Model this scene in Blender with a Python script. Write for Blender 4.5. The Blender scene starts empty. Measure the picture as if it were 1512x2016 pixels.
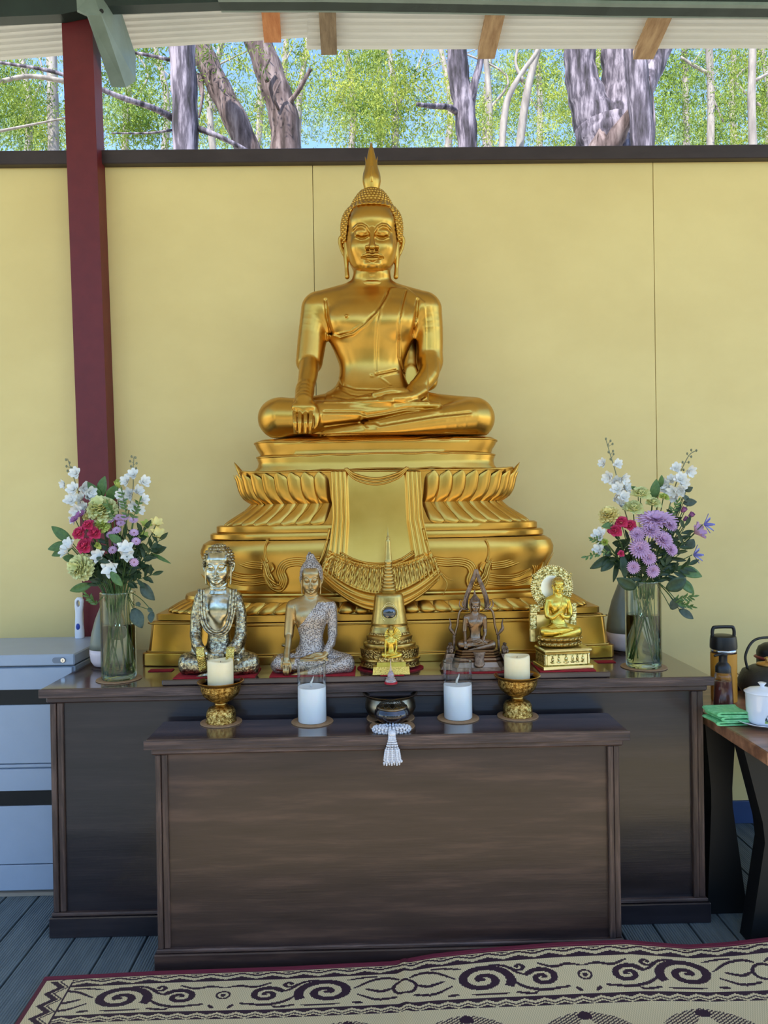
import bpy, math, random
import numpy as np
from mathutils import Vector, Matrix, Quaternion
R = random.Random(7)
NR = np.random.default_rng(5)
pi = math.pi
# ------------------------------------------------------------------ camera
FPX = 1456.0
CAMZ = 1.31
_ya, _pi, _ro = .0146, .0055, .0155
fwd = Vector((math.sin(_ya)*math.cos(_pi), math.cos(_ya)*math.cos(_pi), -math.sin(_pi)))
r0 = Vector((math.cos(_ya), -math.sin(_ya), 0))
u0 = r0.cross(fwd)
cr = r0*math.cos(_ro) - u0*math.sin(_ro)
cu = u0*math.cos(_ro) + r0*math.sin(_ro)
C = bpy.context.scene.collection
S = bpy.context.scene
cam_d = bpy.data.cameras.new('camera'); cam = bpy.data.objects.new('camera', cam_d); C.objects.link(cam)
cam.matrix_world = Matrix(((cr.x, cu.x, -fwd.x, 0), (cr.y, cu.y, -fwd.y, 0), (cr.z, cu.z, -fwd.z, CAMZ), (0, 0, 0, 1)))
cam_d.sensor_fit = 'VERTICAL'; cam_d.sensor_height = 36; cam_d.lens = 26; cam_d.clip_end = 300
S.camera = cam
def ray(px, py):
    return fwd + cr*((px-756)/FPX) - cu*((py-1008)/FPX)
def W(px, py, Y):
    d = ray(px, py); t = Y/d.y
    return Vector((d.x*t, Y, CAMZ + d.z*t))
def Wz(px, py, z):
    d = ray(px, py); t = (z-CAMZ)/d.z
    return Vector((d.x*t, d.y*t, z))
# ------------------------------------------------------------------ world, sun, exposure
SUN_EL, SUN_AZ = math.radians(48), math.radians(215)     # compass-like: light arrives from behind the photographer, right side
w = bpy.data.worlds.new('sky'); S.world = w; w.use_nodes = True
nt = w.node_tree; bg = nt.nodes['Background']
sky = nt.nodes.new('ShaderNodeTexSky'); sky.sky_type = 'NISHITA'; sky.sun_disc = False
sky.sun_elevation = SUN_EL; sky.sun_rotation = math.radians(150); sky.air_density = 1.0; sky.dust_density = .2; sky.ozone_density = 5.0
nt.links.new(sky.outputs[0], bg.inputs[0]); bg.inputs[1].default_value = .19
sd = bpy.data.lights.new('sun', 'SUN'); sd.energy = 5.5; sd.angle = math.radians(1.0); sd.color = (1, .95, .86)
so = bpy.data.objects.new('sun', sd); C.objects.link(so)
so.rotation_euler = (math.radians(42), 0, math.radians(-28))   # from behind-left of the camera
S.view_settings.view_transform = 'Standard'; S.view_settings.look = 'None'
S.view_settings.gamma = 1; S.view_settings.use_curve_mapping = False
S.view_settings.exposure = 1.24
# ------------------------------------------------------------------ helpers
def srgb(*c):
    c = [x/255 for x in c]
    return tuple((x/12.92 if x <= .04045 else ((x+.055)/1.055)**2.4) for x in c)
MATS = {}
def mat(name, c1, c2=None, rough=.5, metal=0, scale=4, stretch=(1, 1, 1), kind='noise', detail=6, lo=.35, hi=.65,
        bump=0, bscale=None, bstretch=None, bkind=None, coat=0, trans=0, ior=1.45, sub=0, rvar=0, spec=.5, alpha=1, c3=None, emit=None, bdist=None):
    m = bpy.data.materials.new(name); m.use_nodes = True; t = m.node_tree; n = t.nodes; L = t.links
    b = n['Principled BSDF']
    b.inputs['Base Color'].default_value = (*c1, 1); b.inputs['Roughness'].default_value = rough
    b.inputs['Metallic'].default_value = metal; b.inputs['IOR'].default_value = ior
    b.inputs['Coat Weight'].default_value = coat; b.inputs['Coat Roughness'].default_value = .12
    b.inputs['Transmission Weight'].default_value = trans; b.inputs['Specular IOR Level'].default_value = spec
    if sub: b.inputs['Subsurface Weight'].default_value = sub; b.inputs['Subsurface Radius'].default_value = (.02, .015, .01)
    if emit: b.inputs['Emission Color'].default_value = (*emit[0], 1); b.inputs['Emission Strength'].default_value = emit[1]
    tc = n.new('ShaderNodeTexCoord')
    def tex(k, sc, st, det):
        mp = n.new('ShaderNodeMapping'); mp.inputs['Scale'].default_value = st; L.new(tc.outputs['Object'], mp.inputs[0])
        if k == 'voronoi': x = n.new('ShaderNodeTexVoronoi'); o = x.outputs['Distance']
        elif k == 'vcell': x = n.new('ShaderNodeTexVoronoi'); x.feature = 'DISTANCE_TO_EDGE'; o = x.outputs['Distance']
        elif k == 'wave': x = n.new('ShaderNodeTexWave'); x.inputs['Distortion'].default_value = 6; x.inputs['Detail'].default_value = 3; o = x.outputs['Fac']
        else: x = n.new('ShaderNodeTexNoise'); x.inputs['Detail'].default_value = det; x.inputs['Roughness'].default_value = .6; o = x.outputs['Fac']
        x.inputs['Scale'].default_value = sc; L.new(mp.outputs[0], x.inputs['Vector']); return o
    if c2:
        o = tex(kind, scale, stretch, detail); rp = n.new('ShaderNodeValToRGB')
        rp.color_ramp.elements[0].position = lo; rp.color_ramp.elements[1].position = hi
        rp.color_ramp.elements[0].color = (*c1, 1); rp.color_ramp.elements[1].color = (*c2, 1)
        if c3: e = rp.color_ramp.elements.new((lo+hi)/2); e.color = (*c3, 1)
        L.new(o, rp.inputs[0]); L.new(rp.outputs[0], b.inputs['Base Color'])
        if rvar:
            mr = n.new('ShaderNodeMapRange'); mr.inputs[3].default_value = max(.02, rough-rvar); mr.inputs[4].default_value = rough+rvar
            L.new(o, mr.inputs[0]); L.new(mr.outputs[0], b.inputs['Roughness'])
    if bump:
        o = tex(bkind or kind, bscale or scale, bstretch or stretch, detail)
        bp = n.new('ShaderNodeBump'); bp.inputs['Strength'].default_value = min(1, bump); bp.inputs['Distance'].default_value = bdist or .004
        L.new(o, bp.inputs['Height']); L.new(bp.outputs[0], b.inputs['Normal'])
    MATS[name] = m
    return m
class MB:
    def __init__(s): s.v = []; s.f = []
    def add(s, vs, fs):
        o = len(s.v); s.v += [tuple(v) for v in vs]; s.f += [tuple(i+o for i in f) for f in fs]; return s
    def box(s, lo, hi, M=None, bev=0):
        x0, y0, z0 = lo; x1, y1, z1 = hi
        if bev:
            b = min(bev, (x1-x0)*.45, (y1-y0)*.45, (z1-z0)*.45); vs = []
            for (x, sx) in ((x0, 1), (x1, -1)):
                for (y, sy) in ((y0, 1), (y1, -1)):
                    for (z, sz) in ((z0, 1), (z1, -1)):
                        vs += [(x, y+sy*b, z+sz*b), (x+sx*b, y, z+sz*b), (x+sx*b, y+sy*b, z)]
            if M: vs = [M @ Vector(v) for v in vs]
            o = len(s.v); s.v += [tuple(v) for v in vs]
            I = lambda a, b_, c, k: o+((a*2+b_)*2+c)*3+k
            F = []
            for a in (0, 1):
                F.append([I(a, 0, 0, 0), I(a, 1, 0, 0), I(a, 1, 1, 0), I(a, 0, 1, 0)])
                F.append([I(0, a, 0, 1), I(1, a, 0, 1), I(1, a, 1, 1), I(0, a, 1, 1)])
                F.append([I(0, 0, a, 2), I(1, 0, a, 2), I(1, 1, a, 2), I(0, 1, a, 2)])
            for a in (0, 1):
                for c in (0, 1):
                    F.append([I(a, c, 0, 0), I(a, c, 0, 1), I(a, c, 1, 1), I(a, c, 1, 0)])
                    F.append([I(a, 0, c, 0), I(a, 0, c, 2), I(a, 1, c, 2), I(a, 1, c, 0)])
                    F.append([I(0, a, c, 1), I(0, a, c, 2), I(1, a, c, 2), I(1, a, c, 1)])
                    for e in (0, 1): F.append([I(a, c, e, 0), I(a, c, e, 1), I(a, c, e, 2)])
            s.f += [tuple(f) for f in F]; s.fix = True
            return s
        vs = [(x, y, z) for x in (x0, x1) for y in (y0, y1) for z in (z0, z1)]
        if M: vs = [M @ Vector(v) for v in vs]
        return s.add(vs, [(0, 1, 3, 2), (4, 6, 7, 5), (0, 4, 5, 1), (2, 3, 7, 6), (0, 2, 6, 4), (1, 5, 7, 3)])
    def loft(s, rings, closed=True, cap=True):
        o = len(s.v); n = len(rings[0])
        for r in rings: s.v += [tuple(p) for p in r]
        m = n if closed else n-1
        for i in range(len(rings)-1):
            for j in range(m):
                a = o+i*n+j; b = o+i*n+(j+1) % n
                s.f.append((a, b, b+n, a+n))
        if cap and closed:
            s.f.append(tuple(o+j for j in range(n))[::-1]); s.f.append(tuple(o+(len(rings)-1)*n+j for j in range(n)))
        return s
    def lathe(s, prof, c=(0, 0, 0), n=24, sq=None, M=None, flute=0, fn=0):
        rings = []
        for r, z in prof:
            ring = []
            for j in range(n):
                a = 2*pi*j/n; k = 1+(flute*abs(math.cos(fn*a/2)) if flute else 0)
                p = Vector((r*k*math.cos(a), r*k*math.sin(a)*(sq or 1), z))
                if M: p = M @ p
                ring.append((p.x+c[0], p.y+c[1], p.z+c[2]))
            rings.append(ring)
        return s.loft(rings)
    def tube(s, pts, rad, n=8, cap=True, flat=1, up=None):
        pts = [Vector(p) for p in pts]; N = len(pts)
        if not hasattr(rad, '__len__'): rad = [rad]*N
        rings = []; prev = None
        for i, p in enumerate(pts):
            t = (pts[min(i+1, N-1)]-pts[max(i-1, 0)])
            if t.length < 1e-9: t = Vector((0, 0, 1))
            t.normalize()
            if prev is None:
                a = Vector(up) if up else (Vector((0, 0, 1)) if abs(t.z) < .9 else Vector((1, 0, 0)))
                u = (a - t*a.dot(t)).normalized()
            else: u = (prev - t*prev.dot(t)).normalized()
            prev = u; v = t.cross(u)
            rings.append([p + (u*math.cos(2*pi*j/n)*flat + v*math.sin(2*pi*j/n))*rad[i] for j in range(n)])
        return s.loft(rings, cap=cap)
    def ball(s, c, r, n=8, m=6, sc=(1, 1, 1), M=None):
        rings = []
        for i in range(m+1):
            a = pi*i/m; rr = max(math.sin(a), 1e-3)
            ring = []
            for j in range(n):
                q = Vector((math.cos(2*pi*j/n)*rr*r*sc[0], math.sin(2*pi*j/n)*rr*r*sc[1], -math.cos(a)*r*sc[2]))
                if M: q = M @ q
                ring.append(q+Vector(c))
            rings.append(ring)
        return s.loft(rings)
    def grid(s, fn, nu, nv, wrap=False):
        o = len(s.v)
        for i in range(nv+1):
            for j in range(nu+1): s.v.append(tuple(fn(j/nu, i/nv)))
        for i in range(nv):
            for j in range(nu):
                a = o+i*(nu+1)+j; s.f.append((a, a+1, a+nu+2, a+nu+1))
        return s
    def mesh(s, name, off=(0, 0, 0)):
        me = bpy.data.meshes.new(name)
        me.from_pydata([(v[0]-off[0], v[1]-off[1], v[2]-off[2]) for v in s.v], [], s.f)
        if getattr(s, 'fix', 0):
            import bmesh
            b = bmesh.new(); b.from_mesh(me); bmesh.ops.recalc_face_normals(b, faces=b.faces); b.to_mesh(me); b.free()
        return me
    def build(s, name, m, parent=None, smooth=False, sharp=None, world=True, loc=None):
        off = Vector((0, 0, 0))
        if parent is not None and world:
            p = parent
            while p is not None: off += p.location; p = p.parent
        if loc is not None: off = Vector(loc)
        me = s.mesh(name, off)
        if m: me.materials.append(m)
        if smooth:
            me.polygons.foreach_set('use_smooth', [True]*len(me.polygons))
            if sharp: me.set_sharp_from_angle(angle=math.radians(sharp))
        o = bpy.data.objects.new(name, me); C.objects.link(o)
        if loc is not None: o.location = loc
        if parent is not None: o.parent = parent
        return o
def tag(o, label=None, cat=None, group=None, kind=None):
    if label: o['label'] = label
    if cat: o['category'] = cat
    if group: o['group'] = group
    if kind: o['kind'] = kind
    return o
def thing(name, loc, label, cat, group=None):
    o = bpy.data.objects.new(name, None); C.objects.link(o); o.location = loc; o.empty_display_size = .05
    return tag(o, label, cat, group)
def obj(name, me, m, parent=None):
    if m and not me.materials: me.materials.append(m)
    o = bpy.data.objects.new(name, me); C.objects.link(o)
    if parent is not None: o.parent = parent
    return o
def copy_tree(o, parent=None):
    c = o.copy(); C.objects.link(c); c.parent = parent
    for ch in list(o.children): copy_tree(ch, c)
    return c
def lerp(a, b, t): return a+(b-a)*t
def spline(pts, n):
    """Catmull-Rom through pts, n samples per segment"""
    P = [Vector(p) for p in pts]; P = [P[0]*2-P[1]]+P+[P[-1]*2-P[-2]]; out = []
    for i in range(1, len(P)-2):
        a, b, c, d = P[i-1:i+3]
        for k in range(n):
            t = k/n
            out.append(.5*((2*b)+(c-a)*t+(2*a-5*b+4*c-d)*t*t+(3*b-a-3*c+d)*t**3))
    out.append(P[-2]); return out
# ------------------------------------------------------------------ implicit surfaces: smooth sculpting of the statues
class Field:
    def __init__(s, lo, hi, h):
        s.lo = np.array(lo, float); s.h = h
        s.n = np.ceil((np.array(hi)-s.lo)/h).astype(int)+1
        ax = [(s.lo[i]+h*np.arange(s.n[i])).astype(np.float32) for i in range(3)]
        s.ax = ax; s.D = np.full(tuple(s.n), 60., np.float32)
    def sub(s, lo, hi, pad):
        sl = []
        for i in range(3):
            a = int(max(0, math.floor((lo[i]-pad-s.lo[i])/s.h))); b = int(min(s.n[i], math.ceil((hi[i]+pad-s.lo[i])/s.h)+1))
            if b <= a: return None
            sl.append(slice(a, b))
        sl = tuple(sl)
        return sl, s.ax[0][sl[0]][:, None, None], s.ax[1][sl[1]][None, :, None], s.ax[2][sl[2]][None, None, :]
    def blend(s, sl, d, k):
        c = s.D[sl]
        if k <= 0: s.D[sl] = np.minimum(c, d); return
        h = np.clip(.5+.5*(c-d)/k, 0, 1); s.D[sl] = c*(1-h)+d*h-k*h*(1-h)
    def cap(s, a, b, ra, rb, k=6, sq=None):
        a = np.array(a, float); b = np.array(b, float); m = max(ra, rb)
        q = s.sub(np.minimum(a, b)-m, np.maximum(a, b)+m, k+3*s.h)
        if q is None: return
        sl, X, Y, Z = q; ba = b-a; L2 = max((ba*ba).sum(), 1e-6)
        X = X-a[0]; Y = Y-a[1]; Z = Z-a[2]
        t = np.clip((X*ba[0]+Y*ba[1]+Z*ba[2])/L2, 0, 1)
        dx = X-ba[0]*t; dy = Y-ba[1]*t; dz = Z-ba[2]*t
        if sq: dx, dy, dz = dx*sq[0], dy*sq[1], dz*sq[2]
        d = np.sqrt(dx*dx+dy*dy+dz*dz)-(ra+(rb-ra)*t)
        s.blend(sl, d.astype(np.float32), k)
    def chain(s, pts, rs, k=6, sq=None):
        """a tapering limb along a smooth path, blended on as one piece"""
        if len(pts) > 2:
            sp = spline(pts, 4); rs = np.interp(np.linspace(0, len(pts)-1, len(sp)), range(len(rs)), rs); pts = [tuple(p) for p in sp]
        P_ = np.array(pts, float); m = max(rs)
        q = s.sub(P_.min(0)-m, P_.max(0)+m, k+3*s.h)
        if q is None: return
        sl, X, Y, Z = q; best = None
        for i in range(len(P_)-1):
            a, ba = P_[i], P_[i+1]-P_[i]; L2 = max((ba*ba).sum(), 1e-6); x, y, z = X-a[0], Y-a[1], Z-a[2]
            t = np.clip((x*ba[0]+y*ba[1]+z*ba[2])/L2, 0, 1); dx = x-ba[0]*t; dy = y-ba[1]*t; dz = z-ba[2]*t
            if sq: dx, dy, dz = dx*sq[0], dy*sq[1], dz*sq[2]
            d = np.sqrt(dx*dx+dy*dy+dz*dz)-(rs[i]+(rs[i+1]-rs[i])*t)
            best = d if best is None else np.minimum(best, d)
        s.blend(sl, best.astype(np.float32), k)
    def ell(s, c, r, k=6, rz=0, carve=False, ry=0):
        m = max(r); q = s.sub(np.array(c)-m, np.array(c)+m, k+3*s.h)
        if q is None: return
        sl, X, Y, Z = q; X = X-c[0]; Y = Y-c[1]; Z = Z-c[2]
        if rz: cs, sn = math.cos(rz), math.sin(rz); X, Y = X*cs+Y*sn, Y*cs-X*sn
        if ry: cs, sn = math.cos(ry), math.sin(ry); X, Z = X*cs+Z*sn, Z*cs-X*sn
        k0 = np.sqrt((X/r[0])**2+(Y/r[1])**2+(Z/r[2])**2)+1e-5
        k1 = np.sqrt((X/r[0]**2)**2+(Y/r[1]**2)**2+(Z/r[2]**2)**2)+1e-6
        d = (k0*(k0-1)/k1).astype(np.float32)
        if carve: s.D[sl] = -s._sm(-s.D[sl], d, k)
        else: s.blend(sl, d, k)
    def _sm(s, c, d, k):
        h = np.clip(.5+.5*(c-d)/max(k, 1e-3), 0, 1); return c*(1-h)+d*h-k*h*(1-h)
    def loft(s, tab, k=6, p=2.0):
        """tab rows: z, half width, half depth, cx, cy (z ascending)"""
        T = np.array(tab, float); m = max(T[:, 1].max(), T[:, 2].max())
        q = s.sub((T[:, 3].min()-m, T[:, 4].min()-m, T[0, 0]), (T[:, 3].max()+m, T[:, 4].max()+m, T[-1, 0]), k+3*s.h)
        if q is None: return
        sl, X, Y, Z = q; z = Z.ravel()
        # smooth interpolation
        def I(c):
            zz = np.clip(z, T[0, 0], T[-1, 0]); i = np.clip(np.searchsorted(T[:, 0], zz)-1, 0, len(T)-2)
            g = np.gradient(T[:, c], T[:, 0]); h = T[i+1, 0]-T[i, 0]; t = (zz-T[i, 0])/h
            return ((2*t**3-3*t**2+1)*T[i, c]+(t**3-2*t**2+t)*h*g[i]+(-2*t**3+3*t**2)*T[i+1, c]+(t**3-t**2)*h*g[i+1]).astype(np.float32)[None, None, :]
        a, b, cx, cy = np.maximum(I(1), .5), np.maximum(I(2), .5), I(3), I(4)
        rr = (np.abs((X-cx)/a)**p+np.abs((Y-cy)/b)**p)**(1/p)
        d = (rr-1)*np.minimum(a, b)
        d = np.maximum(d, np.maximum(T[0, 0]-Z, Z-T[-1, 0]))
        s.blend(sl, d.astype(np.float32), k)
    def segdist(s, path, pad, y0=None, y1=None, flat=True):
        P = np.array(path, float)
        if flat: lo = (P[:, 0].min(), y0, P[:, 1].min()); hi = (P[:, 0].max(), y1, P[:, 1].max())
        else: lo = P.min(0); hi = P.max(0)
        q = s.sub(lo, hi, pad)
        if q is None: return None
        sl, X, Y, Z = q; best = None
        for i in range(len(P)-1):
            a = P[i]; ba = P[i+1]-a; L2 = max((ba*ba).sum(), 1e-6)
            if flat:
                dx = X-a[0]; dz = Z-a[1]; t = np.clip((dx*ba[0]+dz*ba[1])/L2, 0, 1)
                d = (dx-ba[0]*t)**2+(dz-ba[1]*t)**2
            else:
                dx = X-a[0]; dy = Y-a[1]; dz = Z-a[2]; t = np.clip((dx*ba[0]+dy*ba[1]+dz*ba[2])/L2, 0, 1)
                d = (dx-ba[0]*t)**2+(dy-ba[1]*t)**2+(dz-ba[2]*t)**2
            best = d if best is None else np.minimum(best, d)
        return sl, best
    def line(s, path, r, amp, y0=-200, y1=0, flat=True):
        """amp>0 presses a groove, amp<0 raises a ridge, along a path given as (x,z) seen from the front"""
        q = s.segdist(path, 3*r, y0, y1, flat)
        if q is None: return
        sl, d = q; s.D[sl] += (amp*np.exp(-d/(r*r))).astype(np.float32)
    def poly(s, pts, amp, soft=2, y0=-200, y1=0):
        """raise (amp>0) everything in front inside an (x,z) polygon"""
        P = np.array(pts, float); q = s.sub((P[:, 0].min(), y0, P[:, 1].min()), (P[:, 0].max(), y1, P[:, 1].max()), 2)
        if q is None: return
        sl, X, Y, Z = q; x = X[:, 0, 0][:, None]; z = Z[0, 0][None, :]
        ins = np.zeros((x.shape[0], z.shape[1]), bool); best = np.full(ins.shape, 1e9)
        for i in range(len(P)):
            a, b = P[i], P[(i+1) % len(P)]
            c = ((a[1] > z) != (b[1] > z)) & (x < (b[0]-a[0])*(z-a[1])/(b[1]-a[1]+1e-9)+a[0]); ins ^= c
            ba = b-a; t = np.clip(((x-a[0])*ba[0]+(z-a[1])*ba[1])/max((ba*ba).sum(), 1e-6), 0, 1)
            best = np.minimum(best, (x-a[0]-ba[0]*t)**2+(z-a[1]-ba[1]*t)**2)
        d = np.where(ins, 1, -1)*np.sqrt(best); m = np.clip(.5+d/(2*soft), 0, 1)
        s.D[sl] -= (amp*m[:, None, :]).astype(np.float32)
    def cutz(s, z):
        s.D = np.maximum(s.D, (z-s.ax[2])[None, None, :])
    def mesh(s, name, sc, org):
        D = s.D; D[0] = D[-1] = 1; D[:, 0] = D[:, -1] = 1; D[:, :, 0] = D[:, :, -1] = 1
        I = D < 0; nx, ny, nz = D.shape
        cnt = sum(I[a:nx-1+a, b:ny-1+b, c:nz-1+c].astype(np.int8) for a in (0, 1) for b in (0, 1) for c in (0, 1))
        act = np.argwhere((cnt > 0) & (cnt < 8)); N = len(act)
        idx = np.full((nx-1, ny-1, nz-1), -1, np.int32); idx[act[:, 0], act[:, 1], act[:, 2]] = np.arange(N)
        cv = {}
        for a in (0, 1):
            for b in (0, 1):
                for c in (0, 1): cv[(a, b, c)] = D[act[:, 0]+a, act[:, 1]+b, act[:, 2]+c]
        acc = np.zeros((N, 3)); w = np.zeros(N)
        for ax in range(3):
            for o1 in (0, 1):
                for o2 in (0, 1):
                    p = [0, 0, 0]; oth = [i for i in range(3) if i != ax]; p[oth[0]] = o1; p[oth[1]] = o2; q = list(p); q[ax] = 1
                    A = cv[tuple(p)]; B = cv[tuple(q)]; m = (A < 0) != (B < 0)
                    t = np.where(m, A/np.where(m, A-B, 1), 0)
                    pos = np.tile(np.array(p, float), (N, 1)); pos[:, ax] = t
                    acc += pos*m[:, None]; w += m
        V = (act+acc/w[:, None])*s.h+s.lo
        V = V*sc+np.array(org)
        Q = []
        for ax in range(3):
            A = [slice(1, n-1) for n in (nx, ny, nz)]; B = list(A)
            A[ax] = slice(0, (nx, ny, nz)[ax]-1); B[ax] = slice(1, (nx, ny, nz)[ax])
            ia = I[tuple(A)]; ib = I[tuple(B)]; m = ia != ib; e = np.argwhere(m); flip = ia[m]
            off = np.array([1, 1, 1]); off[ax] = 0; e = e+off
            u, v = [(1, 2), (2, 0), (0, 1)][ax]
            du = np.zeros(3, int); du[u] = 1; dv = np.zeros(3, int); dv[v] = 1
            g = lambda k: idx[k[:, 0], k[:, 1], k[:, 2]]
            q = np.stack([g(e), g(e-du), g(e-du-dv), g(e-dv)], 1)
            q[~flip] = q[~flip][:, ::-1]; Q.append(q)
        Q = np.concatenate(Q); Q = Q[(Q >= 0).all(1)]
        return npmesh(name, V, Q)
def npmesh(name, V, Q, smooth=True):
    me = bpy.data.meshes.new(name); me.vertices.add(len(V)); me.vertices.foreach_set('co', np.asarray(V, np.float32).ravel())
    k = Q.shape[1]; me.loops.add(Q.size); me.loops.foreach_set('vertex_index', Q.astype(np.int32).ravel())
    me.polygons.add(len(Q)); me.polygons.foreach_set('loop_start', np.arange(0, Q.size, k, dtype=np.int32))
    me.polygons.foreach_set('use_smooth', np.full(len(Q), smooth)); me.update(calc_edges=True); me.validate()
    return me
# ------------------------------------------------------------------ materials
GOLD = mat('gold_paint', srgb(196, 150, 66), srgb(204, 158, 74), rough=.3, metal=1, scale=9, bump=.03, bscale=40, rvar=.03)
WALLM = mat('yellow_paint', srgb(229, 206, 140), srgb(221, 197, 132), rough=.75, scale=1.6, stretch=(1, 1, 1.4), bump=.05, bscale=140)
MAROON = mat('maroon_paint', srgb(104, 30, 34), srgb(96, 26, 31), rough=.5, scale=20, bump=.1, bscale=90)
BROWNT = mat('brown_flashing', srgb(46, 34, 32), srgb(58, 46, 44), rough=.4, scale=6, stretch=(1, 3, 3))
WPAN = mat('dark_stained_ply', srgb(38, 26, 24), srgb(84, 62, 52), c3=srgb(54, 39, 35), rough=.38, scale=1.0, stretch=(2.2, 14, 22), lo=.3, hi=.72, bump=.12, bscale=3, bstretch=(3, 40, 60), coat=.18, rvar=.1)
WPANB = mat('dark_stained_ply_darker', srgb(26, 21, 24), srgb(52, 42, 42), c3=srgb(36, 29, 32), rough=.34, scale=1.0, stretch=(2.2, 14, 22), lo=.3, hi=.72, bump=.12, bscale=3, bstretch=(3, 40, 60), coat=.35, rvar=.1)
WEDGE = mat('worn_timber_moulding', srgb(42, 30, 28), srgb(116, 92, 82), c3=srgb(74, 56, 50), rough=.45, scale=2, stretch=(3, 30, 45), lo=.28, hi=.75, bump=.5, bscale=3, bstretch=(4, 60, 90), coat=.15)
WEDGV = mat('worn_timber_stile', srgb(42, 30, 28), srgb(112, 88, 78), c3=srgb(70, 53, 47), rough=.45, scale=2, stretch=(45, 30, 3), lo=.28, hi=.75, bump=.5, bscale=3, bstretch=(90, 60, 4), coat=.15)
WTOP = mat('varnished_timber_top', srgb(56, 41, 38), srgb(104, 80, 70), c3=srgb(78, 58, 52), rough=.2, scale=1.4, stretch=(2, 16, 16), lo=.3, hi=.7, bump=.08, bscale=3, bstretch=(3, 40, 40), coat=.8)
DECK = mat('grey_composite_deck', srgb(92, 104, 108), srgb(112, 124, 126), rough=.5, scale=5, stretch=(8, 1, 1), bump=.1, bscale=80)
ROOFW = mat('pale_roof_sheet', srgb(240, 238, 232), srgb(228, 226, 220), rough=.5, scale=3, stretch=(.5, 6, 6))
GREENS = mat('dark_green_steel', srgb(30, 44, 42), srgb(38, 54, 50), rough=.45, scale=8)
GREENP = mat('grey_green_steel', srgb(112, 128, 120), srgb(126, 142, 134), rough=.45, scale=8)
TIMB = mat('raw_pine', srgb(160, 124, 88), srgb(196, 162, 122), rough=.65, scale=1.5, stretch=(30, 3, 30), bump=.3)
TIMB2 = mat('orange_pine', srgb(196, 122, 72), srgb(222, 152, 98), rough=.6, scale=1.5, stretch=(30, 3, 30), bump=.3)
TIMB3 = mat('weathered_pine', srgb(124, 104, 82), srgb(160, 138, 110), rough=.7, scale=1.5, stretch=(30, 3, 30), bump=.3)
FILE_ = mat('grey_blue_enamel', srgb(156, 168, 184), srgb(160, 172, 188), rough=.35, scale=10)
BLACK = mat('black_metal', srgb(8, 8, 9), srgb(12, 12, 13), rough=.5, scale=10)
DARK = mat('underfloor', srgb(12, 13, 14), rough=.9)
RED = mat('red_felt', srgb(160, 22, 34), srgb(140, 16, 28), rough=.9, scale=60, bump=.2, bscale=200)
BLUEB = mat('blue_kick_board', srgb(40, 62, 104), srgb(48, 70, 110), rough=.5, scale=6)
# ------------------------------------------------------------------ setting
YW = 3.0
H1, H2 = .772, .665
# deck: planks run away from the camera
fl = MB().box((-3.6, -1.6, -.16), (3.6, 3.1, -.06)).build('floor', DARK); tag(fl, kind='structure')
PW, GAP = .112, .006
prof = []
nr = 13
for i in range(nr):
    x0 = i*(PW-GAP)/nr; wv = (PW-GAP)/nr
    prof += [(x0+wv*.05, -.0018), (x0+wv*.28, 0), (x0+wv*.72, 0), (x0+wv*.95, -.0018)]
def plank_mesh(y0, y1):
    b = MB(); pr = prof+[(PW-GAP, -.02), (0, -.02)]
    b.loft([[(x, y, z) for x, z in pr] for y in (y1, y0)])
    return b.mesh('plank')
pm = plank_mesh(-1.5, 3.02)
gx = Wz(287, 1850, 0).x        # one real gap seen in the photograph
k0 = int((-2.6-gx)/PW)
for k in range(k0, k0+48):
    o = obj('plank', pm, DECK, fl); o.location = (gx+k*PW+GAP/2, 0, 0)
# wall with sheet panels
ztop = W(756, 292, YW).z
wb = MB().box((-3.2, YW+.03, -.06), (3.2, YW+.10, ztop-.02)).build('wall_back', mat('wall_frame', srgb(90, 80, 60), rough=.8)); tag(wb, kind='structure')
seam = [W(619, 560, YW).x, W(1289, 600, YW).x]
pw = seam[1]-seam[0]
xs = [seam[0]-2*pw, seam[0]-pw, seam[0], seam[1], seam[1]+pw, seam[1]+2*pw]
for a, b in zip(xs, xs[1:]):
    MB().box((a+.0012, YW, .09), (b-.0012, YW+.03, ztop-.03), bev=.001).build('wall_panel', WALLM, wb)
    m = MB()
    m.build  # screw heads along the joints
t = MB().box((-3.2, YW-.035, W(756, 317, YW-.035).z), (3.2, YW+.12, W(756, 290, YW-.035).z), bev=.003).build('trim_1', BROWNT); tag(t, kind='structure')
t = MB().box((-3.2, YW-.012, .0), (3.2, YW+.03, .09), bev=.002).build('baseboard_back', BLUEB); tag(t, kind='structure')
# outside ground
tag(MB().add([(-60, -60, -.5), (60, -60, -.5), (60, 90, -.5), (-60, 90, -.5)], [(0, 1, 2, 3)]).build('ground_outside', mat('dry_grass_ground', srgb(156, 150, 126), srgb(192, 182, 156), rough=.95, scale=.4, detail=8)), kind='structure')
# maroon post (leans a little)
YP = YW-.088
p_t = [W(120, 10, YP), W(180, 10, YP)]; p_b = [W(166, 1262, YP), W(226, 1262, YP)]
def postring(zf):
    out = []
    a = p_t[0].lerp(p_b[0], zf); b = p_t[1].lerp(p_b[1], zf)
    for (q, y) in ((a, YP), (b, YP), (b, YP+.085), (a, YP+.085)): out.append(Vector((q.x, y, q.z)))
    return out
ext = (p_b[0].z)/(p_t[0].z-p_b[0].z)
post = MB(); post.loft([postring(1+ext), postring(-.03)]); po = post.build('red_post', MAROON); po.location = (0, 0, 0)
tag(po, 'maroon square steel post standing left of the gold statue in front of yellow wall', 'post')
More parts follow.
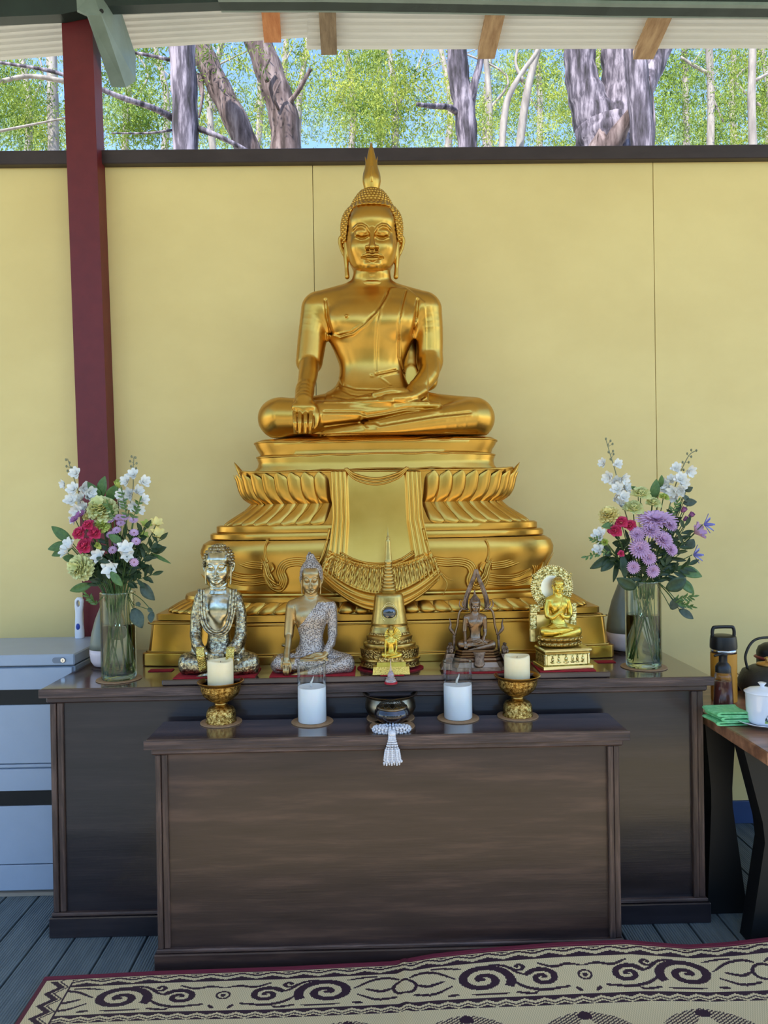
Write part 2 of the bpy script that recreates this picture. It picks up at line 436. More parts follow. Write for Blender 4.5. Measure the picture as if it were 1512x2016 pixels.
# dark beam at top, roof over the altar and the eave sheets beyond
YB = 2.86
zb = W(756, 9, YB).z
def beam_pts(pts, Y, up): return [(W(x, y, Y)) for x, y in pts]
bm_ = MB()
edge = [(-700, 70), (-60, 36), (120, 28), (200, 12), (430, 4), (640, 4), (900, 8), (1200, 14), (1600, 18), (2500, 26)]
lo_ = [W(x, y, YB) for x, y in edge]
bm_.loft([[(p.x, YB, p.z), (p.x, YB+.05, p.z), (p.x, YB+.05, p.z+.22), (p.x, YB, p.z+.22)] for p in lo_])
tag(bm_.build('trim_2', GREENS), kind='structure')
lip = MB(); lip.loft([[(p.x, YB-.02, p.z), (p.x, YB+.06, p.z), (p.x, YB+.06, p.z+.012), (p.x, YB-.02, p.z+.012)] for p in lo_[4:]])
tag(lip.build('trim_3', GREENP), kind='structure')
tag(MB().box((-3.6, -1.3, 3.62), (3.6, YB+.05, 3.68)).build('ceiling', mat('ceiling_lining', srgb(214, 212, 204), rough=.7)), kind='structure')
# ribbed eave sheets
def sheet(name, q00, q10, q11, q01, nrib, xs_, m):
    """q00 near-left q10 near-right q11 far-right q01 far-left"""
    b = MB(); N = nrib*8
    def fn(u, v):
        a = q00.lerp(q10, u).lerp(q01.lerp(q11, u), v)
        ph = (v*nrib) % 1
        a = a+Vector((0, 0, -.007 if .10 < ph < .24 else (-.0015 if .5 < ph < .6 else 0)))
        return a
    b.grid(fn, xs_, N)
    o = b.build(name, m); mod = o.modifiers.new('s', 'SOLIDIFY'); mod.thickness = .002; tag(o, kind='structure'); return o
SL = -.2
def eave(px, y_near, y_far, Yn=3.0):
    a = W(px, y_near, Yn); d = ray(px, y_far)
    # point on ray where z = a.z + SL*(Y-Yn)
    t = (a.z-CAMZ-SL*Yn)/(d.z-SL*d.y)
    return a, Vector((d.x*t, d.y*t, CAMZ+d.z*t))
a, b_ = eave(604, -14, 97); c_, d_ = eave(2500, 4, 92)
sheet('roof_sheet', a, c_, d_, b_, 8, 12, ROOFW)
a, b_ = eave(190, 0, 100); c_, d_ = eave(606, -14, 73)
sheet('roof_sheet', a, c_, d_, b_, 8, 12, ROOFW)
a, b_ = eave(-600, 66, 166); c_, d_ = eave(196, 6, 103)
sheet('roof_sheet', a, c_, d_, b_, 8, 8, ROOFW)
zr = 0
for (xn, yn, xf, yf, wpx, mm, lb) in ((530, -16, 537, 84, 36, TIMB2, 'orange pine roof batten, leftmost of the four under the eave'), (643, -12, 648, 108, 34, TIMB3, 'brown weathered roof batten at the joint of the eave sheets'),
                                  (983, -10, 957, 116, 37, TIMB, 'pale knotty roof batten above the forked slim tree'), (1318, -10, 1266, 117, 44, TIMB, 'pale sawn roof batten above the thick forked tree')):
    Yn = 2.98; a = W(xn, yn, Yn); d = ray(xf, yf)
    a = a-Vector((0, 0, .018)); t = (a.z-CAMZ-SL*Yn)/(d.z-SL*d.y); e = Vector((d.x*t, d.y*t, CAMZ+d.z*t))
    wn = wpx*Yn/FPX/2; we = wpx*.8*Yn/FPX/2+.003; h = .035
    m = MB(); m.loft([[(a.x-wn, a.y, a.z-0), (a.x+wn, a.y, a.z), (a.x+wn, a.y, a.z+h), (a.x-wn, a.y, a.z+h)],
                      [(e.x-wn, e.y, e.z), (e.x+wn, e.y, e.z), (e.x+wn, e.y, e.z+h), (e.x-wn, e.y, e.z+h)]])
    o = m.build('roof_batten', mm); tag(o, lb, 'batten')
# grey green steel beam dropping to the right of the post
g = MB()
def gquad(pts, y): return [Vector((q.x, y, q.z)) for q in pts]
n4 = [W(152, -14, 2.80), W(205, -14, 2.80), W(228, 12, 2.80), W(196, 26, 2.80)]
f4 = [W(214, 166, 3.25), W(243, 170, 3.25), W(260, 164, 3.25), W(262, 105, 3.25)]
g.add([W(150, -10, 2.79), W(178, -10, 2.83), W(222, -10, 2.95), W(218, 168, 3.05), W(243, 171, 3.08), W(262, 160, 3.12), W(172, 33, 2.79), W(152, 24, 2.79), W(262, 110, 3.12), W(196, 30, 2.80)],
      [(0, 1, 9, 6, 7), (1, 2, 8, 5, 4, 9), (6, 9, 4, 3)])
go = g.build('steel_rafter', GREENP); md = go.modifiers.new('s', 'SOLIDIFY'); md.thickness = .012; tag(go, 'grey green steel rafter end hanging just right of the maroon post', 'beam')
bt = MB().tube([W(200, 22, 2.82), W(200, 22, 2.80)], .008, 8).build('bolt', BLACK, go)
# ------------------------------------------------------------------ cabinets
def cabinet(name, label, xl, xr, y0, y1, z1, top_ov, base_h, base_ov, stile, pan):
    T = thing(name, ((xl+xr)/2, (y0+y1)/2, 0), label, 'cabinet')
    MB().box((xl-top_ov, y0-top_ov, z1-.026), (xr+top_ov, y1, z1), bev=.004).build('top_board', WTOP, T)
    e = MB().box((xl-top_ov-.002, y0-top_ov-.004, z1-.027), (xr+top_ov+.002, y0-top_ov, z1-.001), bev=.001); e.build('top_edge', WEDGE, T)
    MB().box((xl-top_ov*.45, y0-top_ov*.45, z1-.048), (xr+top_ov*.45, y1, z1-.0265), bev=.005).build('moulding', WEDGE, T)
    MB().box((xl+.004, y0+.008, base_h*.5), (xr-.004, y1, z1-.05)).build('front_panel', pan, T)
    for (a, b) in ((xl, xl+stile), (xr-stile, xr)):
        MB().box((a, y0-.004, base_h+.001), (a+stile*.46, y0+.012, z1-.049), bev=.002).box((a+stile*.5, y0, base_h+.001), (b, y0+.012, z1-.049), bev=.002).build('stile', WEDGV, T)
    MB().box((xl-base_ov, y0-base_ov, 0), (xr+base_ov, y1, base_h-.012), bev=.003).build('plinth', WEDGE if 0 else pan, T)
    MB().box((xl-base_ov*.5, y0-base_ov*.5, base_h-.0115), (xr+base_ov*.5, y1, base_h), bev=.003).build('moulding', WEDGE, T)
    return T
xl = Wz(78, 1357, H1); xr = Wz(1404, 1332, H1); print('big top front', xl, xr)
yb = (xl.y+xr.y)/2
BF = yb+.022
cabinet('altar_cabinet', 'wide dark stained wooden altar cabinet carrying the gold statue, against the yellow wall', xl.x+.022, xr.x-.022, BF, YW-.10, H1, .022, .075, .012, .038, WPANB)
f0 = Wz(283, 1459, H2); f1 = Wz(1237, 1437, H2); print('front top', f0, f1)
yf = (f0.y+f1.y)/2
fc = cabinet('low_altar_cabinet', 'lower brown wooden altar cabinet standing in front of the wide cabinet', f0.x+.022, f1.x-.022, yf+.022, BF-.016, H2, .022, .06, .01, .034, WPAN)
# low platform board on the wide cabinet
PZ = H1+.018
pa = Wz(325, 1345, H1); pb = Wz(1197, 1330, H1)
PY0 = yb+.012
plat = MB().box((pa.x, PY0, H1+.0005), (pb.x, PY0+.196, PZ), bev=.003).build('platform_board', WTOP); plat.location = (0, 0, 0)
tag(plat, 'long low varnished board under the row of small statues', 'board')
# ------------------------------------------------------------------ woodland
def leafmat(name, c, c2, tr=.35):
    m = bpy.data.materials.new(name); m.use_nodes = True; n = m.node_tree.nodes; L = m.node_tree.links
    n.remove(n['Principled BSDF']); out = n['Material Output']
    tc = n.new('ShaderNodeTexCoord'); nz = n.new('ShaderNodeTexNoise'); nz.inputs['Scale'].default_value = 2.5; L.new(tc.outputs['Object'], nz.inputs['Vector'])
    nz.inputs['Detail'].default_value = 8
    rp = n.new('ShaderNodeValToRGB'); rp.color_ramp.elements[0].position = .35; rp.color_ramp.elements[1].position = .65
    rp.color_ramp.elements[0].color = (*c, 1); rp.color_ramp.elements[1].color = (*c2, 1); L.new(nz.outputs['Fac'], rp.inputs[0])
    d = n.new('ShaderNodeBsdfDiffuse'); t = n.new('ShaderNodeBsdfTranslucent'); mx = n.new('ShaderNodeMixShader'); mx.inputs[0].default_value = tr
    L.new(rp.outputs[0], d.inputs[0]); L.new(rp.outputs[0], t.inputs[0]); L.new(d.outputs[0], mx.inputs[1]); L.new(t.outputs[0], mx.inputs[2]); L.new(mx.outputs[0], out.inputs[0])
    MATS[name] = m; return m
LF1 = leafmat('gum_leaves', srgb(64, 92, 42), srgb(140, 160, 76))
LF2 = leafmat('gum_leaves_yellow', srgb(82, 108, 46), srgb(172, 180, 88))
LF3 = leafmat('gum_leaves_haze_tint', srgb(104, 132, 96), srgb(168, 184, 138))  # paler, greyer leaf green: distance haze put into the colour
BARK = mat('grey_furrowed_bark', srgb(30, 27, 32), srgb(132, 124, 136), c3=srgb(72, 66, 78), rough=.9, scale=1.6, stretch=(9, 9, 1.3), lo=.36, hi=.62, bump=1, bscale=3, bstretch=(9, 9, 1.2))
BARKB = mat('brown_grey_bark', srgb(44, 33, 31), srgb(122, 108, 108), c3=srgb(84, 70, 70), rough=.9, scale=1.6, stretch=(9, 9, 1.3), lo=.34, hi=.66, bump=1, bscale=3, bstretch=(9, 9, 1.2))
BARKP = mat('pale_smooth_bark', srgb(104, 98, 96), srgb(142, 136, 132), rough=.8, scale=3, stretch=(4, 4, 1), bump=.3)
def leaves(blobs, n, L=(.07, .13), seed=1, wid=.26, droop=.8):
    if seed < 300: n = int(n*2.1); L = (L[0]*.62, L[1]*.62)
    """blobs: (centre, radii, weight); returns a mesh of n hanging leaves"""
    g = np.random.default_rng(seed); ws = np.array([b[2] for b in blobs], float); ws /= ws.sum()
    k = g.choice(len(blobs), n, p=ws); Cn = np.array([tuple(b[0]) for b in blobs])[k]; Rd = np.array([b[1] for b in blobs])[k]
    # cluster leaves into twigs for a broken outline
    nt = max(1, n//9); tw = g.integers(0, nt, n); dirs = g.normal(size=(nt, 3)); dirs /= np.linalg.norm(dirs, axis=1)[:, None]; rad = g.random(nt)**.45
    tk = g.choice(len(blobs), nt, p=ws); tc_ = np.array([tuple(b[0]) for b in blobs])[tk]+dirs*rad[:, None]*np.array([b[1] for b in blobs])[tk]
    p = tc_[tw]+g.normal(size=(n, 3))*np.array([b[1] for b in blobs]).mean()*.085
    d = g.normal(size=(n, 3)); d[:, 2] -= droop*1.3; d /= np.linalg.norm(d, axis=1)[:, None]
    s_ = g.normal(size=(n, 3)); s_ -= d*(s_*d).sum(1)[:, None]; s_ /= np.linalg.norm(s_, axis=1)[:, None]
    ln = g.uniform(L[0], L[1], n)[:, None]; w_ = ln*wid*.5
    nn = np.cross(d, s_)*ln*.06
    V = np.stack([p, p+d*ln*.45+s_*w_+nn, p+d*ln, p+d*ln*.45-s_*w_+nn], 1).reshape(-1, 3)
    Q = np.arange(4*n).reshape(-1, 4)
    return npmesh('leaves', V, Q, False)
def tree(label, trunks, blobs, n, lm, bm, seed, L=(.07, .13), name='gum_tree', group=None, wid=.26):
    """trunks: lists of (px, py, Y, radius m)"""
    b0 = trunks[0][0]; base = W(b0[0], b0[1], b0[2])
    T = thing(name, (base.x, b0[2], -.5), label, 'tree', group)
    for i, t in enumerate(trunks):
        pts = [W(x, y, Y) for x, y, Y, r in t]; rs = [q[3] for q in t]
        if i == 0:
            d = pts[0]-pts[1]; e = pts[0]+d*(pts[0].z+.5)/max(.2, -d.z)*.45; e.z = -.5
            pts = [Vector((e.x, e.y, -.5)), pts[0]+d, *pts]; rs = [rs[0]*1.2, rs[0]]+rs; T.location = (e.x, e.y, -.5)
        sp = spline([(*p, ) for p in pts], 5); rr = np.interp(np.linspace(0, len(rs)-1, len(sp)), range(len(rs)), rs)
        rr = [r*(1+(.05 if r > .08 else .02)*math.sin(k*1.7+seed)) for k, r in enumerate(rr)]
        MB().tube(sp, rr, 14 if max(rs) > .08 else 7).build('trunk' if max(rs) > .08 and i == 0 else 'branch', bm, T, smooth=True)
    if n:
        me = leaves([(W(x, y, Y), tuple(r), w_) for x, y, Y, r, w_ in blobs], n, L, seed, wid)
        o = obj('foliage', me, lm, T); o['kind'] = 'stuff'
        me.transform(Matrix.Translation(-T.location))
    return T
# near trunks seen above the wall (pixel, pixel, distance, radius)
tree('straight grey gum tree with deeply furrowed bark, left of the leaning trunk', [[(366, 330, 8, .135), (364, 200, 8, .14), (358, 90, 8, .14), (350, -60, 8, .13)],
     [(340, 232, 8, .04), (300, 212, 7.8, .032), (240, 192, 7.6, .028), (185, 170, 7.5, .022), (100, 140, 7.4, .018), (-20, 120, 7.4, .014)],
     [(388, 252, 8, .035), (430, 268, 8, .028), (478, 292, 8.1, .024), (500, 305, 8.2, .02)], [(336, 118, 8, .02), (290, 108, 8, .018), (240, 100, 8, .014)],
     [(340, 256, 8, .014), (290, 262, 8, .012), (220, 262, 8, .008)]],
     [(290, 150, 9, (1, .7, .5), 1), (420, 120, 9, (.8, .6, .5), .8)], 900, LF1, BARK, 11)
tree('brown leaning gum trunk crossing to the lower right beside the straight one', [[(500, 330, 9, .15), (470, 250, 9, .15), (430, 170, 9, .14), (395, 95, 9, .13), (350, 0, 9, .13)], [(392, 150, 9, .05), (398, 190, 8.9, .02), (392, 232, 8.9, .012)]],
     [], 0, LF1, BARKB, 12)
tree('tall gum trunk with dark stain and a bent side branch, behind the orange batten', [[(562, 330, 9.5, .19), (560, 240, 9.5, .19), (540, 170, 9.5, .185), (515, 100, 9.5, .17), (480, 10, 9.5, .17)],
     [(568, 205, 9.4, .035), (590, 175, 9.3, .028), (612, 135, 9.2, .022)], [(548, 215, 9.3, .02), (540, 190, 9.2, .016), (552, 160, 9.2, .012)], [(526, 160, 9.2, .03), (520, 140, 9.2, .025), (530, 115, 9.2, .02)]],
     [(640, 160, 11, (.7, .6, .6), 1)], 500, LF1, BARKB, 13)
tree('slim grey gum tree forking under the third batten', [[(922, 330, 9, .11), (918, 250, 9, .13), (912, 200, 9, .13), (903, 150, 9, .13), (898, 60, 9, .12)],
     [(924, 210, 9, .07), (934, 165, 8.9, .05), (946, 120, 8.9, .04), (956, 40, 8.9, .04)], [(902, 222, 9, .045), (880, 210, 8.8, .035), (850, 209, 8.6, .03), (822, 205, 8.4, .022)]],
     [(700, 150, 10, (1.3, .8, .6), 1), (790, 200, 10, (1, .8, .6), .9)], 2600, LF2, BARK, 14)
tree('thin bent pale branches growing between the slim fork and the thick forked gum', [[(986, 330, 10, .045), (992, 240, 10, .05), (1002, 190, 10, .045), (1030, 140, 10, .035), (1058, 100, 10, .03), (1080, 40, 10, .03)],
     [(1018, 330, 10.5, .06), (1030, 230, 10.5, .06), (1042, 160, 10.5, .055), (1062, 90, 10.5, .04)], [(1030, 160, 10, .03), (1015, 120, 10, .02), (1030, 60, 10, .02)]],
     [(1060, 240, 12, (1.2, .6, .6), 1)], 900, LF2, BARKP, 15, name='sapling')
tree('thick forked gum tree with furrowed grey bark, largest trunk on the right', [[(1205, 340, 8, .30), (1195, 290, 8, .31), (1185, 245, 8, .30)],
     [(1180, 262, 8, .25), (1158, 200, 8, .20), (1144, 150, 8, .17), (1140, 90, 8, .165), (1130, 0, 8, .16)],
     [(1205, 262, 8, .25), (1224, 210, 8, .22), (1222, 150, 8, .20), (1216, 90, 8, .18), (1210, 0, 8, .17)], [(1238, 235, 8.2, .12), (1266, 180, 8.3, .11), (1290, 130, 8.4, .11), (1310, 80, 8.4, .10), (1330, 20, 8.4, .1)]],
     [], 0, LF1, BARK, 16)
tree('upright lilac-grey trunk standing close in front of the thick forked gum', [[(1268, 330, 7.4, .112), (1262, 230, 7.4, .115), (1254, 150, 7.4, .11), (1250, 90, 7.4, .11), (1246, 0, 7.4, .11)], [(1282, 320, 7.4, .02), (1288, 240, 7.4, .014), (1280, 150, 7.4, .012)]],
     [], 0, LF1, BARK, 17)
tree('brown fallen-looking trunk leaning up against the forked gum', [[(1188, 320, 7.8, .14), (1212, 272, 7.7, .10), (1240, 225, 7.6, .05), (1250, 205, 7.6, .02)]], [], 0, LF1, BARKB, 18)
tree('straight pale sapling between the batten and the right edge', [[(1398, 330, 12, .065), (1400, 200, 12, .06), (1396, 90, 12, .06), (1394, 0, 12, .05)], [(1398, 146, 12, .03), (1370, 132, 12, .03), (1340, 112, 12, .02)], [(1402, 190, 12, .02), (1424, 240, 12, .014)]],
     [(1380, 160, 12.5, (1.2, .9, .9), 1)], 1500, LF1, BARKP, 19, name='sapling')
tree('thin straight grey sapling at the right edge', [[(1484, 330, 11, .06), (1480, 200, 11, .06), (1482, 90, 11, .055), (1480, 0, 11, .05)], [(1484, 160, 11, .03), (1512, 145, 11, .02)]],
     [(1470, 190, 12, (1.0, .9, .9), 1)], 1500, LF1, BARKP, 20, name='sapling')
tree('leafy gum with pale limbs filling the view left of the maroon post', [[(106, 330, 11, .08), (104, 200, 11, .08), (100, 60, 11, .07)], [(0, 160, 10, .03), (60, 150, 10, .03), (130, 160, 10, .035)], [(0, 258, 10, .02), (60, 246, 10, .016), (130, 232, 10, .012)]],
     [(40, 220, 11, (1.0, .8, .7), 1), (10, 170, 10.5, (.6, .8, .4), .6)], 2600, LF1, BARKP, 21)
# more distant rows: crowns and thin trunks
g = random.Random(3)
far = []
lab = ['distant sunlit gum with {} crown behind the wall, {}']
side = ['at the far left edge', 'left of the maroon post', 'just right of the maroon post', 'behind the steel rafter', 'behind the straight furrowed trunk', 'behind the leaning trunk', 'under the orange batten', 'right of the stained trunk', 'above the finial of the statue',
        'left of the slim fork', 'behind the slim fork', 'behind the bent pale branches', 'left of the thick forked gum', 'behind the thick forked gum', 'right of the thick forked gum', 'left of the straight pale sapling', 'behind the straight pale sapling', 'at the far right edge']
for i in range(18):
    px = -40+i*92+g.uniform(-20, 20); Y = 13+g.uniform(0, 4) if i % 2 else 19+g.uniform(0, 5)
    k = Y/14
    tr = [[(px, 340, Y, .07*k), (px+g.uniform(-12, 12), 200, Y, .06*k), (px+g.uniform(-25, 25), 60, Y, .05*k)], [(px, 220, Y, .03), (px+g.uniform(-60, 60), 150, Y, .02), (px+g.uniform(-90, 90), 90, Y, .014)]]
    dens = 1 if i not in (2, 4, 5, 6, 7, 10, 11) else .35
    bl = [(px+g.uniform(-50, 50), yy+g.uniform(-18, 18), Y+g.uniform(-1, 1), (.62*k, .6*k, .42*k), 1) for yy in (110, 165, 215, 262)]
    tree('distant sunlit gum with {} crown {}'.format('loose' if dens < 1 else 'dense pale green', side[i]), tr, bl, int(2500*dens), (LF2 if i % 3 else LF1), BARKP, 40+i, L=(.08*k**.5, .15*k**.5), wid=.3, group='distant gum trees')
for i in range(9):
    px = -60+i*205+g.uniform(-30, 30); Y = 32+g.uniform(0, 5)
    tr = [[(px, 340, Y, .16), (px, 200, Y, .15), (px+g.uniform(-25, 25), 40, Y, .12)]]
    bl = [(px+g.uniform(-100, 100), yy, Y+g.uniform(-1, 1), (2.0, 1.5, 1.0), 1) for yy in ((300, 255, 210, 240) if i in (1, 2, 3) else (300, 250, 200, 150))]
    tree('background gum with haze put into its pale leaf colour, {} of nine in the farthest row'.format(['first', 'second', 'third', 'fourth', 'fifth', 'sixth', 'seventh', 'eighth', 'ninth'][i]), tr, bl, 2000 if i in (1, 2, 3, 4) else 3000, LF3, BARKP, 80+i, L=(.2, .36), wid=.34, group='farthest row of gums')
# unseen trees added behind the camera to darken what the gold reflects
for i, (x, y, r, h) in enumerate(((-6.5, -9, 2.0, 2.6), (-3.2, -10, 2.1, 2.3), (0, -9.5, 2.2, 2.6), (3.4, -10, 2.0, 2.2), (6.8, -9, 2.1, 2.7), (-10, -5, 2, 2.5), (10.5, -5, 2, 2.6))):
    T = thing('gum_tree', (x, y, -.5), 'unseen broad gum tree added behind the camera for darker reflections, {} one counted from the left'.format(['second', 'third', 'fourth', 'fifth', 'sixth', 'first', 'last'][i]), 'tree', 'unseen trees added behind the photographer')
    MB().tube([(x, y, -.5), (x+.1, y, 2), (x-.1, y, 4.4)], [.16, .13, .06], 8).build('trunk', BARK, T)
    me = leaves([((x, y, .4+h*.35), (r, r*.6, h*.6), 1), ((x, y, h), (r*.8, r*.6, 1.0), .6)], 2600, (.25, .42), 300+i, .45)
    o = obj('foliage', me, LF3, T); o['kind'] = 'stuff'; me.transform(Matrix.Translation(-T.location))
# ------------------------------------------------------------------ seated figures
Y0 = 2.71; SP = .0018
ORG = W(741, 864, Y0)
def P(x, y, d):
    q = (W(x, y, Y0+d*SP)-ORG)/SP
    return (q.x, q.y, q.z)
def P2(pts, d): return [(P(x, y, d)[0], P(x, y, d)[2]) for x, y in pts]
def hand_down(F, lift=0):
    # right hand laid over the knee, fingers pointing down
    F.chain([P(600, 768, -74), P(598, 792, -100), P(598, 810, -108)], [17, 18, 14], 7, (1, 1.35, 1))
    F.cap(P(583, 802, -110), P(612, 802, -110), 9, 9, 5)
    for x0, x1, y1, r in ((580, 582, 855, 4.1), (590.5, 590, 864, 4.3), (601.5, 601, 864, 4.3), (612, 610, 858, 4)):
        F.chain([P(x0, 812, -114), P((x0+x1)/2, 833, -127), P(x1, y1, -116)], [r+.2, r, r*.8], .6)
    F.chain([P(614, 798, -104), P(622, 816, -110), P(622, 834, -112), P(619, 842, -112)], [8, 7, 5.6, 4], 3)
def hands_lap(F, both=False):
    # left hand palm up in the lap, fingers towards the viewer's left
    F.chain([P(828, 770, -58), P(800, 784, -82), P(765, 787, -90)], [14, 16, 14], 7, (1, 1, 1.5))
    for (y0, y1, d, x1) in ((779, 783, -78, 712), (783, 789, -86, 694), (787, 795, -93, 684), (790, 797, -99, 690)):
        F.chain([P(768, y0+2, d), P(735, (y0+y1)/2+1, d), P(x1, y1, d)], [6.8, 6.2, 3.8], 2.4)
    F.chain([P(796, 774, -84), P(770, 771, -88), P(738, 777, -88)], [8, 6.5, 4], 3)
def buddha_body(h, pose='earth', robe=True):
    F = Field((-262, -150, -4), (262, 95, 352), h)
    L = []
    for y, a, b, cx, cy in ((868, 125, 82, 741, -4), (830, 120, 80, 741, -4), (800, 104, 70, 738, 0), (785, 86, 62, 736, 2), (768, 76, 54, 734, 4), (750, 68, 49, 733, 4), (725, 64, 46, 732, 4), (700, 71, 48, 731, 3), (670, 84, 53, 731, 1),
                            (640, 95, 56, 731, 0), (615, 108, 53, 731, 2), (596, 110, 45, 730, 5), (582, 88, 38, 730, 7), (572, 62, 34, 731, 8), (562, 44, 33, 731, 8), (545, 39, 34, 732, 6), (520, 38, 34, 732, 6)):
        q = P(cx, y, cy); L.append((q[2], a, b, q[0], cy))
    F.loft(L, 6, 2.35)
    # chest and shoulders
    F.ell(P(690, 632, -34), (44, 24, 32), 14); F.ell(P(772, 632, -34), (44, 24, 32), 14)
    F.chain([P(690, 580, 8), P(630, 606, 6)], [24, 33], 14); F.chain([P(772, 580, 8), P(832, 606, 6)], [24, 33], 14)
    # viewer's left arm
    if pose == 'earth':
        F.chain([P(626, 612, 4), P(616, 660, 0), P(609, 712, -8)], [34, 29.5, 27], 9)
        F.chain([P(610, 706, -8), P(607, 735, -40), P(600, 772, -76)], [20, 19, 16], 2)
        F.chain([P(838, 612, 4), P(845, 660, 4), P(846, 712, 4)], [33, 28, 26], 9)
        F.cap(P(846, 712, 2), P(846, 752, -2), 24, 16, 10)
        F.chain([P(846, 706, -6), P(844, 738, -28), P(812, 776, -66)], [20, 20, 15], 2.5)
        hand_down(F); hands_lap(F)
    elif pose == 'meditate':
        for sx in (-1, 1):
            A = lambda x, y, d: P(731+sx*x, y, d)
            F.chain([A(102, 612, 4), A(122, 665, 2), A(126, 730, -8)], [36, 36, 34], 9)
            F.chain([A(126, 725, -8), A(112, 752, -50), A(58, 776, -92)], [34, 30, 16], 8)
            F.chain([A(126, 740, -5), A(140, 785, -30)], [26, 12], 8)      # wide sleeve
        F.chain([P(690, 782, -98), P(731, 788, -104), P(772, 782, -98)], [13, 13, 13], 5, (1, 1, 1.4))
        for k in range(4):
            F.chain([P(750, 778+4*k, -108), P(708, 780+4*k, -110)], [4.2, 3.4], 1.5)
            F.chain([P(712, 776+4*k, -106), P(754, 778+4*k, -108)], [4.2, 3.4], 1.5)
        F.chain([P(700, 774, -98), P(728, 768, -100)], [5, 4], 2); F.chain([P(762, 774, -98), P(734, 768, -100)], [5, 4], 2)
    elif pose == 'teach':
        for sx in (-1, 1):
            A = lambda x, y, d: P(731+sx*x, y, d)
            F.chain([A(102, 612, 4), A(124, 660, 0), A(122, 706, -12)], [34, 31, 29], 9)
            F.chain([A(122, 702, -12), A(88, 712, -55), A(30, 672+(sx+1)*14, -82)], [25, 21, 13], 6)
            F.ell(A(18, 664+(sx+1)*14, -86), (15, 9, 17), 4)
            for k in range(4): F.chain([A(22-9*k, 658+(sx+1)*14, -90), A(14-8*k, 636+(sx+1)*15, -96)], [4.5, 3.2], 1.5)
            F.chain([A(8, 668+(sx+1)*12, -94), A(-6, 652+(sx+1)*14, -99)], [5, 4], 2)
    if pose == 'earth':
        F.line(P2([(640, 588), (643, 620), (652, 656)], -40), 3.4, 3.2, -90, 10); F.line(P2([(823, 588), (820, 620), (812, 656)], -40), 3.4, 3.2, -90, 10)
    # crossed legs
    F.chain([P(690, 812, 10), P(610, 824, -22), P(548, 824, -46)], [48, 43, 40], 14)
    F.chain([P(790, 812, 10), P(870, 820, -22), P(932, 824, -46)], [48, 44, 42], 14)
    F.chain([P(556, 820, -60), P(640, 820, -78), P(740, 812, -82), P(820, 806, -78)], [37, 30, 22, 17], 7)
    F.chain([P(922, 822, -62), P(850, 832, -86), P(760, 844, -102), P(680, 853, -108), P(640, 857, -108)], [36, 27, 20, 12, 9], 5)
    F.chain([P(690, 803, -90), P(770, 800, -92), P(862, 799, -84)], [6, 8, 8], 3)         # upper foot, sole up
    F.chain([P(672, 852, -112), P(640, 858, -116), P(612, 861, -118)], [8, 6.5, 4], 3)     # lower foot
    for k in range(4): F.cap(P(628-2*k, 853+2.2*k, -116), P(609-1*k, 858+1.5*k, -119), 3, 2.2, 1)
    if robe:
        f = lambda pts: P2(pts, -50)
        # robe covers the viewer's right shoulder; its edge crosses the chest
        if pose != 'meditate': F.poly(f([(764, 560), (758, 585), (738, 618), (712, 640), (690, 652), (664, 655), (640, 648), (640, 800), (842, 800), (842, 640), (838, 590), (800, 555)]), 2.0, 1.2, -130, -12)
        for pts in [] if pose == 'meditate' else ([(766, 562), (757, 588), (740, 616), (716, 640), (694, 655), (668, 660), (646, 650)],
                    [(762, 575), (748, 606), (742, 640), (740, 680), (741, 735), (752, 746), (768, 758)],
                    [(742, 736), (760, 732), (780, 726)], [(800, 566), (792, 600), (784, 640), (786, 700), (806, 750)],
                    [(662, 735), (672, 756), (700, 767), (745, 769), (790, 765)], [(664, 762), (690, 778), (720, 784)],
                    [(655, 780), (700, 792), (740, 792)]):
            F.line(f(pts), 2.2, 2.3, -130, -5); F.line(f([(x+2.5, y+2.5) for x, y in pts]), 2.4, -1.6, -130, -5)
        g = lambda pts: P2(pts, -100)
        for pts in ([(640, 812), (705, 812), (722, 818), (760, 812), (800, 803), (866, 803)],
                    [(640, 838), (690, 832), (735, 828), (800, 812), (862, 806)],
                    [(634, 848), (650, 843), (700, 836), (738, 834), (748, 840), (770, 836), (860, 820), (925, 812)],
                    [(640, 866), (700, 862), (780, 858), (880, 850), (940, 850)],
                    [(716, 815), (708, 828), (722, 842)]):
            F.line(g(pts), 2.6, 2.2, -170, -35); F.line(g([(x, y+4) for x, y in pts]), 3.2, -1.6, -170, -35)
        for k, (x, y) in enumerate(((682, 622),)): F.ell(P(x, y, -60), (3, 3, 3), 1.5)
        F.line(f([(731, 739), (733, 740)]), 2, 2, -130, 0)
    F.cutz(0)
    return F
HC = P(732, 480, 0)
